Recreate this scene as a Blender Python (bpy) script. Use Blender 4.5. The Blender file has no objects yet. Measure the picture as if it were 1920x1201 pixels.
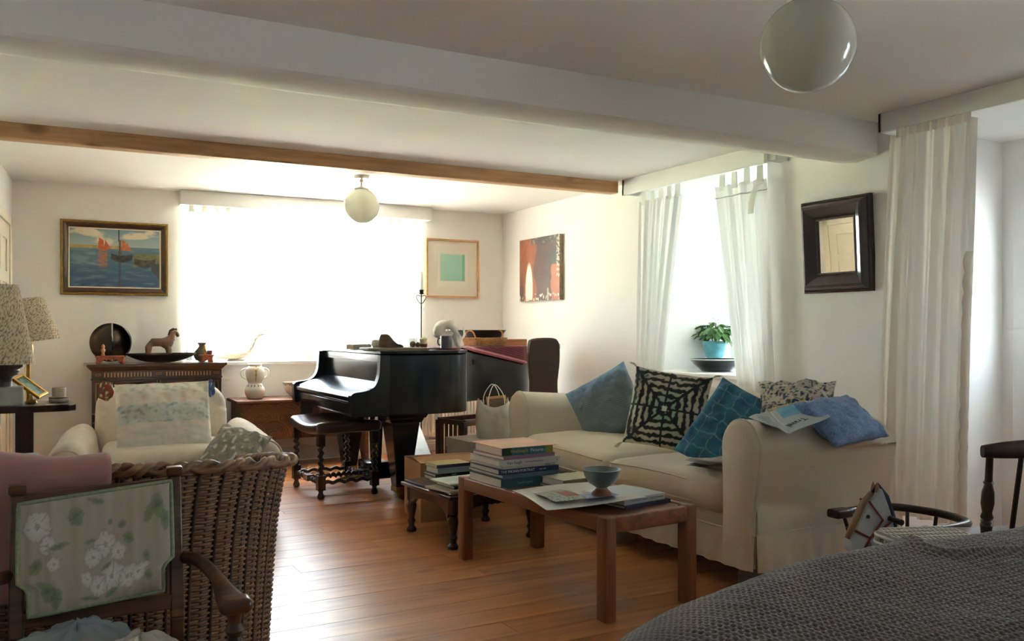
import bpy, bmesh, math, random
from mathutils import Vector, Matrix, noise
random.seed(7)
PI = math.pi
SC = bpy.context.scene
COL = SC.collection

# ------------------------------------------------------------------ camera
F, CX, HY, CAMH, YAW = 1650.0, 960.0, 618.0, 1.10, math.radians(28.6)
cam_data = bpy.data.cameras.new('camera')
cam = bpy.data.objects.new('camera', cam_data)
COL.objects.link(cam)
cam_data.sensor_fit = 'HORIZONTAL'
cam_data.sensor_width = 36.0
cam_data.lens = 36.0 * F / 1920.0
cam_data.shift_y = (HY - 600.5) / 1920.0
cam_data.clip_start = 0.02
cam.location = (0, 0, CAMH)
cam.rotation_euler = (PI / 2, 0, -YAW)
SC.camera = cam

# ------------------------------------------------------------------ world, sun, exposure
world = bpy.data.worlds.new('sky')
SC.world = world
world.use_nodes = True
_wn = world.node_tree.nodes['Background']
_wn.inputs[0].default_value = (0.70, 0.855, 1.0, 1)
_wn.inputs[1].default_value = 6.5
sun_data = bpy.data.lights.new('sun', 'SUN')
sun_data.energy = 300.0
sun_data.angle = math.radians(1.5)
sun_data.color = (1.0, 0.97, 0.93)
sun = bpy.data.objects.new('sun', sun_data)
COL.objects.link(sun)
_sd = Vector((0.85, 0.22, 1.0))            # direction towards the sun: high, behind the added shade block
sun.location = (2, 20, 30)
sun.rotation_euler = _sd.to_track_quat('Z', 'Y').to_euler()

def portal(name, loc, sx, sy, rot):
    d = bpy.data.lights.new(name, 'AREA')
    d.shape = 'RECTANGLE'; d.size = sx; d.size_y = sy
    d.cycles.is_portal = True
    o = bpy.data.objects.new(name, d); COL.objects.link(o)
    o.location = loc; o.rotation_euler = rot
portal('window_portal', (2.07, 7.93, 1.46), 2.0, 1.26, (-PI / 2, 0, 0))
portal('window_portal', (4.72, 4.55, 1.46), 0.95, 1.3, (PI / 2, 0, PI / 2))
portal('window_portal', (4.72, 0.35, 1.46), 0.9, 1.3, (PI / 2, 0, PI / 2))  # portal of the added, unseen window
portal('door_portal', (4.86, 2.48, 1.4), 0.8, 1.2, (PI / 2, 0, PI / 2))

vs = SC.view_settings
vs.view_transform = 'Standard'; vs.look = 'None'; vs.gamma = 1.0
vs.use_curve_mapping = False
vs.exposure = 1.95
try:
    SC.cycles.max_bounces = 14
    SC.cycles.diffuse_bounces = 8
    SC.cycles.transparent_max_bounces = 24
    SC.cycles.caustics_reflective = False
    SC.cycles.caustics_refractive = False
    SC.cycles.sample_clamp_indirect = 8.0
except Exception:
    pass

# ------------------------------------------------------------------ projection helpers
_s, _c = math.sin(YAW), math.cos(YAW)
def ray(px, py):
    u = (px - CX) / F; v = (HY - py) / F
    return Vector((_s + u * _c, _c - u * _s, v))
def at_t(px, py, t):
    d = ray(px, py) * t
    return Vector((d.x, d.y, CAMH + d.z))
def on_z(px, py, z): return at_t(px, py, (z - CAMH) / ray(px, py).z)
def on_y(px, py, y): return at_t(px, py, y / ray(px, py).y)
def on_x(px, py, x): return at_t(px, py, x / ray(px, py).x)

# ------------------------------------------------------------------ small maths
def lin(c):
    if isinstance(c, str):
        c = c.lstrip('#'); c = [int(c[i:i + 2], 16) / 255 for i in (0, 2, 4)]
        c = [x / 12.92 if x <= 0.04045 else ((x + 0.055) / 1.055) ** 2.4 for x in c]
    return tuple(c[:3])
def mixc(a, b, t):
    t = max(0.0, min(1.0, t))
    return tuple(x + (y - x) * t for x, y in zip(a, b))
def sstep(a, b, x):
    t = max(0.0, min(1.0, (x - a) / (b - a) if b != a else 0.0))
    return t * t * (3 - 2 * t)
def nz(x, y=0.0, z=0.0): return noise.noise(Vector((x, y, z)))
def fbm(x, y=0.0, z=0.0, o=4):
    s = 0.0; a = 0.5
    for _ in range(o):
        s += a * noise.noise(Vector((x, y, z))); a *= 0.5; x *= 2.03; y *= 2.03; z *= 2.03
    return s
def catmull(pts, n=6, closed=False):
    P = [Vector(p) for p in pts]; out = []
    m = len(P)
    rng = range(m) if closed else range(m - 1)
    for i in rng:
        p0 = P[(i - 1) % m] if (closed or i > 0) else P[0] * 2 - P[1]
        p1 = P[i]; p2 = P[(i + 1) % m]
        p3 = P[(i + 2) % m] if (closed or i + 2 < m) else P[-1] * 2 - P[-2]
        for k in range(n):
            t = k / n
            out.append(0.5 * ((2 * p1) + (p2 - p0) * t + (2 * p0 - 5 * p1 + 4 * p2 - p3) * t * t + (3 * p1 - p0 - 3 * p2 + p3) * t ** 3))
    if not closed: out.append(P[-1].copy())
    return out
def TR(loc=(0, 0, 0), rz=0.0, rx=0.0, ry=0.0, s=1.0):
    return Matrix.Translation(loc) @ Matrix.Rotation(rz, 4, 'Z') @ Matrix.Rotation(ry, 4, 'Y') @ Matrix.Rotation(rx, 4, 'X') @ Matrix.Scale(s, 4)
def frame(o, x, y):
    """matrix with origin o, local x/y along x/y, z = x cross y"""
    x = Vector(x).normalized(); y = Vector(y); y = (y - x * y.dot(x)).normalized(); z = x.cross(y)
    m = Matrix((x, y, z)).transposed().to_4x4(); m.translation = Vector(o)
    return m

def wmat(o):
    return o.matrix_basis if o.parent is None else wmat(o.parent) @ o.matrix_basis
# ------------------------------------------------------------------ mesh builder
class MB:
    def __init__(s): s.v = []; s.f = []; s.c = None
    def add(s, vs_, fs, M=None, cols=None):
        b = len(s.v)
        s.v += [tuple(M @ Vector(p)) if M is not None else tuple(p) for p in vs_]
        s.f += [tuple(i + b for i in f) for f in fs]
        if cols is not None:
            if s.c is None: s.c = [(1, 1, 1)] * b
            s.c += list(cols)
        elif s.c is not None: s.c += [(1, 1, 1)] * len(vs_)
        return s
    def box(s, a, b, M=None):
        x0, y0, z0 = a; x1, y1, z1 = b
        return s.add([(x0, y0, z0), (x1, y0, z0), (x1, y1, z0), (x0, y1, z0), (x0, y0, z1), (x1, y0, z1), (x1, y1, z1), (x0, y1, z1)],
                     [(0, 3, 2, 1), (4, 5, 6, 7), (0, 1, 5, 4), (1, 2, 6, 5), (2, 3, 7, 6), (3, 0, 4, 7)], M)
    def hexa(s, bot, top, M=None):
        return s.add(list(bot) + list(top), [(3, 2, 1, 0), (4, 5, 6, 7), (0, 1, 5, 4), (1, 2, 6, 5), (2, 3, 7, 6), (3, 0, 4, 7)], M)
    def prism(s, out, h0, h1, M=None):
        """outline in local xy (counter clockwise), from z=h0 to h1"""
        n = len(out)
        v = [(p[0], p[1], h0) for p in out] + [(p[0], p[1], h1) for p in out]
        f = [tuple(range(n - 1, -1, -1)), tuple(range(n, 2 * n))]
        f += [(i, (i + 1) % n, n + (i + 1) % n, n + i) for i in range(n)]
        return s.add(v, f, M)
    def lathe(s, prof, n=24, M=None, cap=True):
        v = []; f = []
        for r, z in prof:
            for k in range(n):
                a = 2 * PI * k / n; v.append((r * math.cos(a), r * math.sin(a), z))
        m = len(prof)
        for i in range(m - 1):
            for k in range(n):
                k2 = (k + 1) % n
                f.append((i * n + k, i * n + k2, (i + 1) * n + k2, (i + 1) * n + k))
        if cap:
            if prof[0][0] > 1e-5: f.append(tuple(range(n - 1, -1, -1)))
            if prof[-1][0] > 1e-5: f.append(tuple((m - 1) * n + k for k in range(n)))
        return s.add(v, f, M)
    def cyl(s, p0, p1, r0, r1=None, n=12):
        p0 = Vector(p0); p1 = Vector(p1); d = p1 - p0
        q = d.to_track_quat('Z', 'Y').to_matrix().to_4x4(); q.translation = p0
        return s.lathe([(r0, 0), (r0 if r1 is None else r1, d.length)], n, q)
    def tube(s, pts, r, n=8, closed=False, cols=None):
        P = [Vector(p) for p in pts]; m = len(P)
        R = r if isinstance(r, (list, tuple)) else [r] * m
        v = []; up = None
        for i in range(m):
            if closed: t = P[(i + 1) % m] - P[i - 1]
            else: t = P[min(i + 1, m - 1)] - P[max(i - 1, 0)]
            t = t.normalized() if t.length > 1e-9 else Vector((0, 0, 1))
            if up is None: up = Vector((0, 0, 1)) if abs(t.z) < 0.9 else Vector((1, 0, 0))
            a = up - t * up.dot(t)
            if a.length < 1e-6: a = t.orthogonal()
            a.normalize(); up = a; b = t.cross(a)
            for k in range(n):
                an = 2 * PI * k / n
                v.append(P[i] + (a * math.cos(an) + b * math.sin(an)) * R[i])
        f = []
        for i in range(m if closed else m - 1):
            j = (i + 1) % m
            for k in range(n):
                k2 = (k + 1) % n
                f.append((i * n + k, i * n + k2, j * n + k2, j * n + k))
        if not closed:
            f.append(tuple(range(n - 1, -1, -1))); f.append(tuple((m - 1) * n + k for k in range(n)))
        return s.add(v, f)
    def grid(s, nu, nv, fn, wu=False, wv=False, M=None, cfn=None, flip=False):
        """fn(u, v) with u, v in 0..1"""
        v = []; c = []
        cu = nu if wu else nu + 1; cv = nv if wv else nv + 1
        for j in range(cv):
            for i in range(cu):
                v.append(fn(i / nu, j / nv))
                if cfn: c.append(cfn(i / nu, j / nv))
        f = []
        for j in range(nv):
            for i in range(nu):
                a = j * cu + i; b = j * cu + (i + 1) % cu
                c2 = ((j + 1) % cv) * cu + (i + 1) % cu; d = ((j + 1) % cv) * cu + i
                f.append((d, c2, b, a) if flip else (a, b, c2, d))
        return s.add(v, f, M, c if cfn else None)
    def softbox(s, a, b, r, m=3, k=6, M=None, fn=None, cfn=None):
        """box with rounded edges; fn(p, n) may displace"""
        a = Vector(a); b = Vector(b); c = (a + b) / 2; h = (b - a) / 2
        r = min(r, h.x * .999, h.y * .999, h.z * .999)
        def axis(hh):
            L = [-hh + r * (1 - math.cos(PI / 2 * i / m)) * 0 - 0 + r * i / m for i in range(m)]
            L += [-(hh - r) + 2 * (hh - r) * i / k for i in range(k + 1)]
            L += [hh - r + r * (i + 1) / m for i in range(m)]
            return L
        ax = [axis(h.x), axis(h.y), axis(h.z)]
        idx = {}; V = []; Fa = []; C = []
        def vid(p):
            key = (round(p[0], 6), round(p[1], 6), round(p[2], 6))
            if key in idx: return idx[key]
            q = Vector(p)
            inn = Vector([max(-(h[i] - r), min(h[i] - r, q[i])) for i in range(3)])
            d = q - inn
            nrm = d.normalized() if d.length > 1e-9 else Vector((0, 0, 1))
            o = inn + nrm * r + c
            if fn: o = Vector(fn(o, nrm))
            idx[key] = len(V); V.append(o)
            if cfn: C.append(cfn(o))
            return idx[key]
        for d in range(3):
            e, g = (d + 1) % 3, (d + 2) % 3
            for sg in (-1, 1):
                for i in range(len(ax[e]) - 1):
                    for j in range(len(ax[g]) - 1):
                        q = []
                        for (ii, jj) in ((i, j), (i + 1, j), (i + 1, j + 1), (i, j + 1)):
                            p = [0, 0, 0]; p[d] = sg * h[d]; p[e] = ax[e][ii]; p[g] = ax[g][jj]
                            q.append(vid(p))
                        Fa.append(tuple(q) if sg > 0 else tuple(reversed(q)))
        return s.add(V, Fa, M, C if cfn else None)
    def pillow(s, w, h, t, M, n=22, pinch=0.10, wr=0.012, seed=0.0, cfn=None, sag=0.0, power=0.42):
        """cushion in local xy, thickness along z"""
        for side in (1, -1):
            def fn(u, v):
                a = 2 * u - 1; b = 2 * v - 1
                e = max(0.0, (1 - a * a) * (1 - b * b)) ** power
                x = a * w / 2 * (1 - pinch * (1 - b * b) * abs(a) ** 3)
                y = b * h / 2 * (1 - pinch * (1 - a * a) * abs(b) ** 3)
                z = side * t / 2 * e
                k = wr * (fbm(a * 2.2 + seed, b * 2.2, side * 3.1 + seed) * 1.6 + 0.5 * math.sin(6 * math.atan2(b, a) + 7 * (a * a + b * b) + seed) * (a * a + b * b) * .5)
                z += k * min(1.0, e * 2.5)
                z -= sag * (b * b) * 0.5
                return (x, y, z)
            s.grid(n, n, fn, M=M, cfn=(lambda u, v: cfn(2 * u - 1, 2 * v - 1)) if cfn else None, flip=(side < 0))
        return s
    def build(s, name, mat, parent=None, smooth=35, bevel=0.0, bseg=2, world=False, sub=0, kind=None, label=None):
        me = bpy.data.meshes.new(name)
        V = s.v
        if world and parent is not None:
            inv = wmat(parent).inverted()
            V = [tuple(inv @ Vector(p)) for p in V]
        me.from_pydata(V, [], s.f)
        if s.c is not None:
            at = me.color_attributes.new('Col', 'FLOAT_COLOR', 'POINT')
            flat = []
            for c in s.c: flat += [c[0], c[1], c[2], 1.0]
            at.data.foreach_set('color', flat)
        me.validate()
        if mat is not None: me.materials.append(mat)
        if smooth:
            me.shade_smooth()
            if smooth < 180: me.set_sharp_from_angle(angle=math.radians(smooth))
        o = bpy.data.objects.new(name, me); COL.objects.link(o)
        if parent is not None: o.parent = parent
        if bevel > 0:
            b = o.modifiers.new('bevel', 'BEVEL'); b.width = bevel; b.segments = bseg; b.limit_method = 'ANGLE'; b.angle_limit = math.radians(40)
        if sub:
            m_ = o.modifiers.new('sub', 'SUBSURF'); m_.levels = sub; m_.render_levels = sub
        if kind: o['kind'] = kind
        if label: o['label'] = label
        return o

def thing(name, label, cat, loc=(0, 0, 0), rz=0.0, group=None, kind=None):
    o = bpy.data.objects.new(name, None); COL.objects.link(o)
    o.empty_display_size = 0.1
    o.location = loc; o.rotation_euler = (0, 0, rz)
    o.matrix_basis = Matrix.Translation(loc) @ Matrix.Rotation(rz, 4, 'Z')
    if label: o['label'] = label
    if cat: o['category'] = cat
    if group: o['group'] = group
    if kind: o['kind'] = kind
    return o
def tag(o, label, cat, group=None):
    o['label'] = label; o['category'] = cat
    if group: o['group'] = group
    return o
def struct(o): o['kind'] = 'structure'; return o
TEXTS = []
def text(name, body, size, M, mat, parent, extrude=0.0004, align='CENTER'):
    cu = bpy.data.curves.new(name, 'FONT'); cu.body = body; cu.size = size
    cu.align_x = align; cu.align_y = 'CENTER'; cu.extrude = extrude; cu.resolution_u = 2
    o = bpy.data.objects.new(name, cu); COL.objects.link(o)
    TEXTS.append((o, name, mat, parent, M))
def flush_texts():
    bpy.context.view_layer.update()
    dg = bpy.context.evaluated_depsgraph_get()
    for o, name, mat, parent, M in TEXTS:
        me = bpy.data.meshes.new_from_object(o.evaluated_get(dg))
        W = M if parent is None else wmat(parent).inverted() @ M
        me.transform(W)
        me.materials.clear(); me.materials.append(mat)
        n = bpy.data.objects.new('lettering', me); COL.objects.link(n)
        n.parent = parent
        bpy.data.objects.remove(o)

# ------------------------------------------------------------------ materials
def _nodes(name):
    m = bpy.data.materials.new(name); m.use_nodes = True
    nt = m.node_tree; nt.nodes.clear()
    out = nt.nodes.new('ShaderNodeOutputMaterial')
    return m, nt, out
def mat(name, col, rough=0.6, metal=0.0, var=0.0, vscale=6.0, bump=0.0, bscale=80.0, spec=0.5, coat=0.0, sheen=0.0, stretch=(1, 1, 1), attr=False, col2=None, sss=0.0, trans=0.0, detail=4.0):
    m, nt, out = _nodes(name)
    N = nt.nodes; L = nt.links
    p = N.new('ShaderNodeBsdfPrincipled'); L.new(p.outputs[0], out.inputs[0])
    c = lin(col)
    p.inputs['Base Color'].default_value = (*c, 1)
    p.inputs['Roughness'].default_value = rough
    p.inputs['Metallic'].default_value = metal
    p.inputs['Specular IOR Level'].default_value = spec
    p.inputs['Coat Weight'].default_value = coat
    p.inputs['Coat Roughness'].default_value = 0.08
    p.inputs['Sheen Weight'].default_value = sheen
    tc = N.new('ShaderNodeTexCoord'); mp = N.new('ShaderNodeMapping'); L.new(tc.outputs['Object'], mp.inputs[0])
    mp.inputs['Scale'].default_value = stretch
    base = None
    if attr:
        a = N.new('ShaderNodeAttribute'); a.attribute_name = 'Col'; base = a.outputs['Color']
    if var > 0:
        n = N.new('ShaderNodeTexNoise'); n.inputs['Scale'].default_value = vscale; n.inputs['Detail'].default_value = detail
        n.inputs['Roughness'].default_value = 0.6
        L.new(mp.outputs[0], n.inputs[0])
        r = N.new('ShaderNodeMapRange'); r.inputs[1].default_value = 0.3; r.inputs[2].default_value = 0.7
        L.new(n.outputs[0], r.inputs[0])
        mx = N.new('ShaderNodeMix'); mx.data_type = 'RGBA'; L.new(r.outputs[0], mx.inputs[0])
        if base is None:
            d = lin(col2) if col2 else tuple(x * (1 - var) for x in c)
            mx.inputs[6].default_value = (*d, 1)
            mx.inputs[7].default_value = (*(c if col2 else tuple(min(1, x * (1 + var * .6)) for x in c)), 1)
            base = mx.outputs[2]
        else:
            mx.blend_type = 'MULTIPLY'; mx.inputs[0].default_value = 1.0
            nt.links.remove(mx.inputs[0].links[0])
            r.inputs[3].default_value = 1 - var; r.inputs[4].default_value = 1.0
            L.new(base, mx.inputs[6]); L.new(r.outputs[0], mx.inputs[7]); base = mx.outputs[2]
    if base is not None: L.new(base, p.inputs['Base Color'])
    if bump > 0:
        n2 = N.new('ShaderNodeTexNoise'); n2.inputs['Scale'].default_value = bscale; n2.inputs['Detail'].default_value = 3
        L.new(mp.outputs[0], n2.inputs[0])
        b = N.new('ShaderNodeBump'); b.inputs['Strength'].default_value = min(1, bump); b.inputs['Distance'].default_value = 0.004
        L.new(n2.outputs[0], b.inputs['Height']); L.new(b.outputs[0], p.inputs['Normal'])
    if trans > 0: p.inputs['Transmission Weight'].default_value = trans
    return m
def wood(name, c1, c2, rough=0.45, axis=0, scale=1.0, coat=0.0, world=False, bump=0.15, knots=0.0):
    """grain along local axis; per-object variation"""
    m, nt, out = _nodes(name); N = nt.nodes; L = nt.links
    p = N.new('ShaderNodeBsdfPrincipled'); L.new(p.outputs[0], out.inputs[0])
    p.inputs['Roughness'].default_value = rough; p.inputs['Coat Weight'].default_value = coat; p.inputs['Coat Roughness'].default_value = 0.15
    if world:
        g = N.new('ShaderNodeNewGeometry'); src = g.outputs['Position']
    else:
        g = N.new('ShaderNodeTexCoord'); src = g.outputs['Object']
    oi = N.new('ShaderNodeObjectInfo')
    sc_ = N.new('ShaderNodeVectorMath'); sc_.operation = 'SCALE'
    cb = N.new('ShaderNodeCombineXYZ')
    ml = N.new('ShaderNodeMath'); ml.operation = 'MULTIPLY'; ml.inputs[1].default_value = 37.0
    L.new(oi.outputs['Random'], ml.inputs[0])
    for i in range(3): L.new(ml.outputs[0], cb.inputs[i])
    ad = N.new('ShaderNodeVectorMath'); ad.operation = 'ADD'; L.new(src, ad.inputs[0]); L.new(cb.outputs[0], ad.inputs[1])
    mp = N.new('ShaderNodeMapping'); L.new(ad.outputs[0], mp.inputs[0])
    s = [14 * scale] * 3; s[axis] = 1.1 * scale
    mp.inputs['Scale'].default_value = s
    n = N.new('ShaderNodeTexNoise'); n.inputs['Scale'].default_value = 1.6; n.inputs['Detail'].default_value = 8; n.inputs['Roughness'].default_value = 0.65; n.inputs['Distortion'].default_value = 0.6
    L.new(mp.outputs[0], n.inputs[0])
    cr = N.new('ShaderNodeValToRGB')
    cr.color_ramp.elements[0].position = 0.32; cr.color_ramp.elements[0].color = (*lin(c2), 1)
    cr.color_ramp.elements[1].position = 0.66; cr.color_ramp.elements[1].color = (*lin(c1), 1)
    L.new(n.outputs[0], cr.inputs[0])
    hs = N.new('ShaderNodeHueSaturation'); L.new(cr.outputs[0], hs.inputs['Color'])
    mr = N.new('ShaderNodeMapRange'); mr.inputs[3].default_value = 0.86; mr.inputs[4].default_value = 1.14
    L.new(oi.outputs['Random'], mr.inputs[0]); L.new(mr.outputs[0], hs.inputs['Value'])
    colout = hs.outputs[0]
    if knots > 0:
        mp2 = N.new('ShaderNodeMapping'); L.new(ad.outputs[0], mp2.inputs[0])
        s2 = [3.2, 3.2, 3.2]; s2[axis] = 1.7; mp2.inputs['Scale'].default_value = s2
        vo = N.new('ShaderNodeTexVoronoi'); vo.inputs['Scale'].default_value = 1.0; L.new(mp2.outputs[0], vo.inputs[0])
        r2 = N.new('ShaderNodeMapRange'); r2.inputs[1].default_value = 0.05; r2.inputs[2].default_value = 0.13; r2.inputs[3].default_value = knots; r2.inputs[4].default_value = 0.0
        L.new(vo.outputs[0], r2.inputs[0])
        mx = N.new('ShaderNodeMix'); mx.data_type = 'RGBA'; L.new(r2.outputs[0], mx.inputs[0]); L.new(colout, mx.inputs[6])
        mx.inputs[7].default_value = (*[x * .35 for x in lin(c2)], 1); colout = mx.outputs[2]
    L.new(colout, p.inputs['Base Color'])
    b = N.new('ShaderNodeBump'); b.inputs['Strength'].default_value = bump; b.inputs['Distance'].default_value = 0.002
    L.new(n.outputs[0], b.inputs['Height']); L.new(b.outputs[0], p.inputs['Normal'])
    return m
def sheer(name, col, transl=0.5, transp=0.15, rough_col=None):
    m, nt, out = _nodes(name); N = nt.nodes; L = nt.links
    d = N.new('ShaderNodeBsdfDiffuse'); d.inputs[0].default_value = (*lin(col), 1)
    t = N.new('ShaderNodeBsdfTranslucent'); t.inputs[0].default_value = (*lin(col), 1)
    x = N.new('ShaderNodeBsdfTransparent')
    a = N.new('ShaderNodeMixShader'); a.inputs[0].default_value = transl; L.new(d.outputs[0], a.inputs[1]); L.new(t.outputs[0], a.inputs[2])
    b = N.new('ShaderNodeMixShader'); b.inputs[0].default_value = transp; L.new(a.outputs[0], b.inputs[1]); L.new(x.outputs[0], b.inputs[2])
    L.new(b.outputs[0], out.inputs[0])
    return m
def glassmat(name, tint=(1, 1, 1), refl=0.06):
    m, nt, out = _nodes(name); N = nt.nodes; L = nt.links
    x = N.new('ShaderNodeBsdfTransparent'); x.inputs[0].default_value = (*tint, 1)
    g = N.new('ShaderNodeBsdfGlossy'); g.inputs['Roughness'].default_value = 0.02
    a = N.new('ShaderNodeMixShader'); a.inputs[0].default_value = refl; L.new(x.outputs[0], a.inputs[1]); L.new(g.outputs[0], a.inputs[2])
    L.new(a.outputs[0], out.inputs[0])
    return m

W_WALL = mat('wall_plaster', (0.86, 0.845, 0.81), 0.85, var=0.04, vscale=1.2, bump=0.35, bscale=9, detail=5)
W_CEIL = mat('ceiling_plaster', (0.86, 0.85, 0.82), 0.8, var=0.04, vscale=1.0, bump=0.35, bscale=5, stretch=(0.5, 1.6, 1))
W_PAINT = mat('white_gloss_paint', (0.82, 0.815, 0.78), 0.4, var=0.03, vscale=3, bump=0.1, bscale=30)
W_CREAM = mat('cream_paint', (0.78, 0.72, 0.58), 0.45, var=0.04, vscale=3)
GLASS = glassmat('window_glass')
OAKBEAM = wood('pale_oak_beam', '#bf9670', '#997049', 0.6, 0, 0.8, knots=0.7, bump=0.4)
PINE = wood('pine_board', '#c0804e', '#955c36', 0.33, 0, 0.75, world=True, knots=0.45, bump=0.12)
DARKOAK = wood('dark_oak', '#3a2018', '#1c0f0b', 0.35, 2, 1.2, coat=0.2)
DARKOAKX = wood('dark_oak_long', '#3d221a', '#1e100c', 0.3, 0, 1.2, coat=0.3)
CARVEDOAK = wood('carved_oak', '#6b4127', '#3f2414', 0.5, 0, 1.0)
MAHOG = wood('mahogany', '#4a2419', '#25110c', 0.28, 0, 1.0, coat=0.4)
TEAK = wood('teak', '#8f5a3a', '#653e26', 0.4, 1, 1.0, coat=0.1)
TEAKZ = wood('teak_upright', '#8a5636', '#5f3a24', 0.4, 2, 1.0, coat=0.1)
WALNUT = wood('walnut_frame', '#6a4128', '#38200f', 0.3, 0, 1.4, coat=0.3)
BLACKP = mat('piano_black', (0.010, 0.010, 0.014), 0.17, spec=0.45, coat=0.1)
BLACK = mat('black', (0.012, 0.012, 0.013), 0.45)
BRASS = mat('brass', '#a27b35', 0.32, 1.0)
DARKMETAL = mat('dark_metal', (0.05, 0.045, 0.04), 0.45, 0.8)
WHITECER = mat('white_ceramic', (0.80, 0.78, 0.73), 0.3, var=0.03)
STONEW = mat('pale_stone', (0.72, 0.69, 0.63), 0.7, var=0.08, vscale=14, bump=0.3)
PAPER = mat('paper', (0.80, 0.79, 0.76), 0.8)
PAGES = mat('book_pages', (0.80, 0.77, 0.70), 0.9, var=0.10, vscale=1.0, stretch=(1, 1, 600))
INK = mat('ink', (0.02, 0.02, 0.03), 0.7)
PRINTW = mat('white_print', (0.78, 0.80, 0.82), 0.7)
PRINTY = mat('yellow_print', '#d9b021', 0.7)
LINEN = mat('cream_slipcover', '#d4c8b3', 0.9, sheen=0.2, var=0.05, vscale=5, bump=0.25, bscale=500)
PRINTED = mat('printed_surface', (1, 1, 1), 0.7, attr=True)
CLOTHPRINT = mat('printed_cloth', (1, 1, 1), 0.92, attr=True, bump=0.3, bscale=420, sheen=0.15)
OILPAINT = mat('oil_paint', (1, 1, 1), 0.45, attr=True, bump=0.5, bscale=160)
GLAZED = mat('painted_glaze', (1, 1, 1), 0.25, attr=True)
# ================================================================== THE ROOM
H = 2.20; XR = 3.94; YB = 7.41; YF = -1.3
def wx(y): return -0.13 - 0.081 * (YB - y)       # inner face of the left wall
# floor: slab and individual pine boards
fl = struct(MB().box((-1.3, YF - .3, -0.12), (4.9, YB + .5, -0.022)).build('floor', mat('floor_void', (0.03, 0.02, 0.015), 0.9)))
pm = MB().box((0, 0, -1), (1, 1, 0)).build('plank', PINE, fl, smooth=0)
pme = pm.data
bw = 0.146; y = YF; first = True; r = random.Random(3)
while y < YB + 0.02:
    y1 = min(y + bw, YB + 0.02)
    x0 = wx(y) - 0.02
    x1 = 4.86 if 1.9 < y < 2.95 else XR + 0.005
    cuts = [x0] + sorted([x0 + (x1 - x0) * (r.uniform(0.2, 0.8))]) + [x1]
    for a, b in zip(cuts[:-1], cuts[1:]):
        o = pm if first else pm.copy()
        if not first: COL.objects.link(o)
        first = False
        o.scale = (b - a - 0.0015, y1 - y - 0.0022, 0.02); o.location = (a, y, r.uniform(-0.0006, 0.0006))
    y = y1
struct(MB().prism([(-1.3, YF - .3), (4.95, YF - .3), (4.95, YB + .55), (-1.3, YB + .55)], H, H + .25).build('ceiling', W_CEIL))
# left wall leans outwards towards the camera
struct(MB().prism([(wx(YF), YF), (wx(YB + .5), YB + .5), (wx(YB + .5) - .3, YB + .5), (wx(YF) - .3, YF)], -0.02, H + .02).build('wall_left', W_WALL))
struct(MB().box((-1.2, YF - .3, -.02), (4.9, YF, H + .02)).build('wall_front', W_WALL))
# back wall with its deep window opening
WX0, WX1, WZ0, WZ1 = 1.06, 3.08, 0.84, 2.10
YO = 7.95
b = MB()
b.prism([(-.5, YB), (WX0, YB), (WX0 + .10, YO), (-.5, YO)], -.02, H + .02)
b.prism([(WX1, YB), (4.9, YB), (4.9, YO), (WX1 - .10, YO)], -.02, H + .02)
b.prism([(WX0, YB), (WX1, YB), (WX1 - .10, YO), (WX0 + .10, YO)], -.02, WZ0 - .03); b.prism([(WX0, YB), (WX1, YB), (WX1 - .10, YO), (WX0 + .10, YO)], WZ1, H + .02)
struct(b.build('wall_back', W_WALL, smooth=0))
# right wall: window two and the door recess
XO = 4.74
b = MB()
b.prism([(XR, 5.15), (XO, 5.00), (XO, YB + .3), (XR, YB + .3)], -.02, H + .02)
b.prism([(XR, 3.02), (XO + .12, 3.02), (XO + .12, 3.5), (XO, 3.5), (XO, 4.10), (XR, 3.97)], -.02, H + .02)
b.prism([(XR, 3.97), (XO, 4.10), (XO, 5.00), (XR, 5.15)], -.02, .78); b.prism([(XR, 3.97), (XO, 4.10), (XO, 5.00), (XR, 5.15)], 2.12, H + .02)
b.prism([(XR, .90), (XO, .79), (XO, 1.5), (XO + .12, 1.5), (XO + .12, 1.93), (XR, 1.93)], -.02, H + .02)
b.prism([(XR, YF - .1), (XO, YF - .1), (XO, -.09), (XR, -.20)], -.02, H + .02)
b.prism([(XR, -.20), (XO, -.09), (XO, .79), (XR, .90)], -.02, .80); b.prism([(XR, -.20), (XO, -.09), (XO, .79), (XR, .90)], 2.12, H + .02)
b.box((XR, 1.92, 2.15), (XO + .12, 3.03, H + .02))
struct(b.build('wall_right', W_WALL, smooth=0))
# baseboards
struct(MB().box((wx(YB), YB - .018, 0), (XR, YB, .125)).build('baseboard_back', W_PAINT, bevel=.004))
struct(MB().box((XR - .018, 3.03, 0), (XR, YB - .02, .125)).build('baseboard_right', W_PAINT, bevel=.004))
# painted ceiling beam, a little wavy
def beamfn(u, v):
    x = wx(3.2) - .1 + u * (XR - wx(3.2) + .1)
    prof = [(3.17, H + .01), (3.172, 2.035), (3.192, 2.02), (3.30, 2.012), (3.40, 2.02), (3.425, 2.04), (3.43, H + .01)]
    t = v * 6; i = min(5, int(t)); f = t - i
    p = [prof[i][k] + (prof[i + 1][k] - prof[i][k]) * f for k in range(2)]
    w = 0.010 * fbm(x * 1.1, p[0] * 4, 1.3)
    return (x, p[0] + w * (0 if v in (0, 1) else 1), p[1] + (w if 0 < v < 1 else 0))
struct(MB().grid(60, 18, beamfn, flip=True).build('trim_1', W_CEIL, smooth=50))
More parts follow.
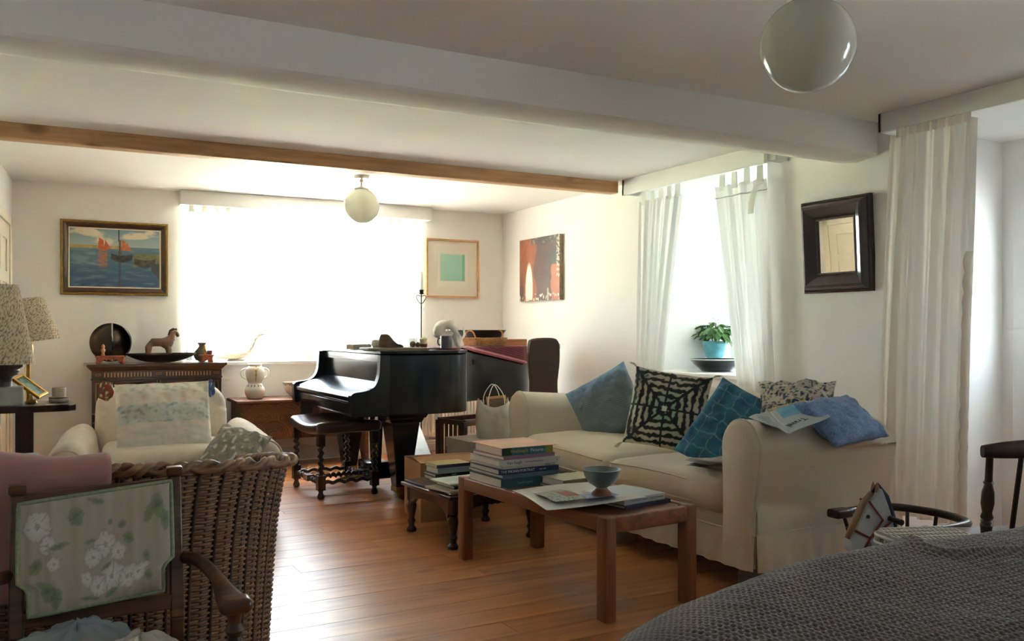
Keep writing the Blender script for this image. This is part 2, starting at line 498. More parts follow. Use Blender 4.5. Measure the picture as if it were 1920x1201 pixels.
# bare oak beam
b = MB()
def oakfn(u, v):
    x = wx(5.4) - .1 + u * (3.82 - wx(5.4) + .1)
    prof = [(5.36, H + .01), (5.36, 2.122), (5.368, 2.115), (5.465, 2.117), (5.473, 2.124), (5.475, H + .01)]
    t = v * 5; i = min(4, int(t)); f = t - i
    p = [prof[i][k] + (prof[i + 1][k] - prof[i][k]) * f for k in range(2)]
    w = 0.006 * fbm(x * 2, p[0] * 7, p[1] * 7 + 4)
    return (x, p[0] + w, p[1] + (w * .7 if 0 < v < 1 else 0))
b.grid(60, 10, oakfn, flip=True)
b.add([(3.82, 5.36, H), (3.82, 5.36, 2.122), (3.82, 5.475, 2.122), (3.82, 5.475, H)], [(0, 1, 2, 3)])
struct(b.build('trim_2', OAKBEAM, smooth=40))
# pelmets
struct(MB().box((1.02, 7.29, 2.085), (3.16, YB + .01, H)).build('trim_3', W_PAINT, bevel=.004))
b = MB().box((3.81, 3.865, 2.088), (3.835, 5.30, H)); b.box((3.81, 5.275, 2.088), (XR, 5.30, H)); b.box((3.835, 3.80, 2.10), (XR, 3.865, 2.15))
struct(b.build('trim_4', W_PAINT, bevel=.003))
b = MB().box((3.79, 1.7, 2.103), (3.815, 3.05, H)); b.box((3.79, 3.03, 2.103), (XR, 3.05, H))
struct(b.build('trim_5', W_PAINT, bevel=.003))

# ---- window 1 (back): sill, frame, mullions, slim glazing bars, panes
LEAD = mat('glazing_bar_paint', (0.55, 0.55, 0.53), 0.5)
w1 = struct(thing('window_1', None, None, (2.07, 7.86, WZ0)))
b = MB().box((WX0 - .04, YB - .03, WZ0 - .03), (WX1 + .04, 7.88, WZ0)); b.build('sill', W_PAINT, w1, bevel=.006, world=True)
FX0, FX1, FZ0, FZ1 = WX0 + .08, WX1 - .08, WZ0, WZ1
b = MB()
b.box((FX0, 7.84, FZ0), (FX0 + .05, 7.90, FZ1)); b.box((FX1 - .05, 7.84, FZ0), (FX1, 7.90, FZ1))
b.box((FX0, 7.84, FZ0), (FX1, 7.90, FZ0 + .04)); b.box((FX0, 7.84, FZ1 - .05), (FX1, 7.90, FZ1))
b.build('frame', W_PAINT, w1, bevel=.003, world=True)
nl = 3; lw = (FX1 - FX0 - .1) / nl
for i in range(1, nl):
    x = FX0 + .05 + lw * i
    MB().box((x - .028, 7.84, FZ0 + .04), (x + .028, 7.90, FZ1 - .05)).build('mullion', W_PAINT, w1, bevel=.003, world=True)
zs = [FZ0 + .04, 1.07, 1.45, 1.83, FZ1 - .05]
bars = []
for i in range(nl):
    a = FX0 + .05 + lw * i + (.028 if i else 0); c = FX0 + .05 + lw * (i + 1) - (.028 if i < nl - 1 else 0)
    xs = [a + (c - a) * k / 3 for k in range(4)]
    for x in xs[1:3]:
        MB().box((x - .012, 7.86, zs[0]), (x + .012, 7.885, zs[-1])).build('glazing_bar', LEAD, w1, world=True, smooth=0)
    for z in zs[1:-1]:
        MB().box((a, 7.861, z - .011), (c, 7.884, z + .011)).build('glazing_bar', LEAD, w1, world=True, smooth=0)
    for k in range(3):
        for j in range(4):
            MB().box((xs[k] + .008, 7.870, zs[j] + .007), (xs[k + 1] - .008, 7.874, zs[j + 1] - .007)).build('pane', GLASS, w1, world=True, smooth=0)
# ---- windows in the right wall
def side_window(name, y0, y1, z0, z1, sill):
    w = struct(thing(name, None, None, (4.64, (y0 + y1) / 2, z0)))
    MB().box((XR - .03, y0 - .16, z0 - .03), (4.66, y1 + .17, z0)).build('sill', W_PAINT, w, bevel=.006, world=True)
    b = MB()
    b.box((4.62, y0, z0), (4.68, y0 + .05, z1)); b.box((4.62, y1 - .05, z0), (4.68, y1, z1))
    b.box((4.62, y0, z0), (4.68, y1, z0 + .05)); b.box((4.62, y0, z1 - .05), (4.68, y1, z1))
    b.build('frame', W_PAINT, w, bevel=.003, world=True)
    ym = (y0 + y1) / 2
    MB().box((4.62, ym - .025, z0 + .05), (4.68, ym + .025, z1 - .05)).build('mullion', W_PAINT, w, bevel=.003, world=True)
    zz = [z0 + .05 + (z1 - z0 - .1) * k / 3 for k in range(4)]
    for (a, c) in ((y0 + .05, ym - .025), (ym + .025, y1 - .05)):
        for z in zz[1:3]: MB().box((4.64, a, z - .008), (4.66, c, z + .008)).build('glazing_bar', W_PAINT, w, world=True, smooth=0)
        for k in range(3): MB().box((4.648, a, zz[k] + .008), (4.652, c, zz[k + 1] - .008)).build('pane', GLASS, w, world=True, smooth=0)
    MB().box((4.60, y1 - .10, z0 + .38), (4.62, y1 - .07, z0 + .50)).build('casement_latch', DARKMETAL, w, bevel=.003, world=True)
    return w
side_window('window_2', 4.08, 5.02, .81, 2.12, 1)
side_window('fill_window', -.10, .80, .83, 2.12, 1)  # unseen window added to bring cool daylight into the foreground
# ---- door 1: panelled cream door in the left wall (seen again in the mirror)
d1 = struct(thing('door_1', None, None, (wx(7.12), 7.12, 0), math.atan2(-1, -0.081) + PI / 2 * 0))
# local x runs along the wall towards the camera, local y into the room
def dbox(x0, x1, z0, z1, y0, y1): return MB().box((x0, y0, z0), (x1, y1, z1))
b = dbox(0, .07, 0, 1.90, 0, .03); b.box((.87, 0, 0), (.94, .03, 1.90)); b.box((0, 0, 1.83), (.94, .03, 1.90))
b.build('architrave', W_CREAM, d1, bevel=.006)
leaf = dbox(.07, .87, .005, 1.83, -.01, .008).build('leaf', W_CREAM, d1)
for (x0, x1) in ((.07, .17), (.42, .52), (.77, .87)): dbox(x0, x1, .005, 1.83, .008, .018).build('stile', W_CREAM, leaf, bevel=.004)
for (z0, z1) in ((.005, .2), (.78, .93), (1.42, 1.50), (1.72, 1.83)):
    dbox(.07, .87, z0, z1, .008, .0175).build('rail', W_CREAM, leaf, bevel=.004)
b = MB(); b.lathe([(.001, 0), (.024, .004), (.03, .02), (.02, .035), (.012, .04), (.012, .05)], 16, Matrix.Translation((.80, .068, .88)) @ Matrix.Rotation(PI / 2, 4, 'X'))
b.build('knob', BRASS, leaf)
# ---- door 2: round-headed glazed door at the end of the recess
d2 = struct(thing('door_2', None, None, (4.80, 2.48, 0)))
DY0, DY1, ZS = 2.03, 2.93, 1.62        # springing line of the arch
def arch(r, zc, yc, n=18): return [(yc + r * math.cos(PI * k / n), zc + r * .82 * math.sin(PI * k / n)) for k in range(n + 1)]
YC = (DY0 + DY1) / 2; RO = (DY1 - DY0) / 2
MX = Matrix(((0, 0, 1, 0), (1, 0, 0, 0), (0, 1, 0, 0), (0, 0, 0, 1)))   # local (y,z,x)
def ring(ri, ro, x0, x1, zb):
    A = [(YC + ro, zb)] + arch(ro, ZS, YC) + [(YC - ro, zb)]
    B = [(YC + ri, zb)] + arch(ri, ZS, YC) + [(YC - ri, zb)]
    n = len(A); v = []; f = []
    for x in (x0, x1):
        v += [(x, p[0], p[1]) for p in A] + [(x, p[0], p[1]) for p in B]
    for i in range(n - 1):
        f += [(i, i + 1, n + i + 1, n + i), (2 * n + i, 3 * n + i, 3 * n + i + 1, 2 * n + i + 1),
              (i, 2 * n + i, 2 * n + i + 1, i + 1), (n + i, n + i + 1, 3 * n + i + 1, 3 * n + i)]
    return MB().add(v, f)
# masonry around the round head closes the recess
b = MB()
top = arch(RO + .0, ZS, YC)
for i in range(len(top) - 1):
    (ya, za), (yb, zb) = top[i], top[i + 1]
    b.hexa([(4.78, ya, za), (4.86, ya, za), (4.86, yb, zb), (4.78, yb, zb)], [(4.78, ya, 2.2), (4.86, ya, 2.2), (4.86, yb, 2.2), (4.78, yb, 2.2)])
b.box((4.78, 1.92, -.02), (4.86, DY0, 2.2)); b.box((4.78, DY1, -.02), (4.86, 3.03, 2.2))
b.build('surround', W_WALL, d2, smooth=0, world=True)
ring(RO - .07, RO + .02, 4.765, 4.80, 0).build('frame', W_PAINT, d2, smooth=30, bevel=.004, world=True)
ring(RO - .17, RO - .075, 4.775, 4.81, .01).build('stile', W_PAINT, d2, smooth=30, bevel=.004, world=True)
MB().box((4.776, YC - RO + .075, .01), (4.809, YC + RO - .075, .95)).build('bottom_rail', W_PAINT, d2, bevel=.004, world=True)
ri = RO - .17
for y in (YC,): MB().box((4.78, y - .012, .95), (4.805, y + .012, ZS + ri * .8)).build('glazing_bar', W_PAINT, d2, world=True, smooth=0)
for z in (1.25, 1.55): MB().box((4.78, YC - ri, z - .012), (4.805, YC + ri, z + .012)).build('glazing_bar', W_PAINT, d2, world=True, smooth=0)
A = [(YC + ri, .95)] + arch(ri, ZS, YC) + [(YC - ri, .95)]
MB().add([(4.792, p[0], p[1]) for p in A], [tuple(range(len(A)))]).build('pane', GLASS, d2, world=True, smooth=0)
for z in (.35, 1.55): MB().cyl((4.765, DY1 - .072, z), (4.765, DY1 - .072, z + .11), .012).build('hinge', W_PAINT, d2, world=True)

# ---- the garden outside
GRASS = mat('lawn', '#7d8866', 0.95, var=0.3, vscale=2.0)
PAVING = mat('pale_paving', (0.62, 0.58, 0.50), 0.9, var=0.1, vscale=2)
struct(MB().box((-30, YO + 5.5, -.4), (40, 60, -.25)).build('lawn', GRASS))
SETTS = mat('dark_setts', (0.10, 0.105, 0.115), 0.9, var=0.3, vscale=3)
struct(MB().box((XO + .13, -30, -.4), (60, YO, -.22)).build('dim_paving', SETTS))  # dark unseen paving added to keep side light cool and low
b = MB().box((-6, YO + .01, -.4), (XO + 2.3, YO + 5.5, -.2))
struct(b.build('bounce_paving', PAVING))  # pale unseen paving added to bounce sunlight up through the big window
# unseen block added to keep sun and part of the sky off the side windows
struct(MB().box((XO + 2.6, -.6, -.4), (XO + 5, 8.6, 5.5)).build('shade_block', mat('shade_block_grey', (0.42, 0.42, 0.42), 0.9, var=.2, vscale=2)))
# ================================================================== SOFA
sofa = thing('sofa', 'large cream slipcovered two-seat sofa under the right-hand window', 'sofa', (3.05, 3.77, 0))
SX0, SX1, SY0, SY1 = 2.62, 3.52, 2.70, 4.83
def arm_prof(t):
    """closed profile in (out, z): out grows away from the seat; t 0..1"""
    pts = [(0.0, .11), (0.0, .45), (-.005, .58), (.0, .645), (.035, .70), (.10, .722), (.165, .70), (.205, .645), (.21, .58), (.19, .48), (.175, .36), (.18, .22), (.185, .11)]
    k = t * (len(pts) - 1); i = min(len(pts) - 2, int(k)); f = k - i
    p0 = pts[max(0, i - 1)]; p1 = pts[i]; p2 = pts[i + 1]; p3 = pts[min(len(pts) - 1, i + 2)]
    def cr(a, b, c, d): return 0.5 * (2 * b + (c - a) * f + (2 * a - 5 * b + 4 * c - d) * f * f + (3 * b - a - 3 * c + d) * f ** 3)
    return cr(p0[0], p1[0], p2[0], p3[0]), cr(p0[1], p1[1], p2[1], p3[1])
def sofa_arm(yin, sgn, name='arm', seed=0.0):
    b = MB(); nu, nv = 30, 40
    def fn(u, v):
        x = SX0 + .02 + u * (SX1 - SX0 - .10)
        o, z = arm_prof(v)
        o2 = o + .022 * sstep(0, .5, u) * (1 if v > .55 else 0)
        z2 = z - .012 * math.sin(u * PI) * sstep(.2, .5, v) - .03 * u * (1 if z > .6 else 0)
        w = 0.0
        if v > .5:      # creases fanning from the front seam
            w = .022 * fbm(x * 3 + seed, z * 9, seed) + .009 * math.sin(z * 46 + 5 * fbm(x * 2, z * 2, seed)) * math.exp(-u * 4) * sstep(.55, .7, v) * (1 - sstep(.9, 1, v))
        return (x, yin + sgn * (o2 + w), z2)
    b.grid(nu, nv, fn, flip=(sgn > 0))
    arm = b.build(name, LINEN, sofa, smooth=180, world=True)
    # front panel, softly domed
    f = MB(); n = 40
    ring_ = [arm_prof(k / n) for k in range(n + 1)]
    lay = [(1.0, SX0 + .022), (.985, SX0 + .006), (.95, SX0 - .006), (.88, SX0 - .012)]
    v = []; fs = []
    for s_, x in lay:
        for (o, z) in ring_: v.append((x, yin + sgn * (.095 + (o - .095) * s_), .11 + (z - .11) * (1 - (1 - s_) * .35)))
    m = n + 1
    for i in range(len(lay) - 1):
        for k in range(n):
            q = (i * m + k, i * m + k + 1, (i + 1) * m + k + 1, (i + 1) * m + k)
            fs.append(q if sgn < 0 else tuple(reversed(q)))
    cap = tuple((len(lay) - 1) * m + k for k in range(m))
    fs.append(cap if sgn < 0 else tuple(reversed(cap)))
    f.add(v, fs).build('arm_front_panel', LINEN, arm, smooth=60, world=True)
    MB().tube([(SX0 + .014, yin + sgn * o, z) for (o, z) in ring_], .0045, 6).build('piping', LINEN, arm, smooth=180, world=True)
sofa_arm(SY0 + .2, -1, seed=1.7)
sofa_arm(SY1 - .2, 1, seed=8.2)
# back with rolled top
def back_fn(u, v):
    y = SY0 + .06 + u * (SY1 - SY0 - .12)
    prof = [(3.20, .30), (3.19, .50), (3.20, .64), (3.215, .71), (3.26, .755), (3.33, .77), (3.42, .755), (3.475, .71), (3.49, .62), (3.48, .40), (3.50, .11)]
    k = v * (len(prof) - 1); i = min(len(prof) - 2, int(k)); f = k - i
    p = [prof[i][q] + (prof[i + 1][q] - prof[i][q]) * f for q in range(2)]
    e = sstep(0, .06, u) * sstep(0, .06, 1 - u)
    dz = (p[1] - .12) * .10 * (1 - e) + .012 * math.cos(2 * PI * (u - .02)) * (1 if v > .3 else 0)
    w = .008 * fbm(y * 3, p[1] * 5, 2.2)
    return (p[0] + w, y, p[1] - dz + w * .5 - (.02 if abs(u - .53) < .012 and p[1] > .6 else 0))
MB().grid(70, 40, back_fn, flip=True).build('backrest', LINEN, sofa, smooth=180, world=True)
# base front and seat deck
b = MB(); b.softbox((SX0 + .01, SY0 + .18, .14), (SX1 - .1, SY1 - .18, .305), .02, 2, 12)
b.build('base', LINEN, sofa, smooth=180, world=True)
def seat(y0, y1, seed, tilt):
    b = MB()
    def fn(p, n):
        x, y, z = p; cy = (y0 + y1) / 2
        a = (y - cy) / ((y1 - y0) / 2); c = (x - 2.90) / .34
        if n.z > -.3: z += .038 * max(0, 1 - a * a) * max(0, 1 - c * c) + tilt * a * .02
        w = .010 * fbm(x * 4 + seed, y * 4, z * 4) + .0035 * math.sin(y * 95 + 4 * fbm(y * 3, x * 5, seed)) * sstep(.0, .8, -n.x) * (z > .36)
        return (x + n.x * w - .012 * max(0, 1 - a * a) * (1 if n.x < -.5 else 0), y + n.y * w, z + n.z * w)
    b.softbox((SX0 - .025, y0, .30), (3.23, y1, .455), .06, 4, 16, fn=fn)
    sc_o = b.build('seat_cushion', LINEN, sofa, smooth=180, world=True)
    for z in (.415, .335):
        pts = []
        for k in range(25):
            y = y0 + .035 + (y1 - y0 - .07) * k / 24
            a = (y - (y0 + y1) / 2) / ((y1 - y0) / 2)
            pts.append((SX0 - .018 - .014 * max(0, 1 - a * a) + .02 * abs(a) ** 10, y, z + (.02 * (1 - a * a) if z > .4 else 0)))
        MB().tube(pts, .004, 6).build('piping', LINEN, sc_o, smooth=180, world=True)
seat(SY0 + .205, 3.765, 2.0, -1)
seat(3.77, SY1 - .205, 5.0, 1)
# pleated skirt
def skirt(p0, p1, nrm, seed, n=90):
    p0 = Vector(p0); p1 = Vector(p1); nrm = Vector(nrm); L = (p1 - p0).length
    def fn(u, v):
        q = p0 + (p1 - p0) * u
        e = sstep(0, .04, u) * sstep(0, .04, 1 - u)
        pl = (1 - v) * (.020 + .018 * fbm(u * L * 7 + seed, v * .6, seed) + .006 * math.sin(u * L * 55 + 4 * nz(u * 5, seed))) * (0.35 + .65 * e)
        z = .10 + v * .15 + .006 * nz(u * L * 3, seed) * (1 - v)
        q = q + nrm * (pl + .004)
        return (q.x, q.y, z)
    MB().grid(n, 6, fn).build('skirt', LINEN, sofa, smooth=180, world=True)
skirt((SX0, SY1, 0), (SX0, SY0 + .01, 0), (-1, 0, 0), 1.0, 130)
skirt((SX0, SY0 + .005, 0), (SX1 - .06, SY0 - .005, 0), (0, -1, 0), 4.0, 70)
MB().tube([(SX0 - .006, SY1 - .03 - k * .05, .25 - .003 * nz(k * .4)) for k in range(42)], .004, 6).build('piping', LINEN, sofa, smooth=180, world=True)
MB().tube([(SX0 + k * .045, SY0 - .004 + .01, .25 + .002 * nz(k * .4)) for k in range(19)], .004, 6).build('piping', LINEN, sofa, smooth=180, world=True)
RISER = mat('grey_riser', (0.20, 0.19, 0.18), 0.7)
for (x, y) in ((SX0 + .10, SY0 + .11), (SX0 + .10, SY1 - .11), (3.40, SY0 + .11), (3.40, SY1 - .11), (SX0 + .10, 3.77)):
    MB().lathe([(.075, 0), (.075, .05), (.07, .055), (.07, .14)], 20, TR((x, y, 0))).build('foot', RISER, sofa, world=True)

# ================================================================== GRAND PIANO
piano = thing('grand_piano', 'black grand piano with closed keyboard lid in front of the big window', 'piano', (2.5, 5.9, 0))
PZ0, PZ1 = .565, .945
outl = catmull([(1.95, 5.165), (2.15, 5.155), (2.38, 5.165), (2.49, 5.21), (2.555, 5.33), (2.60, 5.52), (2.70, 5.76), (2.90, 5.94), (3.18, 6.05), (3.44, 6.15), (3.58, 6.27), (3.61, 6.40), (3.54, 6.51), (3.42, 6.54)], 5)
outl = [(p.x, p.y) for p in [Vector((q[0], q[1], 0)) for q in outl]] + [(1.95, 6.54)]
MB().prism(outl, PZ0, PZ1).build('case', BLACKP, piano, smooth=30, bevel=.006, world=True)
cx_, cy_ = 2.55, 5.85
lido = [(1.888 if x < 1.96 else cx_ + (x - cx_) * 1.012, cy_ + (y - cy_) * 1.016) for x, y in outl]
MB().prism(lido, .947, .968).build('lid', BLACKP, piano, smooth=30, bevel=.004, world=True)
# cheeks
chk = [(1.952, .565), (1.712, .565), (1.702, .58), (1.698, .68), (1.704, .704), (1.722, .716), (1.77, .722), (1.82, .733), (1.855, .757), (1.876, .80), (1.885, .86), (1.888, .944), (1.952, .944)]
MXZ = Matrix(((1, 0, 0, 0), (0, 0, -1, 0), (0, 1, 0, 0), (0, 0, 0, 1)))   # local (x,z) -> world x,z ; extrude along -y
chk = [chk[0]] + [tuple(p)[:2] for p in catmull([(c[0], c[1], 0) for c in chk[1:-1]], 4)] + [chk[-1]]
for ya, yb in ((5.157, 5.215), (6.482, 6.54)):
    MB().prism(list(reversed(chk)), -yb, -ya, MXZ).build('cheek', BLACKP, piano, smooth=40, bevel=.004, world=True)
MB().softbox((1.735, 5.215, .565), (1.955, 6.482, .60), .006, 2, 2).build('key_bed', BLACKP, piano, world=True)
MB().softbox((1.716, 5.216, .575), (1.742, 6.481, .648), .006, 2, 2).build('key_slip', BLACKP, piano, world=True)
b = MB(); b.prism([(1.722, .648), (1.742, .648), (1.953, .755), (1.945, .768), (1.752, .708), (1.730, .70), (1.718, .685), (1.716, .665)], -6.48, -5.217, MXZ)
b.build('keyboard_lid', BLACKP, piano, smooth=50, bevel=.004, world=True)
MB().softbox((1.706, 5.22, .655), (1.728, 6.478, .690), .010, 3, 2).build('lid_edge_moulding', BLACKP, piano, world=True)
MB().box((1.944, 5.215, .75), (1.956, 6.482, .90)).build('music_desk_board', BLACKP, piano, smooth=0, bevel=.002, world=True)
MB().box((1.925, 5.215, .895), (1.955, 6.482, .944)).build('front_rail', BLACKP, piano, smooth=0, bevel=.003, world=True)
# legs
def pleg(x, y):
    b = MB()
    def sq(r, z): return [(x - r, y - r, z), (x + r, y - r, z), (x + r, y + r, z), (x - r, y + r, z)]
    b.hexa(sq(.125, .535), sq(.14, .566)); b.hexa(sq(.105, .505), sq(.118, .535)); b.hexa(sq(.045, .075), sq(.095, .505))
    o = b.build('leg', BLACKP, piano, smooth=0, bevel=.005, world=True)
    b = MB(); b.hexa(sq(.050, .055), sq(.050, .09)); b.build('brass_ferrule', BRASS, o, smooth=0, bevel=.003, world=True)
    b = MB(); b.cyl((x + .012, y - .022, .028), (x + .012, y + .022, .028), .028, n=18); b.cyl((x, y, .04), (x, y, .06), .014)
    b.build('caster', BRASS, o, world=True)
pleg(2.10, 5.36); pleg(2.08, 6.36); pleg(3.34, 6.34)
# pedal lyre
for dy in (-.06, .06):
    MB().tube([(2.12, 5.86 + dy, .566), (2.11, 5.86 + dy * 1.5, .42), (2.11, 5.86 + dy * 1.2, .28), (2.11, 5.86 + dy, .19)], .018, 10).build('lyre_post', BLACKP, piano, world=True)
MB().softbox((2.02, 5.74, .075), (2.18, 5.98, .19), .01, 2, 2).build('pedal_box', BLACKP, piano, world=True)
MB().tube([(2.20, 5.80, .13), (2.34, 5.78, .56)], .006, 6).build('lyre_brace', BLACKP, piano, world=True)
for dy in (-.045, .045):
    MB().tube([(2.05, 5.86 + dy, .10), (1.98, 5.86 + dy, .095), (1.90, 5.86 + dy * 1.05, .075), (1.865, 5.86 + dy * 1.05, .07)], [.008, .009, .013, .010], 8).build('pedal', BRASS, piano, world=True)
b = MB(); b.lathe([(.001, 0), (.02, .001), (.02, .004), (.001, .005)], 16, Matrix.Translation((2.93, 5.945, .855)) @ Matrix.Rotation(PI / 2, 4, 'X'))
b.build('lock_plate', DARKMETAL, piano, world=True)

# ================================================================== BARLEY-TWIST STOOL
stool = thing('piano_stool', 'dark barley-twist stool with dished brown leather seat at the piano', 'stool', (1.82, 5.88, 0), math.radians(2))
LEATHER = mat('brown_leather', '#3a1d16', 0.28, var=0.25, vscale=9, bump=0.15, bscale=120, coat=0.25)
def twist(p0, p1, r=.017, turns=5.0, hand=1, n=14):
    p0 = Vector(p0); p1 = Vector(p1); d = p1 - p0; q = d.to_track_quat('Z', 'Y').to_matrix().to_4x4(); q.translation = p0
    m = int(turns * 9); b = MB(); L = d.length
    def fn(u, v):
        z = v * L; th = 2 * PI * u; ph = 2 * PI * turns * v * hand
        ce = .0062; e = min(1, min(v, 1 - v) * 12)
        return (r * math.cos(th) + ce * e * math.cos(ph), r * math.sin(th) + ce * e * math.sin(ph), z)
    b.grid(n, m, fn, wu=True, M=q)
    return b
sx, sy = .185, .265
for ax in (-1, 1):
    for ay in (-1, 1):
        x, y = ax * sx, ay * sy
        lg = twist((x, y, .15), (x, y, .35), turns=4.6, hand=1)
        lg.box((x - .023, y - .023, .345), (x + .023, y + .023, .425)); lg.box((x - .025, y - .025, .06), (x + .025, y + .025, .155))
        lg.lathe([(.014, 0), (.022, .006), (.024, .02), (.016, .04), (.014, .048), (.022, .06)], 16, TR((x, y, 0)))
        lg.build('leg', DARKOAK, stool, smooth=45)
for ax in (-1, 1):
    b = twist((ax * sx, -sy + .024, .107), (ax * sx, -.045, .107), .013, 3.0); b.box((ax * sx - .02, -.045, .087), (ax * sx + .02, .045, .127))
    s2 = twist((ax * sx, .045, .107), (ax * sx, sy - .024, .107), .013, 3.0); b.add(s2.v, s2.f)
    b.build('stretcher', DARKOAK, stool, smooth=45)
for ay in (-1, 1): twist((-sx + .024, ay * sy, .107), (sx - .024, ay * sy, .107), .013, 4.0).build('stretcher', DARKOAK, stool, smooth=45)
twist((-sx + .02, 0, .107), (sx - .02, 0, .107), .016, 9.0).build('cross_stretcher', DARKOAK, stool, smooth=45)
b = MB()
def seatfn(p, n):
    x, y, z = p; a = y / (sy + .04); c = x / (sx + .04)
    return (x, y, z + (.030 * a * a - .012) * (1 if n.z > -.2 else .8) + (.012 * (1 - c * c) if n.z > .3 else 0))
b.softbox((-sx - .04, -sy - .045, .415), (sx + .04, sy + .045, .482), .028, 4, 12, fn=seatfn)
b.build('seat', LEATHER, stool, smooth=180)

# ================================================================== COFFEE TABLE
ct = thing('coffee_table', 'long teak coffee table with square legs in front of the sofa', 'coffee table', (2.075, 3.30, 0), math.radians(4.2))
TX, TY, TZ = .235, .565, .395
for ax in (-1, 1):
    for ay in (-1, 1):
        x, y = ax * (TX - .027), ay * (TY - .03)
        MB().softbox((x - .027, y - .03, 0), (x + .027, y + .03, TZ + .002), .008, 2, 2).build('leg', TEAKZ, ct)
for ax in (-1, 1): MB().softbox((ax * TX - .03 * (ax > 0), -TY + .058, TZ - .058), (ax * TX + .03 * (ax < 0), TY - .058, TZ), .006, 2, 2).build('side_rail', TEAK, ct)
for ay in (-1, 1): MB().softbox((-TX + .052, ay * TY - .035 * (ay > 0), TZ - .062), (TX - .052, ay * TY + .035 * (ay < 0), TZ + .001), .006, 2, 2).build('end_rail', TEAK, ct)
MB().box((-TX + .028, -TY + .033, TZ - .022), (TX - .028, TY - .033, TZ - .006)).build('table_top', TEAK, ct, smooth=0, bevel=.002)

# ================================================================== LOW CARVED TABLE
lt = thing('low_carved_table', 'low dark wooden table with scalloped apron and turned legs behind the coffee table', 'table', (2.07, 4.265, 0), math.radians(4))
q = .265
for ax in (-1, 1):
    for ay in (-1, 1):
        MB().lathe([(.018, 0), (.026, .004), (.028, .018), (.016, .032), (.016, .045), (.024, .06), (.016, .075), (.020, .10), (.027, .13), (.028, .15), (.018, .165), (.020, .17), (.026, .178), (.026, .26)], 14, TR((ax * (q - .03), ay * (q - .03), 0))).build('leg', DARKOAK, lt)
def apron(nn=12):
    pts = [(-q + .05, .255), (-q + .05, .14)]
    for k in range(61):
        u = k / 60; x = -q + .055 + (2 * q - .11) * u
        a = abs(2 * u - 1); z = .15 + .055 * (1 - a ** 3) ** .8 + .006 * abs(math.sin(u * PI * 11))
        pts.append((x, z))
    pts += [(q - .05, .14), (q - .05, .255)]
    return pts
for k in range(4):
    M_ = Matrix.Rotation(k * PI / 2, 4, 'Z') @ Matrix.Translation((0, -q + .02, 0)) @ MXZ
    MB().prism(apron(), -.010, .010, M_).build('apron', DARKOAKX, lt, smooth=0)
b = MB(); b.softbox((-q - .015, -q - .015, .252), (q + .015, q + .015, .272), .006, 2, 2); b.softbox((-q, -q, .268), (q, q, .284), .005, 2, 2)
b.build('table_top', DARKOAKX, lt)

# ================================================================== CHEST OF DRAWERS
cd = thing('chest_of_drawers', 'dark Jacobean-style chest of drawers with pale inlay behind the armchair', 'chest of drawers', (.825, 7.18, 0))
INLAY = mat('bone_inlay', '#b08d62', 0.5)
X0, X1, Y0, Y1 = .375, 1.275, 6.985, 7.39
MB().box((X0 + .02, Y0 + .02, .06), (X1 - .02, Y1, .80)).build('carcass', DARKOAK, cd, smooth=0, world=True)
b = MB(); b.box((X0 - .035, Y0 - .03, .832), (X1 + .035, Y1 + .01, .852)); b.hexa([(X0, Y0, .80), (X1, Y0, .80), (X1, Y1, .80), (X0, Y1, .80)], [(X0 - .03, Y0 - .025, .833), (X1 + .03, Y0 - .025, .833), (X1 + .03, Y1, .833), (X0 - .03, Y1, .833)])
b.build('top', DARKOAKX, cd, smooth=0, bevel=.004, world=True)
MB().box((X0, Y0 + .003, .745), (X1, Y0 + .03, .80)).build('frieze', DARKOAKX, cd, smooth=0, bevel=.003, world=True)
MB().box((X0 - .005, Y0 - .004, .735), (X1 + .005, Y0 + .03, .747)).build('moulding', DARKOAKX, cd, smooth=0, bevel=.003, world=True)
b = MB()
for k in range(34):
    x = X0 + .085 + k * (X1 - X0 - .17) / 33
    if abs(x - .825) < .035: continue
    b.box((x - .0035, Y0 - .0005, .757), (x + .0035, Y0 + .004, .789))
b.build('inlay_band', INLAY, cd, smooth=0, world=True, kind='stuff')
b = MB()
for x in (X0 + .04, .825, X1 - .04):
    for (dx, z0, z1, w) in ((0, .768, .770, .018), (0, .780, .782, .018)):
        b.box((x - w, Y0 - .0005, z0), (x + w, Y0 + .004, z1))
    b.box((x - .018, Y0 - .0005, .768), (x - .016, Y0 + .004, .782)); b.box((x + .016, Y0 - .0005, .768), (x + .018, Y0 + .004, .782))
b.build('inlay_lozenge', INLAY, cd, smooth=0, world=True, kind='stuff')
for x in (X0 + .04, X1 - .04):
    for (z0, z1) in ((.50, .735), (.435, .49), (.06, .425)):
        pil = MB().box((x - .038, Y0 - .002, z0), (x + .038, Y0 + .03, z1)).build('pilaster_block', DARKOAK, cd, smooth=0, bevel=.004, world=True)
        b = MB(); e = .014 if z1 - z0 > .1 else .010
        for (a0, c0, a1, c1) in ((-e, z0 + .02, -e + .003, z1 - .02), (e - .003, z0 + .02, e, z1 - .02), (-e, z0 + .02, e, z0 + .023), (-e, z1 - .023, e, z1 - .02)):
            b.box((x + a0, Y0 - .004, c0), (x + a1, Y0 + .002, c1))
        b.build('inlay_strip', INLAY, pil, smooth=0, world=True)
MB().box((.80, Y0 + .004, .50), (.85, Y0 + .03, .735)).build('centre_post', DARKOAK, cd, smooth=0, bevel=.003, world=True)
b = MB(); b.box((.812, Y0 + .001, .51), (.815, Y0 + .006, .73)); b.box((.835, Y0 + .001, .51), (.838, Y0 + .006, .73)); b.build('inlay_strip', INLAY, cd, smooth=0, world=True)
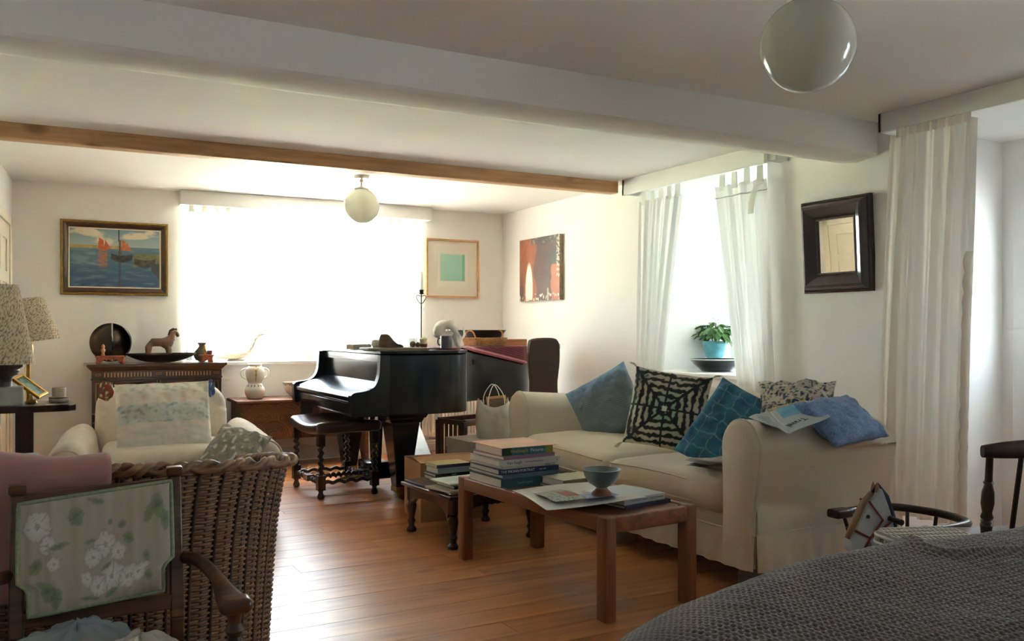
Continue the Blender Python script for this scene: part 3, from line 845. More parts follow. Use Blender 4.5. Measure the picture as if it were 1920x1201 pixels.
def drawer(xa, xb, za, zb, vee=True):
    dr = MB().box((xa, Y0 + .006, za), (xb, Y0 + .03, zb)).build('drawer', DARKOAKX, cd, smooth=0, bevel=.003, world=True)
    b = MB(); e = .03
    b.hexa([(xa + .012, Y0 + .006, za + .012), (xb - .012, Y0 + .006, za + .012), (xb - .012, Y0 + .006, zb - .012), (xa + .012, Y0 + .006, zb - .012)][::1],
           [(xa + e, Y0 - .012, za + e), (xb - e, Y0 - .012, za + e), (xb - e, Y0 - .012, zb - e), (xa + e, Y0 - .012, zb - e)])
    b.build('drawer_panel', DARKOAKX, dr, smooth=0, bevel=.003, world=True)
    if vee:
        xm = (xa + xb) / 2; zm = zb - .045
        b = MB()
        for s_ in (-1, 1):
            b.hexa([(xm + s_ * .004, Y0 - .0145, zm - .028), (xm + s_ * .004, Y0 - .0125, zm - .028), (xm - s_ * 0, Y0 - .0125, zm - .022), (xm, Y0 - .0145, zm - .022)],
                   [(xm + s_ * .038, Y0 - .0145, zm), (xm + s_ * .038, Y0 - .0125, zm), (xm + s_ * .034, Y0 - .0125, zm + .004), (xm + s_ * .034, Y0 - .0145, zm + .004)])
        b.build('inlay_chevron', INLAY, dr, smooth=0, world=True)
drawer(X0 + .085, .795, .52, .73); drawer(.855, X1 - .085, .52, .73)
drawer(X0 + .085, X1 - .085, .29, .49, False); drawer(X0 + .085, X1 - .085, .07, .275, False)
for (x, y) in ((X0 + .06, Y0 + .07), (X1 - .06, Y0 + .07), (X0 + .06, Y1 - .06), (X1 - .06, Y1 - .06)):
    MB().lathe([(.03, 0), (.042, .02), (.04, .045), (.025, .06)], 14, TR((x, y, 0))).build('foot', DARKOAK, cd, world=True)

# ================================================================== CARVED COFFER
ch = thing('carved_coffer', 'carved oak coffer on slab ends below the big window', 'chest', (1.94, 7.19, 0))
CX0, CX1, CY0, CY1, CZ0, CZ1 = 1.42, 2.46, 7.0, 7.38, .235, .525
fbd = MB().box((CX0 + .03, CY0, CZ0), (CX1 - .03, CY0 + .025, CZ1)).build('front_board', CARVEDOAK, ch, smooth=0, bevel=.004, world=True)
MB().box((CX0 + .03, CY1 - .025, CZ0), (CX1 - .03, CY1, CZ1)).build('rear_board', CARVEDOAK, ch, smooth=0, world=True)
MB().box((CX0 + .03, CY0 + .02, CZ0 + .005), (CX1 - .03, CY1 - .02, CZ0 + .025)).build('bottom_board', CARVEDOAK, ch, smooth=0, world=True)
MB().softbox((CX0 - .035, CY0 - .03, CZ1), (CX1 + .035, CY1 + .005, CZ1 + .024), .007, 2, 2).build('lid', CARVEDOAK, ch, world=True)
MXYZ = Matrix(((0, 0, 1, 0), (1, 0, 0, 0), (0, 1, 0, 0), (0, 0, 0, 1)))   # local (y,z) extruded along x
for xa in (CX0, CX1 - .03):
    ym = (CY0 + CY1) / 2
    MB().prism([(CY0 + .004, CZ1), (CY0 + .004, 0), (CY0 + .10, 0), (ym, .17), (CY1 - .10, 0), (CY1, 0), (CY1, CZ1)], xa, xa + .03, MXYZ).build('slab_end', CARVEDOAK, ch, smooth=0, bevel=.003, world=True)
CARVEL = wood('carved_oak_raised', '#7c4d2e', '#4a2a18', 0.5, 0, 1.0)
pitch = .195
for row in range(2):
    for k in range(-1, 6):
        cxk = CX0 + .06 + pitch * (k + (.5 if row else 0)); cz = CZ0 + .018 + row * .135
        for j, rr in enumerate((.135, .112, .089, .060, .035)):
            pts = [(cxk + rr * math.cos(PI * a / 16), CY0 - .001, cz + rr * math.sin(PI * a / 16)) for a in range(17)]
            pts = [p for p in pts if CX0 + .04 < p[0] < CX1 - .04 and p[2] < CZ1 - .012]
            if row == 0 and j < 1: pass
            if len(pts) > 3: MB().tube(pts, .0045 if j % 2 == 0 else .003, 5).build('carved_arc', CARVEL, fbd, world=True)
b = MB(); b.softbox((1.885, CY0 - .006, .41), (1.985, CY0 + .002, CZ1 - .005), .003, 2, 1); b.cyl((1.935, CY0 - .012, .475), (1.935, CY0, .475), .008)
b.build('lock_plate', DARKMETAL, fbd, world=True)

# ================================================================== CREAM ARMCHAIR
ac = thing('armchair', 'cream upholstered armchair with rounded arms in front of the dark chest of drawers', 'armchair', (.70, 5.62, 0), math.radians(-4))
CREAMF = mat('pale_floral_cream', '#d8cdbd', 0.92, sheen=0.2, var=0.10, vscale=16, bump=0.25, bscale=350)
# local: x across, -y towards the camera
def ac_back(p, n):
    x, y, z = p
    y += .10 * (z - .4); a = x / .37
    w = .008 * fbm(x * 5, y * 5, z * 5 + 3)
    y -= .03 * (1 - a * a) * (n.y < 0)
    x *= 1 + .03 * math.sin((z - .3) * 7)
    return (x + n.x * w, y + n.y * w, z + n.z * w - .035 * abs(a) ** 3 * (z > .6))
MB().softbox((-.375, .20, .28), (.375, .42, .755), .085, 5, 12, fn=ac_back).build('backrest', CREAMF, ac, smooth=180)
for s_ in (-1, 1):
    def fa(p, n, s_=s_):
        x, y, z = p
        t = sstep(.32, -.42, y)
        z2 = z - (.05 * t + .045 * sstep(.40, .56, abs(x))) if z > .35 else z
        o = s_ * (.05 * t + .03 * sstep(.25, .45, z))
        w = .010 * fbm(x * 4 + s_, y * 4, z * 4)
        return (x + o + n.x * w, y + n.y * w, z2 + n.z * w)
    a, b_ = (.34, .56) if s_ > 0 else (-.56, -.34)
    arm = MB().softbox((a, -.42, .09), (b_, .36, .535), .095, 5, 12, fn=fa).build('arm', CREAMF, ac, smooth=180)
    pts = []
    for k in range(25):
        th = -PI * .15 + PI * 1.3 * k / 24
        pts.append((s_ * (.49 + .09 * math.cos(th)) + s_ * .03, -.428, .37 + .09 * math.sin(th)))
    MB().tube(pts, .006, 6).build('piping', CREAMF, arm, smooth=180)
MB().softbox((-.36, -.40, .08), (.36, .25, .30), .03, 3, 6).build('base', CREAMF, ac, smooth=180)
def sfn(p, n):
    x, y, z = p; a = x / .35; c = (y + .06) / .36
    return (x, y, z + (.03 * (1 - a * a) * (1 - c * c) if n.z > 0 else 0))
MB().softbox((-.345, -.43, .295), (.345, .21, .425), .055, 4, 10, fn=sfn).build('seat_cushion', CREAMF, ac, smooth=180)
for (x, y) in ((-.42, -.34), (.42, -.34), (-.34, .34), (.34, .34)):
    MB().lathe([(.016, 0), (.026, .03), (.03, .10)], 12, TR((x, y, 0))).build('foot', DARKOAK, ac)

# ================================================================== WICKER CHAIR
wk = thing('wicker_chair', 'brown woven wicker tub chair seen from behind in the left foreground', 'wicker chair', (.16, 2.98, 0))
WICK = mat('brown_wicker', '#8f6b4c', 0.5, var=0.4, vscale=30, stretch=(1, 1, 5), bump=0.2, bscale=200)
WICKD = mat('dark_cane_stake', '#4b3020', 0.6, var=0.3, vscale=20)
def wpath(s_):
    """horseshoe plan, s 0..1 from left front round the back (towards camera) to right front; unit radii"""
    pts = [(-1.0, 1.02), (-1.02, .6), (-1.03, .2), (-1.0, -.25), (-.88, -.62), (-.62, -.88), (-.25, -1.0), (.0, -1.02), (.25, -1.0), (.62, -.88), (.88, -.62), (1.0, -.25), (1.03, .2), (1.02, .6), (1.0, 1.02)]
    k = s_ * (len(pts) - 1); i = min(len(pts) - 2, int(k)); f = k - i
    g = lambda j: pts[max(0, min(len(pts) - 1, j))]
    p0, p1, p2, p3 = g(i - 1), g(i), g(i + 1), g(i + 2)
    cr = lambda a, b, c, d: 0.5 * (2 * b + (c - a) * f + (2 * a - 5 * b + 4 * c - d) * f * f + (3 * b - a - 3 * c + d) * f ** 3)
    return cr(p0[0], p1[0], p2[0], p3[0]), cr(p0[1], p1[1], p2[1], p3[1])
def wtop(s_):     # rim height along the path: high at the back, lower at the arms
    a = abs(2 * s_ - 1)
    return .745 - .15 * a ** 1.6
def wrad(z):      # flare
    t = z / .74
    return .405 + .035 * t + .035 * t ** 6
def wpt(s_, z, off=0.0):
    x, y = wpath(s_); r_ = wrad(z) + off
    return Vector((x * r_ * 1.22, y * r_ * 1.13, z))
NST = 92
for k in range(NST):
    s_ = (k + .5) / NST
    MB().tube([wpt(s_, .02 + (wtop(s_) - .02) * j / 9) for j in range(10)], .0062, 5).build('stake', WICKD, wk, smooth=180)
b = MB(); row = 0; z = .03
while z < .725:
    pts = []; seg = []
    n = NST * 3
    for k in range(n + 1):
        s_ = k / n
        ok = z < wtop(s_) - .012
        ph = (s_ * NST - .5) * PI
        off = .0030 * math.cos(ph + PI * row) + .0032 * math.cos(ph) + .0015 * nz(s_ * 90, row * .6)
        p = wpt(s_, z + .0015 * nz(s_ * 60, row * 1.7), off)
        if ok: seg.append(p)
        elif len(seg) > 4: pts.append(seg); seg = []
        else: seg = []
    if len(seg) > 4: pts.append(seg)
    for sg in pts: b.tube(sg, .0045, 5)
    z += .0078; row += 1
b.build('woven_canes', WICK, wk, smooth=180, kind='stuff')
MB().grid(120, 8, lambda u, v: wpt(u, .02 + v * (wtop(u) - .03), -.013)).build('weave_blocker', WICKD, wk, smooth=180)  # dark sheet added inside so no light passes through the weave
for off, ph in ((.004, 0), (.012, 2.1), (-.006, 4.2)):      # plaited rim
    pts = []
    for k in range(241):
        s_ = k / 240; p = wpt(s_, wtop(s_), off)
        a = s_ * 150 + ph
        pts.append(p + Vector((0, 0, .010 * math.sin(a))) + (wpt(s_, wtop(s_), off + .01) - p) * .9 * math.cos(a))
    MB().tube(pts, .010, 6).build('rim_cane', WICK, wk, smooth=180)
for e in (0, 1):          # curled arm ends
    p = wpt(e, wtop(e)); b = MB(); sg = -1 if e == 0 else 1
    for j in range(8):
        yy = p.y - .01 - j * .013
        b.tube([(p.x + sg * (.012 + .034 * math.cos(a * .35) * 1.0), yy + .003 * nz(a, j), p.z - .014 + .034 * math.sin(a * .35)) for a in range(19)], .0065, 5, closed=False)
    for a in range(9):
        th = a * .7
        b.tube([(p.x + sg * (.012 + .040 * math.cos(th)), p.y + .004, p.z - .014 + .040 * math.sin(th)), (p.x + sg * (.012 + .012 * math.cos(th + .6)), p.y + .012, p.z - .014 + .012 * math.sin(th + .6))], .0055, 5)
    b.build('curled_arm_end', mat('bleached_wicker', '#a08468', 0.6, var=0.4, vscale=30), wk, smooth=180)
MB().softbox((-.40, -.36, .30), (.40, .44, .37), .03, 3, 4).build('seat', WICK, wk, smooth=180)
for (x, y) in ((-.42, .40), (.42, .40), (-.30, -.34), (.30, -.34)):
    MB().cyl((x, y, 0), (x, y, .32), .018).build('leg', WICKD, wk)

# ================================================================== FLORAL OPEN ARMCHAIR
fc = thing('floral_armchair', 'old wooden open armchair with floral upholstered back panel in the near left corner', 'chair', (.135, 2.16, 0), math.radians(-2))
# local: x across, front is -y
ZB = [(-.172, .34), (.172, .34)]
for s_ in (-1, 1):
    x = s_ * .172
    MB().hexa([(x - .016, .165, 0), (x + .016, .165, 0), (x + .016, .20, 0), (x - .016, .20, 0)], [(x - .016, .115, .40), (x + .016, .115, .40), (x + .016, .15, .40), (x - .016, .15, .40)]).build('rear_leg', WALNUT, fc, bevel=.004)
    zt = .735 if s_ > 0 else .715
    b = MB(); b.hexa([(x - .016, .115, .40), (x + .016, .115, .40), (x + .016, .15, .40), (x - .016, .15, .40)], [(x - .015, .185, zt), (x + .015, .185, zt), (x + .015, .212, zt), (x - .015, .212, zt)])
    b.build('back_post', WALNUT, fc, bevel=.004)
    MB().softbox((x - .019, .180, zt), (x + .019, .217, zt + .022), .005, 2, 1).build('finial_block', WALNUT, fc)
    # arm: sweeps out and forward to a rounded knob over a turned post
    sw = [Vector((x + s_ * .012, .165, .535)), Vector((x + s_ * .045, .10, .538)), Vector((x + s_ * .075, .02, .515)), Vector((x + s_ * .085, -.08, .500)), Vector((x + s_ * .09, -.15, .497))]
    sw = catmull(sw, 6)
    b = MB(); v = []; n = 12; m = len(sw)
    for i, p in enumerate(sw):
        u = i / (m - 1); w = .016 + .018 * sstep(.5, .95, u); h = .016 - .002 * u
        for k in range(n):
            a = 2 * PI * k / n; v.append((p.x + w * math.cos(a), p.y, p.z + h * math.sin(a)))
    f = [(i * n + k, i * n + (k + 1) % n, (i + 1) * n + (k + 1) % n, (i + 1) * n + k) for i in range(m - 1) for k in range(n)]
    b.add(v, f + [tuple(range(n))[::-1]])
    b.softbox((sw[-1].x - .036, -.195, .480), (sw[-1].x + .036, -.13, .514), .016, 4, 2)
    b.build('arm', WALNUT, fc, smooth=180)
    xp = sw[-1].x
    MB().lathe([(.017, .22), (.022, .25), (.015, .27), (.017, .34), (.021, .40), (.014, .425), (.022, .44), (.014, .455), (.018, .482)], 14, TR((xp, -.155, 0))).build('arm_post', WALNUT, fc)
    MB().lathe([(.015, 0), (.02, .03), (.018, .22), (.024, .28)], 12, TR((xp, -.155, 0))).build('front_leg', WALNUT, fc)
MB().hexa([(-.16, .122, .42), (.16, .122, .42), (.16, .14, .42), (-.16, .14, .42)], [(-.16, .126, .455), (.16, .126, .455), (.16, .144, .455), (-.16, .144, .455)]).build('back_rail', WALNUT, fc, bevel=.003)
MB().hexa([(-.16, .18, .69), (.16, .18, .705), (.16, .20, .705), (-.16, .20, .69)], [(-.16, .185, .715), (.16, .185, .73), (.16, .203, .73), (-.16, .203, .715)]).build('top_rail', WALNUT, fc, bevel=.003)
MB().softbox((-.27, -.17, .255), (.27, .17, .285), .01, 2, 2).build('seat_rail', WALNUT, fc)
SEATC = mat('faded_seat_cloth', '#8d8878', 0.9, var=0.1)
MB().softbox((-.255, -.16, .275), (.255, .145, .335), .03, 3, 6).build('seat_pad', SEATC, fc, smooth=180)
# upholstered back panel with notched lower corners
FL = []
rf = random.Random(11)
flowers = [(.55, .52, .105), (.47, .42, .08), (.63, .44, .075), (.60, .23, .11), (.72, .20, .095), (.50, .16, .09), (.80, .23, .075), (.12, .78, .12), (.18, .60, .075), (.22, .42, .06), (.42, .24, .06)]
leaves = [(.36, .82, .05, .09, .5), (.24, .57, .075, .028, .15), (.11, .42, .05, .06, .8), (.14, .20, .05, .10, .3), (.20, .12, .04, .09, -.2), (.44, .07, .07, .022, -.1), (.90, .80, .045, .12, .3), (.84, .74, .03, .09, -.3), (.95, .66, .03, .10, .1), (.45, .57, .035, .02, .1), (.66, .68, .03, .04, .6), (.70, .55, .04, .05, -.5), (.82, .36, .02, .06, .2), (.49, .93, .06, .03, -.3), (.60, .09, .05, .03, .4), (.88, .18, .03, .05, -.4), (.58, .72, .015, .03, 0), (.56, .33, .04, .02, .5)]
def floral(u, v):
    st = .5 + .5 * math.sin(u * 34 + 3 * nz(u * 9, 0.4)) 
    c = mixc(lin('#a89a86'), lin('#beb6a6'), .5 * st + .5 * (nz(u * 22, v * .8) + .5))
    for (a, b, r_) in flowers:
        dx, dy = (u - a), (v - b) * .62
        d = math.hypot(dx, dy) / (r_ * .8); th = math.atan2(dy, dx)
        pet = .78 + .22 * abs(math.cos(th * 2.5 + a * 9)) + .12 * nz(u * 20, v * 20, a)
        if d < pet:
            e = (d / pet)
            g = mixc(lin('#dcd9d0'), lin('#c5bdb2'), e * e)
            cell = abs(math.sin(th * 2.5 + a * 9)); 
            if cell < .12 or e > .9: g = mixc(g, lin('#8f8b85'), .6)
            if e < .2: g = mixc(g, lin('#8a8a5a'), .6)
            c = g
    for (a, b, w, h, ro) in leaves:
        dx, dy = (u - a), (v - b) * .62
        x_ = dx * math.cos(ro) + dy * math.sin(ro); y_ = -dx * math.sin(ro) + dy * math.cos(ro)
        d = math.hypot(x_ / w, y_ / (h * .62))
        if d < 1 + .2 * nz(u * 30, v * 30):
            g = mixc(lin('#7d9160'), lin('#5f7a63'), nz(u * 14, v * 14, 3) + .5)
            if abs(y_ / (h * .62)) < .08: g = mixc(g, lin('#4a5f4a'), .7)
            c = mixc(c, g, .85 * (1 - .4 * d))
    return c
def panel_xz(u, v):
    v2 = v
    xl = -.168; xr = .160
    sh = .022 * sstep(.30, .22, v) * 1.0
    x = (xl + sh) + u * ((xr - sh) - (xl + sh))
    zb = .455 + .022 * u; zt_ = .700 + .028 * u
    z = zb + v * (zt_ - zb)
    yb = .105 + (z - .45) * .24
    return x, yb, z
def pf(u, v):
    x, y_, z = panel_xz(u, v)
    e = min(1, min(u, 1 - u, v, 1 - v) * 14)
    return (x, y_ - .018 - .010 * math.sqrt(e) + .002 * nz(u * 8, v * 6), z)
bpn = MB().grid(110, 80, pf, cfn=floral).build('back_panel', CLOTHPRINT, fc, smooth=180)
MB().grid(6, 6, lambda u, v: (panel_xz(u, v)[0], panel_xz(u, v)[1] + .025, panel_xz(u, v)[2]), flip=True).build('panel_lining', SEATC, fc, smooth=180)
BRAID = mat('green_braid', '#8f9a7c', 0.85, var=0.25, vscale=120)
edge = [(k / 20, 0) for k in range(20)] + [(1, k / 20) for k in range(20)] + [(1 - k / 20, 1) for k in range(20)] + [(0, 1 - k / 20) for k in range(20)]
pts = [Vector(pf(*e)) + Vector((0, -.002, 0)) for e in edge]
MB().tube(pts, .0052, 6, closed=True).build('braid_trim', BRAID, bpn, smooth=180)

# ================================================================== NEAR RIGHT: KNITTED THROW OVER A SEAT
KN, nt, out = _nodes('grey_waffle_knit'); N = nt.nodes; L = nt.links
p = N.new('ShaderNodeBsdfPrincipled'); L.new(p.outputs[0], out.inputs[0]); p.inputs['Roughness'].default_value = .95; p.inputs['Sheen Weight'].default_value = .3
tc = N.new('ShaderNodeTexCoord'); n1 = N.new('ShaderNodeTexNoise'); n1.inputs['Scale'].default_value = 260; L.new(tc.outputs['Object'], n1.inputs[0])
bp = N.new('ShaderNodeBump'); bp.inputs['Strength'].default_value = .5; bp.inputs['Distance'].default_value = .003; L.new(n1.outputs[0], bp.inputs['Height']); L.new(bp.outputs[0], p.inputs['Normal'])
n3 = N.new('ShaderNodeTexNoise'); n3.inputs['Scale'].default_value = 90; n3.inputs['Detail'].default_value = 5; L.new(tc.outputs['Object'], n3.inputs[0])
mx = N.new('ShaderNodeMix'); mx.data_type = 'RGBA'; L.new(n3.outputs[0], mx.inputs[0]); mx.inputs[6].default_value = (*lin('#4d4644'), 1); mx.inputs[7].default_value = (*lin('#857d7b'), 1)
L.new(mx.outputs[2], p.inputs['Base Color'])
def throwfn(u, v):
    # plan: rounded end towards -x, far edge along +y, droops over all edges
    a = -PI * .5 + PI * 1.0 * 0
    X = .50 + u * 2.55; Y = .05 + v * 1.62
    cx0, cy0 = 1.75, .82; hx, hy = 1.16, .72
    dx = max(0, (cx0 - X) / hx) if X < cx0 else 0.0
    dy = (Y - cy0) / hy
    rr = (dx ** 2.2 + abs(dy) ** 2.4) ** (1 / 2.3)
    z = .605 - .012 * sstep(1.6, 2.6, X)
    z += .020 * fbm(X * 2.3, Y * 2.6, .7) + .006 * math.sin(X * 5 + Y * 9 + 3 * fbm(X * 1.5, Y * 1.5, 4))
    rg = 1 - min(1.0, abs(fbm(X * 1.6 + Y * .9, Y * 2.6 - X * .8, 5.1, 2)) * 9)
    z += .016 * rg * rg * sstep(1.3, 1.9, X)
    if rr > .70: z -= .75 * (rr - .70) ** 1.6
    return (X, Y, max(.03, z))
def knitfn(u, v):
    x, y, z = throwfn(u, v)
    a = u * 2.55 * 74; c = v * 1.62 * 62
    k = max(math.sin(2 * PI * a + PI * (int(c) % 2) * .0), .85 * math.sin(2 * PI * c)) + .35 * nz(u * 700, v * 500)
    return (x, y, z + .0042 * k)
th = MB().grid(700, 400, knitfn).build('knitted_throw', KN, None, smooth=180)
tag(th, 'grey waffle-knit throw filling the near right corner', 'throw')
oto = MB().softbox((1.05, .35, 0), (3.0, 1.27, .52), .14, 4, 6).build('ottoman', mat('ottoman_cloth', '#6a6259', 0.9), None, smooth=180)
tag(oto, 'padded ottoman hidden under the grey knitted throw', 'ottoman')
# ================================================================== CURTAINS
SHEER = sheer('white_voile', (0.84, 0.82, 0.78), 0.13, 0.04)
COTTON = sheer('white_cotton', (0.84, 0.83, 0.78), 0.28, 0.02)
CREAMC = sheer('cream_cotton', (0.80, 0.74, 0.65), 0.30, 0.02)
def curtain(name, label, material, top, bot, z0, z1, along, fixed, folds, amp, seed, cat='curtain', bend=None, nu=120, nv=40, group=None):
    """along 'x' or 'y'; top/bot = (a, b) spans; fixed = coordinate of the hanging plane"""
    t = thing(name, label, cat, ((sum(top) / 2, fixed, z0) if along == 'x' else (fixed, sum(top) / 2, z0)), group=group)
    def fn(u, v):
        w = bend(v) if bend else v
        a = bot[0] + (top[0] - bot[0]) * w; c = bot[1] + (top[1] - bot[1]) * w
        q = a + (c - a) * u
        ph = u * folds * 2 * PI + 1.2 * nz(u * 4, v * 1.2, seed)
        k = amp * (0.6 + .4 * nz(u * 3, v * 2, seed + 5)) * (.55 + .6 * (1 - v))
        d = k * math.sin(ph) + .5 * k * math.sin(2.3 * ph + seed + v)
        q += .4 * amp * math.cos(ph) * .5
        z = z0 + (z1 - z0) * v - (0.012 * abs(math.sin(ph * .5)) if v > .97 else 0)
        return (q, fixed + d, z) if along == 'x' else (fixed + d, q, z)
    cl = MB().grid(nu, nv, fn).build('cloth', material, t, smooth=180, world=True)
    return cl, fn
c, f = curtain('curtain', 'sheer white curtain swept aside at the left of the big window', SHEER, (1.07, 1.62), (1.05, 1.30), .86, 2.07, 'x', 7.36, 7, .022, 1.0, bend=lambda v: sstep(0, 1, v ** .75) * (1 - .25 * math.sin(PI * v)) )
def tabs(parent, fn, n, material, dz=.045, w=.022, axis='x'):
    for k in range(n):
        u = (k + .5) / n; p = Vector(fn(u, 1.0)); q = p + Vector((0, 0, dz))
        d = Vector((w, 0, 0)) if axis == 'x' else Vector((0, w, 0)); e = Vector((0, .004, 0)) if axis == 'x' else Vector((.004, 0, 0))
        p2 = p - Vector((0, 0, .02))
        MB().hexa([p2 - d - e, p2 + d - e, p2 + d + e, p2 - d + e], [q - d * .8 - e, q + d * .8 - e, q + d * .8 + e, q - d * .8 + e]).build('tab', material, parent, smooth=0, world=True)
tabs(c, f, 6, SHEER)
c, f = curtain('curtain', 'sheer white curtain hanging straight at the right of the big window', SHEER, (2.66, 3.07), (2.72, 3.06), .86, 2.07, 'x', 7.36, 6, .020, 3.0)
tabs(c, f, 5, SHEER)
c, f = curtain('curtain', 'white tab-top curtain drawn to the left of the plant window', COTTON, (5.16, 4.68), (5.20, 4.97), .32, 2.03, 'y', 3.865, 4.5, .022, 5.0, bend=lambda v: v ** 1.15)
tabs(c, f, 5, COTTON, .07, .025, 'y')
c, f = curtain('curtain', 'white tab-top curtain with a loose tab beside the dark mirror', COTTON, (4.35, 3.90), (4.06, 3.80), .30, 2.02, 'y', 3.865, 3.5, .020, 9.0, bend=lambda v: v ** .9)
tabs(c, f, 4, COTTON, .08, .025, 'y')
hm = [f(k / 40, .955) for k in range(41)]
MB().tube([Vector(p) + Vector((-.006, 0, 0)) for p in hm], .004, 5).build('hem_seam', COTTON, c, smooth=180, world=True)
pa = Vector(f(.90, .985)); b = MB()
pp = catmull([pa, pa + Vector((-.03, .02, -.02)), pa + Vector((-.04, .045, -.10)), pa + Vector((-.03, .07, -.18))], 5)
b.grid(2, len(pp) - 1, lambda u, v: pp[int(round(v * (len(pp) - 1)))] + Vector((0, (u - .5) * .05, 0)))
b.build('loose_tab', COTTON, c, smooth=180, world=True)
c, f = curtain('curtain', 'long cream curtain hanging beside the recess of the round-headed door', CREAMC, (3.005, 2.545), (3.10, 2.60), .17, 2.09, 'y', 3.835, 5.2, .030, 12.0, nu=160, bend=lambda v: v ** 1.3)
gat = MB(); gat.grid(40, 4, lambda u, v: (3.795 + .006 * math.sin(u * 60), 2.545 + u * .40, 2.06 + v * .045)); gat.build('heading_tape', CREAMC, c, smooth=180, world=True)
pts = [Vector(f(.985, k / 40)) + Vector((-.01, 0, 0)) for k in range(28)]
b = MB(); b.grid(3, 27, lambda u, v: pts[int(round(v * 27))] + Vector((.006 * math.sin(v * 90), -.02 + u * .045, 0))); b.build('frilled_edge', CREAMC, c, smooth=180, world=True)

# ================================================================== CUSHIONS
def cushion(name, label, w, h, t, c, nrm, up, mat_, cfn=None, seed=0.0, wr=.014, pinch=.10, n=40, roll=0.0, power=.42, cat='cushion'):
    z = Vector(nrm).normalized(); y = Vector(up); y = (y - z * y.dot(z)).normalized(); x = y.cross(z)
    M_ = Matrix((x, y, z)).transposed().to_4x4() @ Matrix.Rotation(roll, 4, 'Z')
    M_.translation = Vector(c)
    o = MB().pillow(w, h, t, M_, n=n, pinch=pinch, wr=wr, seed=seed, cfn=cfn, power=power)
    o = o.build(name, mat_, None, smooth=180)
    return tag(o, label, cat), M_
def c_stripe(a, b):
    k = .5 + .5 * math.sin((a * .8 + b) * 95)
    c = mixc(lin('#5d6a72'), lin('#8f9ba0'), sstep(.55, .95, k))
    return mixc(c, lin('#6f94bd'), sstep(.35, .9, b) * .7)
cushion('cushion', 'slate blue cushion with fine diagonal stripes at the far end of the sofa', .42, .40, .16, (3.03, 4.36, .64), (-.80, -.55, .22), (0.1, .30, 1), CLOTHPRINT, c_stripe, 1.0, wr=.018, pinch=.05, n=90, roll=math.radians(20))
def c_tiedye(a, b):
    d = max(abs(a), abs(b)); ax = abs(a) > abs(b)
    s_ = b if ax else a
    wob = .06 * nz(a * 9, b * 9, 2)
    ringp = math.sin((d + wob) * 34 + .8 * math.sin(s_ * 5))
    dark = lin('#20252a'); pale = lin('#b9b2a0'); grn = lin('#8fb39c')
    base = mixc(pale, grn, sstep(.62, .25, math.hypot(a, b)))
    k = sstep(-.15, .25, ringp + .25 * nz(a * 40, b * 40))
    c = mixc(dark, base, k)
    if abs(abs(a) - abs(b)) < .05 + .03 * nz(a * 20, b * 20): c = dark
    if min(abs(a), abs(b)) < .022: c = dark
    rr = math.hypot(a - math.copysign(.72, a), b - math.copysign(.72, b))
    if rr < .16: c = mixc(dark, c, .25 + .5 * (math.sin(math.atan2(b - math.copysign(.72, b), a - math.copysign(.72, a)) * 8) > .3))
    if d < .07: c = lin('#d9d6c8')
    return c
o, M_ = cushion('cushion', 'black and white tie-dye cushion with tasselled corners in the middle of the sofa', .42, .42, .15, (2.97, 3.72, .672), (-.75, -.62, .20), (0, .12, 1), CLOTHPRINT, c_tiedye, 4.0, pinch=.05, n=110, roll=math.radians(-13))
TASS = mat('raw_cotton_fringe', '#b8ae9a', 0.95)
for (sx_, sy_) in ((-1, -1), (1, 1), (-1, 1)):
    b = MB()
    for k in range(9):
        p0 = Vector((sx_ * .208, sy_ * .208, 0)); dr = Vector((sx_ * (.7 + .4 * nz(k * 3.1)), sy_ * (.5 + .4 * nz(k * 1.7, 4)), .3 * nz(k * 2.3, 9)))
        b.tube([M_ @ p0, M_ @ (p0 + dr * .025), M_ @ (p0 + dr * .05 + Vector((0, -.008, 0)))], [.003, .0035, .0015], 5)
    b.build('tassel', TASS, o, smooth=180, kind='stuff')
def c_indigo(a, b):
    c = mixc(lin('#1d4f6e'), lin('#2f7191'), .5 + fbm(a * 4, b * 4, 1) * 1.3)
    g = min(abs(math.sin((a + .06 * nz(b * 5, a)) * 9)), abs(math.sin((b + .08 * nz(a * 5, b)) * 9)))
    return mixc(c, lin('#9cc3cc'), sstep(.16, .0, g) * (.45 + .5 * nz(a * 11, b * 11)))
cushion('cushion', 'teal indigo-dyed cushion with pale grid lines against the near sofa arm', .44, .44, .15, (2.95, 3.17, .60), (-.72, -.55, .45), (.15, .35, 1), CLOTHPRINT, c_indigo, 7.0, pinch=.05, n=90, roll=math.radians(52))
def c_print(a, b):
    c = lin('#cfc6b6'); k = nz(a * 9, b * 9, 6)
    if k > .22: c = lin('#39577a')
    elif k < -.3: c = lin('#6b675f')
    return c
cushion('cushion', 'white cushion with blue flower print tucked into the near sofa corner', .36, .34, .12, (3.14, 2.98, .735), (-.55, -.45, .75), (.6, .2, .6), CLOTHPRINT, c_print, 2.0, wr=.03, n=60, roll=.3)
def c_denim(a, b):
    return mixc(lin('#4a6aa0'), lin('#8fa9cf'), .5 + 1.1 * fbm(a * 26, b * 26, 2, 3) + .2 * nz(a * 3, b * 3))
cushion('cushion', 'crumpled blue speckled cushion hanging over the near sofa arm', .38, .27, .11, (3.12, 2.70, .705), (.02, -.62, .78), (-.15, .7, .5), CLOTHPRINT, c_denim, 9.0, wr=.012, pinch=.08, n=80, roll=math.radians(-4))
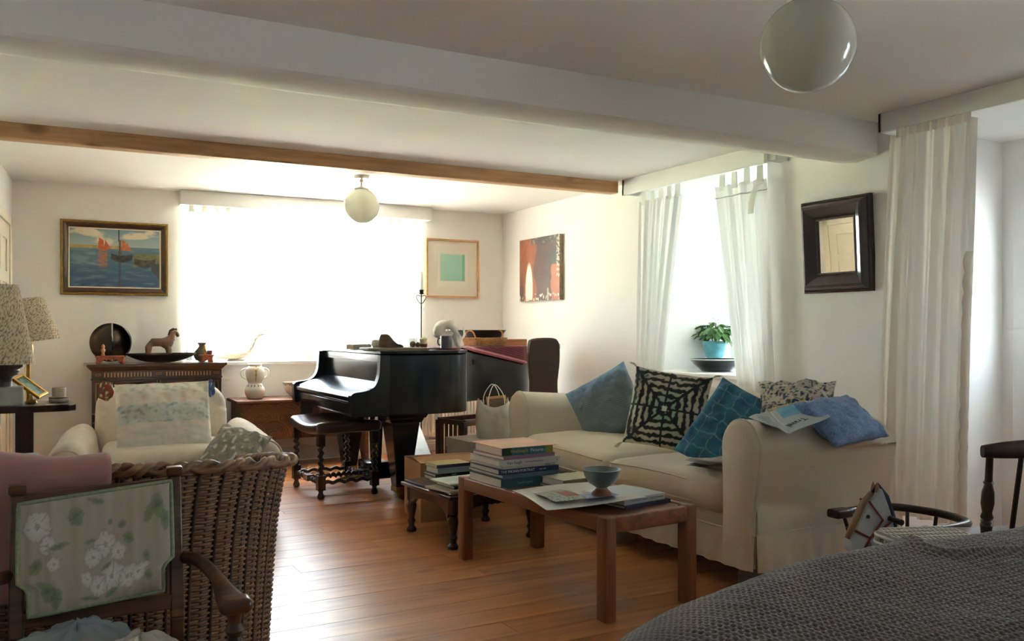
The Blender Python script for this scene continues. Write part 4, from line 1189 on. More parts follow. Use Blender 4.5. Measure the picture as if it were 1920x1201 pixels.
def c_faded(a, b):
    v = (b + 1) / 2
    c = lin('#e2dbcf')
    n1 = fbm(a * 7, b * 9, 3)
    if v > .82: c = mixc(c, lin('#a9b8b0'), .8 * sstep(-.1, .3, n1))
    if .40 < v < .66: c = mixc(lin('#d2d6ce'), lin('#93aaac'), sstep(-.05, .35, n1) * .9)
    if .66 < v < .82: c = mixc(c, lin('#d3b3a6'), .5 * sstep(0, .3, nz(a * 6, b * 2)))
    if v < .35: c = mixc(c, lin('#c8cdc8'), .5 * sstep(-.1, .3, nz(a * 2, b * 8, 5)))
    return c
o, M_ = cushion('cushion', 'large square faded pastel cushion with red piping on the cream armchair', .52, .44, .16, (.675, 5.47, .585), (-.05, -.92, .38), (0, .35, 1), CLOTHPRINT, c_faded, 3.0, wr=.014, pinch=.03, n=70)
REDP = mat('dusky_red_piping', '#a3605a', 0.8)
MB().tube([M_ @ Vector((-.25 + .50 * k / 20, .212 + .003 * math.sin(k), 0)) for k in range(21)], .006, 6).build('piping', REDP, o, smooth=180)
def c_greyfl(a, b):
    k = fbm(a * 5, b * 5, 8)
    c = mixc(lin('#6c6a62'), lin('#8c897d'), .5 + k)
    return mixc(c, lin('#b9b3ab'), sstep(.22, .4, nz(a * 6, b * 6, 2)))
cushion('cushion', 'grey floral cushion lying on the front of the cream armchair', .44, .30, .12, (.985, 5.09, .40), (-.10, -.60, .85), (-.25, .6, .5), CLOTHPRINT, c_greyfl, 5.0, wr=.02, pinch=.05, n=60, roll=math.radians(40))
# bunched scarves on the armchair's back
for (lab, pos, cols, sd) in (('bunched red and green patterned scarf on the left shoulder of the armchair', (.385, 5.76, .735), ('#7d2f2a', '#2d5a3c', '#d8c9a8'), 1.0),
                             ('scrap of blue patterned scarf on the right shoulder of the armchair', (.985, 5.76, .735), ('#2c3f70', '#51688f', '#a9b4c8'), 5.0)):
    w = .06 if sd < 2 else .035
    def sf(u, v, pos=pos, sd=sd, w=w):
        a = 2 * PI * u; r_ = w * (.65 + .5 * nz(math.cos(a) * 1.6 + sd, math.sin(a) * 1.6, v * 3)) * math.sin(PI * (.04 + .92 * v))
        return (pos[0] + r_ * math.cos(a), pos[1] + .55 * r_ * math.sin(a), pos[2] + .055 * math.cos(PI * v) * -1 + .012 * nz(u * 9, v * 9, sd))
    def scf(u, v, cols=cols, sd=sd):
        k = nz(u * 14, v * 10, sd)
        return lin(cols[0] if k < .05 else (cols[1] if k < .28 else cols[2]))
    tag(MB().grid(36, 18, sf, wu=True, cfn=scf).build('scarf', CLOTHPRINT, None, smooth=180), lab, 'scarf')

# ================================================================== PINK BLANKET over the wicker chair
PINK = mat('dusty_pink_blanket', '#b3817c', 0.92, var=0.08, vscale=12, bump=0.4, bscale=300, sheen=0.3, stretch=(1, 1, 4))
def pinkfn(u, v):
    s_ = .20 + u * .305          # along the rim, from the left side to the back
    top = wtop(s_) + .016
    L_ = v * .62 - .20            # drop: outside (+) / inside (-)
    sag = .012 * fbm(u * 5, v * 5, 2) + .010 * math.sin(u * 13 + v * 2)
    lift = .045 * math.sin(PI * min(1, u * 1.1)) ** 2
    if L_ < -.05: z = top - (-L_ - .05) ; off = -.045
    elif L_ < .05:
        a = (L_ + .05) / .10 * PI; z = top + lift + .03 * math.sin(a); off = -.045 * math.cos(a)
    else: z = top - (L_ - .05) * (1 - .25 * u); off = .045 + .05 * (L_ - .05)
    if abs(L_) >= .05: z += lift * (1 - min(1, (abs(L_) - .05) * 6))
    p = wpt(s_, min(.74, max(.02, z)), off + sag)
    return (p.x + .16, p.y + 2.98, z + sag * .5)
o = MB().grid(60, 60, pinkfn).build('blanket', PINK, None, smooth=180)
sl = o.modifiers.new('thick', 'SOLIDIFY'); sl.thickness = .008; sl.offset = 1
tag(o, 'dusty pink blanket draped over the back of the wicker chair', 'blanket')

# ================================================================== STRIPED CLOTH on the piano
def stripes(u, v):
    k = (v * 17) % 1.0
    c = lin('#7e1f33') if k < .45 else (lin('#2a1a2c') if k < .62 else (lin('#a24652') if k < .8 else lin('#5a1226')))
    return mixc(c, lin('#c79aa0'), .8) if .90 < v < .95 else c
def clothfn(u, v):
    X = 2.40 + u * 1.10
    edge = [(2.36, 5.165), (2.49, 5.21), (2.555, 5.33), (2.60, 5.52), (2.70, 5.76), (2.90, 5.94), (3.18, 6.05), (3.44, 6.15), (3.58, 6.27)]
    ye = 6.2
    for (p, q_) in zip(edge[:-1], edge[1:]):
        if p[0] <= X <= q_[0]: ye = p[1] + (q_[1] - p[1]) * (X - p[0]) / (q_[0] - p[0])
    ye -= .025
    yb = ye - .20 * (X - 2.75) if X > 2.75 else 5.80 - (2.75 - X) * .55
    Y = yb + (1 - v) * (.40 - .12 * u)
    z = .9725 + .002 * nz(X * 9, Y * 9)
    if Y < ye:
        d = ye - Y; z = .965 - d * .98; Y = ye - .004 - .006 * abs(nz(X * 14, d * 10)) - .01 * min(1, d * 8)
    return (X, Y, z)
o = MB().grid(80, 50, clothfn, cfn=stripes).build('striped_cloth', CLOTHPRINT, None, smooth=180)
tag(o, 'red and purple striped woven cloth spilling over the curve of the piano', 'cloth')
# ================================================================== PICTURES, MIRROR, LAMPS
def mitred(parent, name, w, h, prof, M_, mat_, smooth=30):
    """frame of outer size w x h; prof = [(inset, height)] ; M_ local xy plane, z towards the viewer. One object per side."""
    n = len(prof)
    cor = [(-1, -1), (1, -1), (1, 1), (-1, 1)]
    for k in range(4):
        a, b_ = cor[k], cor[(k + 1) % 4]
        v = []
        for c in (a, b_):
            for (i, z) in prof: v.append((c[0] * (w / 2 - i), c[1] * (h / 2 - i), z))
        f = [(i, n + i, n + i + 1, i + 1) for i in range(n - 1)]
        MB().add(v, f, M_).build(name, mat_, parent, smooth=smooth, world=True)
# --- sailing boats
GILT = mat('dull_gilt', '#8a6a2e', 0.4, 0.7, var=0.35, vscale=40)
BROWNF = wood('brown_frame', '#4a2c1a', '#28170d', 0.4, 0, 1.5)
SLIP = mat('cream_slip', '#d8cdb4', 0.7)
PM = frame((.562, YB - .004, 1.648), (1, 0, 0), (0, 0, 1))
pic = thing('framed_painting', 'gilt framed oil painting of red-sailed boats on the back wall', 'painting', tuple(PM.translation))
mitred(pic, 'frame_side', .757, .565, [(0, 0), (0, .022), (.004, .03), (.014, .032), (.020, .026)], PM, GILT)
mitred(pic, 'inner_frame_side', .717, .525, [(0, .027), (.006, .030), (.020, .022), (.028, .016), (.034, .018)], PM, BROWNF)
mitred(pic, 'slip', .649, .457, [(0, .018), (.004, .019), (.010, .016)], PM, SLIP)
def sail(u, v):
    # v 0 bottom .. 1 top
    hor = .665
    if v > hor:
        c = mixc(lin('#a9b5ad'), lin('#6f8f9a'), (v - hor) / .335)
        k = fbm(u * 4, v * 7, 1.0)
        cl = sstep(.0, .28, k + .5 * math.exp(-((u - .22) / .16) ** 2 - ((v - .93) / .08) ** 2) + .45 * math.exp(-((u - .72) / .2) ** 2 - ((v - .88) / .06) ** 2) - .12)
        c = mixc(c, lin('#d8cdb2'), cl)
        if v < .72 and u < .62: c = mixc(lin('#b99a5e'), lin('#9a8a52'), nz(u * 20, v * 9) + .5)
        elif v < .70: c = lin('#5f7a80')
    else:
        c = mixc(lin('#4f6f80'), lin('#2b4766'), (hor - v) / hor)
        k = fbm(u * 5, v * 16, 3.0)
        c = mixc(c, lin('#7f9496'), sstep(-.1, .6, k + .35 * math.exp(-((u - .15) / .16) ** 2 - ((v - .52) / .14) ** 2)) * .7)
        c = mixc(c, lin('#b4652f'), .75 * (abs(u - .36) < .05 + .02 * nz(v * 30)) * sstep(.30, .42, v) * (nz(u * 20, v * 45) > -.2))
        c = mixc(c, lin('#3b3a34'), .7 * (abs(u - .545) < .012 + .012 * nz(v * 40)) * (v < .46))
    if u > .66 and v < .62 + .08 * nz(u * 8) * 1:
        bank = .60 - .9 * max(0, .78 - u) - .05
        if v > .36 and u > .70 and v < .60: c = mixc(lin('#5f6440'), lin('#7c7a50'), nz(u * 25, v * 25) + .5)
    def boat(cx, cy, w, h, col):
        x_ = (u - cx) / w
        return abs(x_) < 1 and cy - h * (1 - .5 * x_ * x_) < v < cy + .25 * h * x_ * x_ + .012
    if boat(.57, .545, .12, .11, 0): c = mixc(lin('#2e2b28'), lin('#46413a'), nz(u * 18, v * 18) + .4)
    if boat(.83, .47, .12, .12, 0): c = mixc(lin('#2b2926'), lin('#57503f'), nz(u * 18, v * 18) + .4)
    if u > .9 and v < .42 - (u - .9) * 0 and v > .30 - (u - .9) * 1.5: c = lin('#3a3a3c')
    # sails
    def tri(p, q, r_):
        s1 = (u - q[0]) * (p[1] - q[1]) - (p[0] - q[0]) * (v - q[1]); s2 = (u - r_[0]) * (q[1] - r_[1]) - (q[0] - r_[0]) * (v - r_[1]); s3 = (u - p[0]) * (r_[1] - p[1]) - (r_[0] - p[0]) * (v - p[1])
        return (s1 >= 0 and s2 >= 0 and s3 >= 0) or (s1 <= 0 and s2 <= 0 and s3 <= 0)
    if tri((.315, .855), (.31, .645), (.375, .64)) or tri((.315, .855), (.37, .81), (.375, .64)) or tri((.385, .83), (.375, .64), (.445, .665)): c = mixc(lin('#c0602c'), lin('#a94c22'), nz(u * 30, v * 30) + .5)
    if tri((.57, .83), (.565, .64), (.62, .645)) or tri((.57, .83), (.61, .80), (.62, .645)) or tri((.615, .80), (.62, .645), (.685, .645)): c = mixc(lin('#c46a34'), lin('#b05427'), nz(u * 30, v * 30) + .5)
    if abs(u - .538 - .004 * (v < .8)) < .007 and v > .53: c = lin('#2f241c')
    if abs(u - .552) < .012 and .54 < v < .82: c = lin('#6b4a32')
    return c
w_, h_ = .633, .441
MB().grid(150, 105, lambda u, v: ((u - .5) * w_, (v - .5) * h_, .0165), M=PM, cfn=sail).build('canvas', OILPAINT, pic, world=True, smooth=180)
MB().box((-.375, -.28, -.003), (.375, .28, .012), PM).build('backing', BROWNF, pic, world=True)
# --- green print
PM = frame(((3.14 + 3.675) / 2, YB - .003, 1.664), (1, 0, 0), (0, 0, 1))
pr = thing('framed_print', 'pale wood framed print of a small green square beside the corner', 'picture', tuple(PM.translation))
PALEW = wood('pale_wood', '#c99a6d', '#b07f52', 0.5, 0, 1.5)
mitred(pr, 'frame_side', .535, .54, [(0, 0), (0, .025), (.018, .025), (.018, .012)], PM, PALEW)
MB().box((-.25, -.255, 0), (.25, .255, .012), PM).build('mount', mat('mount_card', '#d8cfbf', 0.8), pr, world=True, smooth=0)
MB().box((-.155, -.17, .012), (.155, .17, .0135), PM).build('paper', mat('print_paper', '#dcd5c4', 0.85), pr, world=True, smooth=0)
def grn(u, v):
    e = min(u, 1 - u, v, 1 - v)
    c = mixc(lin('#8dbba4'), lin('#aacdba'), .5 + 1.2 * nz(u * 60, v * 60))
    if u > .88: c = mixc(c, lin('#5f9f80'), .7)
    return mixc(lin('#dcd5c4'), c, sstep(0, .03, e + .01 * nz(u * 40, v * 40)))
MB().grid(60, 60, lambda u, v: ((u - .5) * .255 + .0, (v - .5) * .255 + .01, .0138), M=PM, cfn=grn).build('green_square', PRINTED, pr, world=True, smooth=180)
# --- abstract canvas on the right wall
PM = frame((XR - .002, 6.665, 1.633), (0, -1, 0), (0, 0, 1))
ab = thing('abstract_canvas', 'unframed brown and orange abstract canvas on the right wall', 'painting', tuple(PM.translation))
def abst(u, v):
    n = fbm(u * 3, v * 2, 4)
    c = mixc(lin('#84451f'), lin('#6c361c'), n + .5)
    if u > .40 + .10 * nz(v * 3, 1): c = mixc(lin('#33201b'), lin('#452d26'), nz(u * 5, v * 14) + .5)
    if u > .80 + .04 * nz(v * 6) and v < .55: c = mixc(lin('#96573c'), lin('#8a4c33'), nz(u * 9, v * 9) + .5)
    if u > .76 and .55 < v < .80: c = mixc(c, lin('#1f2220'), .9 * sstep(.75, .82, u + .05 * nz(v * 9)))
    if v > .90 and u > .30: c = mixc(lin('#2c2522'), lin('#6b6a5c'), sstep(.1, .3, nz(u * 15, v * 20)))
    e = ((u - .25) / (.085 * (1.1 - .3 * v))) ** 2 + ((v - .22) / .36) ** 2
    if e < 1.25 and v > .02: c = mixc(lin('#c27a3c'), lin('#e8dfd2'), sstep(1.25, .85, e))
    if v < .25 and u < .12: c = lin('#4a2a20')
    if abs((v - .60) - (u - .02) * 1.6) < .006 and u < .28: c = lin('#2a1c18')
    if abs(v - .415) < .008 and .38 < u < .78: c = lin('#2a1a18')
    if u > .93 and v > .35: c = mixc(c, lin('#cfc6b2'), .8 * (nz(u * 30, v * 25) > .05))
    if v < .12 and nz(u * 30, v * 18) > .28: c = lin('#d8cdb8')
    if abs(u - .72) < .02 and v < .2: c = mixc(c, lin('#cdbba2'), .7)
    return c
MB().grid(90, 75, lambda u, v: ((u - .5) * .69, (v - .5) * .556, .036), M=PM, cfn=abst).build('painted_front', OILPAINT, ab, world=True, smooth=180)
MB().box((-.344, -.277, 0), (.344, .277, .0355), PM).build('canvas_edge', mat('canvas_edge', '#8d7a66', 0.9, var=0.4, vscale=20), ab, world=True, smooth=0)
# --- mirror
PM = frame((XR - .012, 3.425, 1.568), (0, -1, 0), (0, 0, 1)) @ Matrix.Rotation(math.radians(3.2), 4, 'X')
mi = thing('wall_mirror', 'small mirror in a deep dark moulded wooden frame on the right wall', 'mirror', tuple(PM.translation))
MFR = wood('mirror_frame_dark', '#33191a', '#160b0b', 0.3, 0, 1.5, coat=0.4)
mitred(mi, 'frame_side', .475, .52, [(0, -.008), (0, .018), (.010, .026), (.016, .022), (.030, .050), (.045, .056), (.085, .030), (.100, .014), (.105, .018), (.112, .018), (.114, .008)], PM, MFR)
mm, nt, out = _nodes('mirror_glass'); g = nt.nodes.new('ShaderNodeBsdfGlossy'); g.inputs['Roughness'].default_value = .01; g.inputs[0].default_value = (.88, .86, .80, 1); nt.links.new(g.outputs[0], out.inputs[0])
MB().box((-.13, -.153, .004), (.13, .153, .009), PM).build('mirror_glass', mm, mi, world=True, smooth=0)
MB().box((-.23, -.25, -.006), (.23, .25, .003), PM).build('backing', MFR, mi, world=True, smooth=0)

# --- pendant globes
OPAL, nt, out = _nodes('opal_glass')
d0 = nt.nodes.new('ShaderNodeBsdfDiffuse'); d0.inputs[0].default_value = (.90, .88, .78, 1); t0 = nt.nodes.new('ShaderNodeBsdfTranslucent'); t0.inputs[0].default_value = (.92, .90, .80, 1)
m0 = nt.nodes.new('ShaderNodeMixShader'); m0.inputs[0].default_value = .5; nt.links.new(d0.outputs[0], m0.inputs[1]); nt.links.new(t0.outputs[0], m0.inputs[2])
g0 = nt.nodes.new('ShaderNodeBsdfGlossy'); g0.inputs['Roughness'].default_value = .06; fr_ = nt.nodes.new('ShaderNodeFresnel'); fr_.inputs[0].default_value = 1.45
m1 = nt.nodes.new('ShaderNodeMixShader'); nt.links.new(fr_.outputs[0], m1.inputs[0]); nt.links.new(m0.outputs[0], m1.inputs[1]); nt.links.new(g0.outputs[0], m1.inputs[2]); nt.links.new(m1.outputs[0], out.inputs[0])
NICKEL = mat('nickel', (0.55, 0.52, 0.47), 0.3, 1.0)
def pendant(label, x, y, zc, r_):
    t = thing('pendant_lamp', label, 'ceiling lamp', (x, y, zc), group='opal globe ceiling lamps')
    prof = []
    for k in range(33):
        a = PI * k / 32; rr = r_ * math.sin(a); z = -r_ * math.cos(a)
        if z > r_ * .93: break
        prof.append((max(rr, .0005), z))
    MB().lathe(prof, 48, cap=False).build('globe', OPAL, t, smooth=180)
    MB().lathe([(r_ * .40, r_ * .90), (r_ * .42, r_ * .93), (r_ * .42, r_ * 1.0), (.02, r_ * 1.06), (.02, r_ * 1.10)], 28).build('gallery', NICKEL, t)
    MB().cyl((0, 0, r_ * 1.06), (0, 0, H - zc - .02), .007).build('rod', NICKEL, t)
    MB().lathe([(.012, H - zc - .045), (.018, H - zc - .03), (.05, H - zc - .022), (.055, H - zc - .004), (.055, H - zc)], 28).build('ceiling_rose', NICKEL, t)
pendant('opal glass globe lamp hanging near the big window', 2.07, 6.05, 1.985, .126)
pendant('opal glass globe lamp hanging close to the camera at top right', 1.85, 1.715, 1.872, .126)
# ================================================================== ON THE CHEST OF DRAWERS
ZT = .852
disc = thing('bronze_disc', 'round dark bronze disc sculpture with a bright slit on the chest of drawers', 'sculpture', (.512, 7.19, ZT))
BRONZE = mat('dark_bronze', '#3d3128', 0.32, 0.6, var=0.35, vscale=4)
BRONZD = mat('polished_dark', '#15181c', 0.15, 0.4, coat=0.4)
R_ = .142
cz_ = R_ + .012
FM = frame((.512, 7.17, ZT + cz_), (1, .1, 0), (0, 0, 1))
def bowl_side(sg):
    def fn(u, v):
        a = (PI / 2 + PI * u) if sg < 0 else (-PI / 2 + PI * u)
        r2 = R_ * v; d = .055 * math.sqrt(max(0, 1 - v * v)) if sg < 0 else -.045 * math.sqrt(max(0, 1 - v * v)) + .05 * (1 - v) * max(0, -math.sin(a))
        return (r2 * math.cos(a) + (.006 if sg > 0 else 0), r2 * math.sin(a), d)
    return fn
MB().grid(32, 14, bowl_side(-1), M=FM).build('domed_half', BRONZE, disc, smooth=180, world=True)
MB().grid(32, 14, bowl_side(1), M=FM).build('hollow_half', BRONZD, disc, smooth=180, world=True)
MB().lathe([(R_ * .97, -.012), (R_ + .002, -.008), (R_ + .002, .004), (R_ * .975, .007)], 60, FM, cap=False).build('rim', BRONZE, disc, smooth=180, world=True)
MB().lathe([(.001, -.012), (R_ * .985, -.014), (R_ * .9, -.03), (.001, -.055)], 60, FM, cap=False).build('back_shell', BRONZE, disc, smooth=180, world=True)
MB().box((-.003, .01, -.002), (.006, R_ * .985, .052), FM).build('slit_edge', mat('bright_edge', (.75, .75, .72), .25, .6), disc, smooth=0, world=True)
def shrine(label, x, y, w, col):
    t = thing('carved_stand', label, 'ornament', (x, y, ZT))
    m = mat('red_lacquer', col, 0.5, var=0.3, vscale=40)
    MB().softbox((-w, -.045, .047), (w, .045, .058), .004, 2, 1).build('top_plate', m, t)
    for sx_ in (-1, 1):
        for sy_ in (-1, 1): MB().lathe([(.012, 0), (.016, .01), (.010, .025), (.014, .047)], 10, TR((sx_ * (w - .02), sy_ * .032, 0))).build('leg', m, t)
    for sy_ in (-1, 1):
        pts = [(-w + .02, .047), (-w + .02, .015), (-w + .045, .015)] + [(-w + .05 + (2 * w - .1) * k / 16, .022 + .012 * abs(math.sin(k * PI / 4))) for k in range(17)] + [(w - .045, .015), (w - .02, .015), (w - .02, .047)]
        MB().prism(pts, -.004, .004, TR((0, sy_ * .038, 0)) @ MXZ).build('fretwork', m, t, smooth=0)
    return t, m
t, m = shrine('small red lacquer stand under the left edge of the bronze disc', .50, 7.045, .10, '#8a4026')
fg = MB().lathe([(.014, 0), (.016, .006), (.009, .016), (.012, .03), (.018, .042), (.012, .052), (.009, .056), (.013, .066), (.010, .078), (.001, .086)], 14, TR((.452, 7.035, ZT + .0585))).build('finial_figure', mat('amber_wood', '#a2703c', .45, var=.2), None, smooth=60)
tag(fg, 'tiny amber turned figure standing on the red stand', 'figurine')
dish = MB()
def dishfn(u, v):
    a = 2 * PI * u; r2 = v
    x = .25 * r2 * math.cos(a); y = .125 * r2 * math.sin(a)
    z = .012 + .060 * r2 ** 2.4
    return (x, y, z)
dish.grid(48, 16, dishfn, wu=True)
dish.grid(48, 16, lambda u, v: (dishfn(u, v)[0] * .99, dishfn(u, v)[1] * .985, max(0, dishfn(u, v)[2] - .012)), wu=True, flip=True)
dish.grid(48, 1, lambda u, v: (dishfn(u, 1)[0] * (1 - .01 * v), dishfn(u, 1)[1] * (1 - .015 * v), dishfn(u, 1)[2] - .012 * v), wu=True, flip=True)
dm = mat('dark_turned_wood', '#33231c', 0.4, var=.3, vscale=12)
o = dish.build('boat_dish', dm, None, smooth=50); o.location = (.86, 7.13, ZT)
tag(o, 'long dark wooden dish with upswept ends on the chest of drawers', 'dish')
hs = thing('wooden_horse', 'carved brown wooden horse standing in the long dark dish', 'figurine', (.855, 7.13, ZT + .018), math.radians(4))
HW = wood('horse_wood', '#6b4630', '#3f281b', .6, 0, 2.5)
# body as one continuous skin
def skinned(name, verts, edges, radii, mat_, parent=None, root=0, levels=2, world=False):
    me = bpy.data.meshes.new(name); me.from_pydata(verts, edges, []); me.materials.append(mat_)
    o = bpy.data.objects.new(name, me); COL.objects.link(o); o.parent = parent
    sk = o.modifiers.new('skin', 'SKIN'); sk.use_smooth_shade = True
    sub = o.modifiers.new('sub', 'SUBSURF'); sub.levels = levels; sub.render_levels = levels
    for i, r_ in enumerate(radii):
        d = me.skin_vertices[0].data[i]; d.radius = (r_, r_) if not isinstance(r_, tuple) else r_; d.use_root = (i == root)
    return o
V = [(-.085, 0, .135), (-.03, 0, .135), (.045, 0, .135), (.075, 0, .165), (.090, 0, .205), (.112, 0, .212), (.128, 0, .175),
     (-.088, .026, .07), (-.088, .028, .0), (-.088, -.026, .07), (-.088, -.028, .0), (.058, .026, .07), (.064, .028, 0), (.058, -.026, .07), (.064, -.028, 0)]
E = [(0, 1), (1, 2), (2, 3), (3, 4), (4, 5), (5, 6), (0, 7), (7, 8), (0, 9), (9, 10), (2, 11), (11, 12), (2, 13), (13, 14)]
skinned('body', V, E, [.036, .034, .036, .028, .022, .018, .011, .018, .011, .018, .011, .018, .011, .018, .011], HW, hs, 1)
b = MB(); b.tube([(.055, 0, .188), (.07, 0, .222), (.092, 0, .236), (.112, 0, .232)], [.006, .011, .011, .006], 8); b.build('mane', HW, hs, smooth=180)
b = MB(); b.tube([(.1, 0, .15), (.09, .02, .172), (.07, .024, .185)], .003, 6); b.tube([(.1, 0, .15), (.09, -.02, .172), (.07, -.024, .185)], .003, 6); b.build('bridle', HW, hs, smooth=180)
for sy_ in (-1, 1): MB().lathe([(.007, 0), (.004, .012), (.0005, .018)], 8, TR((.112, sy_ * .012, .226))).build('ear', HW, hs)
vs_ = MB().lathe([(.02, 0), (.045, .012), (.062, .045), (.058, .075), (.035, .10), (.022, .118), (.022, .128), (.036, .145), (.034, .147), (.018, .13), (.016, .11)], 28).build('vase', mat('olive_glaze', '#5a5138', .25, var=.4, vscale=8, coat=.3), None, smooth=60)
vs_.location = (1.165, 7.20, ZT); tag(vs_, 'small round olive vase with a flared neck at the right end of the chest', 'vase')
t, m = shrine('small red lacquer stand in front of the olive vase', 1.175, 7.06, .05, '#94462a')
fg2 = MB().lathe([(.010, 0), (.014, .006), (.008, .016), (.011, .03), (.015, .04), (.009, .05), (.011, .06), (.001, .078)], 14, TR((1.16, 7.06, ZT + .0585))).build('finial_figure', BRASS, None, smooth=60)
tag(fg2, 'tiny brass turned figure in front of the olive vase', 'figurine')
cp = MB().lathe([(.014, 0), (.02, .004), (.02, .03), (.017, .03), (.016, .008)], 16, TR((1.20, 7.06, ZT + .0585))).build('thimble_cup', mat('maroon_enamel', '#5d2020', .35), None, smooth=50)
tag(cp, 'tiny maroon cup beside the brass figure', 'cup')

# ================================================================== ON THE COFFER AND THE BIG SILL
ZC = .549
def jarcol(u, v):
    c = lin('#d9d3c8')
    for (cx, cz, r_) in ((.735, .62, .035), (.735, .54, .03), (.74, .72, .025), (.70, .66, .02), (.77, .66, .02)):
        if math.hypot((u - cx) * 1.6, v - cz) < r_: c = lin('#b59a3a') if cz < .7 else lin('#6d7a4a')
    if abs(u - .735) < .006 and .45 < v < .62: c = lin('#7d7a4a')
    if abs(v - .33) < .02 and math.sin(u * 90) > .1: c = lin('#6e675c')
    return c
jp = [(.035, 0), (.06, .006), (.075, .04), (.078, .075), (.060, .11), (.052, .13), (.07, .17), (.076, .215), (.068, .245), (.05, .262), (.056, .275), (.05, .276), (.042, .25)]
jpts = catmull([(r_, 0, z) for r_, z in jp], 4)
o = MB().grid(64, len(jpts) - 1, lambda u, v: (jpts[int(round(v * (len(jpts) - 1)))].x * math.cos(2 * PI * u), jpts[int(round(v * (len(jpts) - 1)))].x * math.sin(2 * PI * u), jpts[int(round(v * (len(jpts) - 1)))].z), wu=True, cfn=jarcol)
o = o.build('painted_jar', GLAZED, None, smooth=180); o.location = (1.565, 7.17, ZC); tag(o, 'tall white painted jar on the left of the carved coffer', 'jar')
for s_ in (-1, 1):
    MB().tube(catmull([(s_ * .066, 0, .16), (s_ * .10, 0, .18), (s_ * .105, 0, .225), (s_ * .07, 0, .245)], 5), .007, 8).build('handle', WHITECER, o, smooth=180)
def bowlcol(u, v):
    sc_ = .80 + .10 * abs(math.sin(u * PI * 11))
    return lin('#8b8378') if v > sc_ else lin('#d8cfc2')
bp_ = catmull([(.045, 0, 0), (.055, 0, .004), (.095, 0, .045), (.118, 0, .085), (.125, 0, .125)], 6)
def bf(k): return bp_[min(len(bp_) - 1, int(round(k * (len(bp_) - 1))))]
o = MB().grid(88, 24, lambda u, v: (bf(v).x * math.cos(2 * PI * u), bf(v).x * math.sin(2 * PI * u), bf(v).z), wu=True, cfn=bowlcol)
o.grid(88, 12, lambda u, v: (bf(v).x * .95 * math.cos(2 * PI * u), bf(v).x * .95 * math.sin(2 * PI * u), bf(v).z + .005 * (1 - v)), wu=True, flip=True, cfn=lambda u, v: lin('#cfc6b8'))
o = o.build('scalloped_bowl', GLAZED, None, smooth=180); o.location = (1.915, 7.17, ZC); tag(o, 'cream bowl with grey scalloped rim on the carved coffer', 'bowl')
hb = thing('wooden_heron', 'long-necked wooden water bird on the sill of the big window', 'ornament', (1.50, 7.52, .84), math.radians(8))
HER = wood('weathered_wood', '#a89a86', '#7d705f', .7, 0, 2.0)
V = [(-.19, 0, .03), (-.08, 0, .045), (.03, 0, .042), (.085, 0, .06), (.125, 0, .12), (.155, 0, .185), (.18, 0, .215), (.235, 0, .225)]
skinned('body', V, [(i, i + 1) for i in range(7)], [(.012, .006), (.04, .03), (.042, .032), (.024, .022), (.013, .013), (.012, .012), (.016, .015), (.004, .004)], HER, hb, 2)
MB().softbox((-.09, -.03, 0), (.05, .03, .016), .006, 2, 1).build('base', HER, hb)
dk = thing('wooden_duck', 'small pale wooden duck on the sill of the big window', 'ornament', (2.07, 7.53, .84), math.radians(170))
V = [(-.08, 0, .04), (-.02, 0, .04), (.04, 0, .042), (.065, 0, .075), (.075, 0, .105), (.105, 0, .10)]
skinned('body', V, [(i, i + 1) for i in range(5)], [(.012, .01), (.04, .036), (.038, .034), (.022, .022), (.024, .024), (.008, .006)], mat('pale_painted_wood', '#cfc6b4', .6, var=.15), dk, 1)
BASK = mat('pale_basket_cane', '#b7a286', .7, var=.3, vscale=40)
o = MB()
for k in range(5): o.tube([((.055 + .006 * k) * math.cos(a * PI / 15), (.055 + .006 * k) * math.sin(a * PI / 15), .008 + .012 * k) for a in range(30)], .0066, 6, closed=True)
o.lathe([(.001, .002), (.055, .002), (.055, .006), (.001, .006)], 20)
o = o.build('small_basket', BASK, None, smooth=180); o.location = (2.26, 7.53, .84); tag(o, 'small round pale basket on the sill of the big window', 'basket')

# ================================================================== ON THE PIANO
ZP = .9685
o = MB().softbox((-.20, -.13, 0), (.20, .13, .018), .008, 3, 3).build('slate_board', mat('grey_board', '#8a7a6c', .7, var=.2, vscale=20), None)
o.location = (2.05, 5.35, ZP); o.rotation_euler = (0, 0, math.radians(-6)); tag(o, 'flat grey-brown board at the near corner of the piano lid', 'tray')
# paisley printing block
pb = MB(); out_ = catmull([(-.05, -.035, 0), (.0, -.048, 0), (.03, -.032, 0), (.065, -.022, 0), (.095, -.015, 0), (.095, .012, 0), (.05, .02, 0), (.02, .035, 0), (-.03, .048, 0), (-.06, .02, 0)], 5, True)
def blockfn(u, v):
    k = u * len(out_); i = int(k) % len(out_); p = out_[i]
    s_ = 1 - .25 * v ** 4
    h = .085 * (1 - sstep(-.02, .09, p.x) * .75)
    return (p.x * s_, p.y * s_, h * v)
pb.grid(len(out_), 8, blockfn, wu=True); n_ = len(out_)
pb.add([blockfn(i / n_, 1) for i in range(n_)], [tuple(range(n_))])
PBW = wood('block_wood', '#5a4336', '#36261e', .7, 0, 2)
o = pb.build('printing_block', PBW, None, smooth=50); o.location = (2.005, 5.34, ZP + .0185); o.rotation_euler = (0, 0, math.radians(-30)); o['label'] = 'x'
tag(o, 'carved dark wooden paisley printing block on the grey board', 'printing block')
b = MB(); b.tube([(-.02 + .022 * math.cos(a * .35) * (a / 18), -.044 + .0 * a, .04 + .022 * math.sin(a * .35) * (a / 18)) for a in range(18)], .0025, 5)
b.build('carved_scroll', PBW, o, smooth=180)
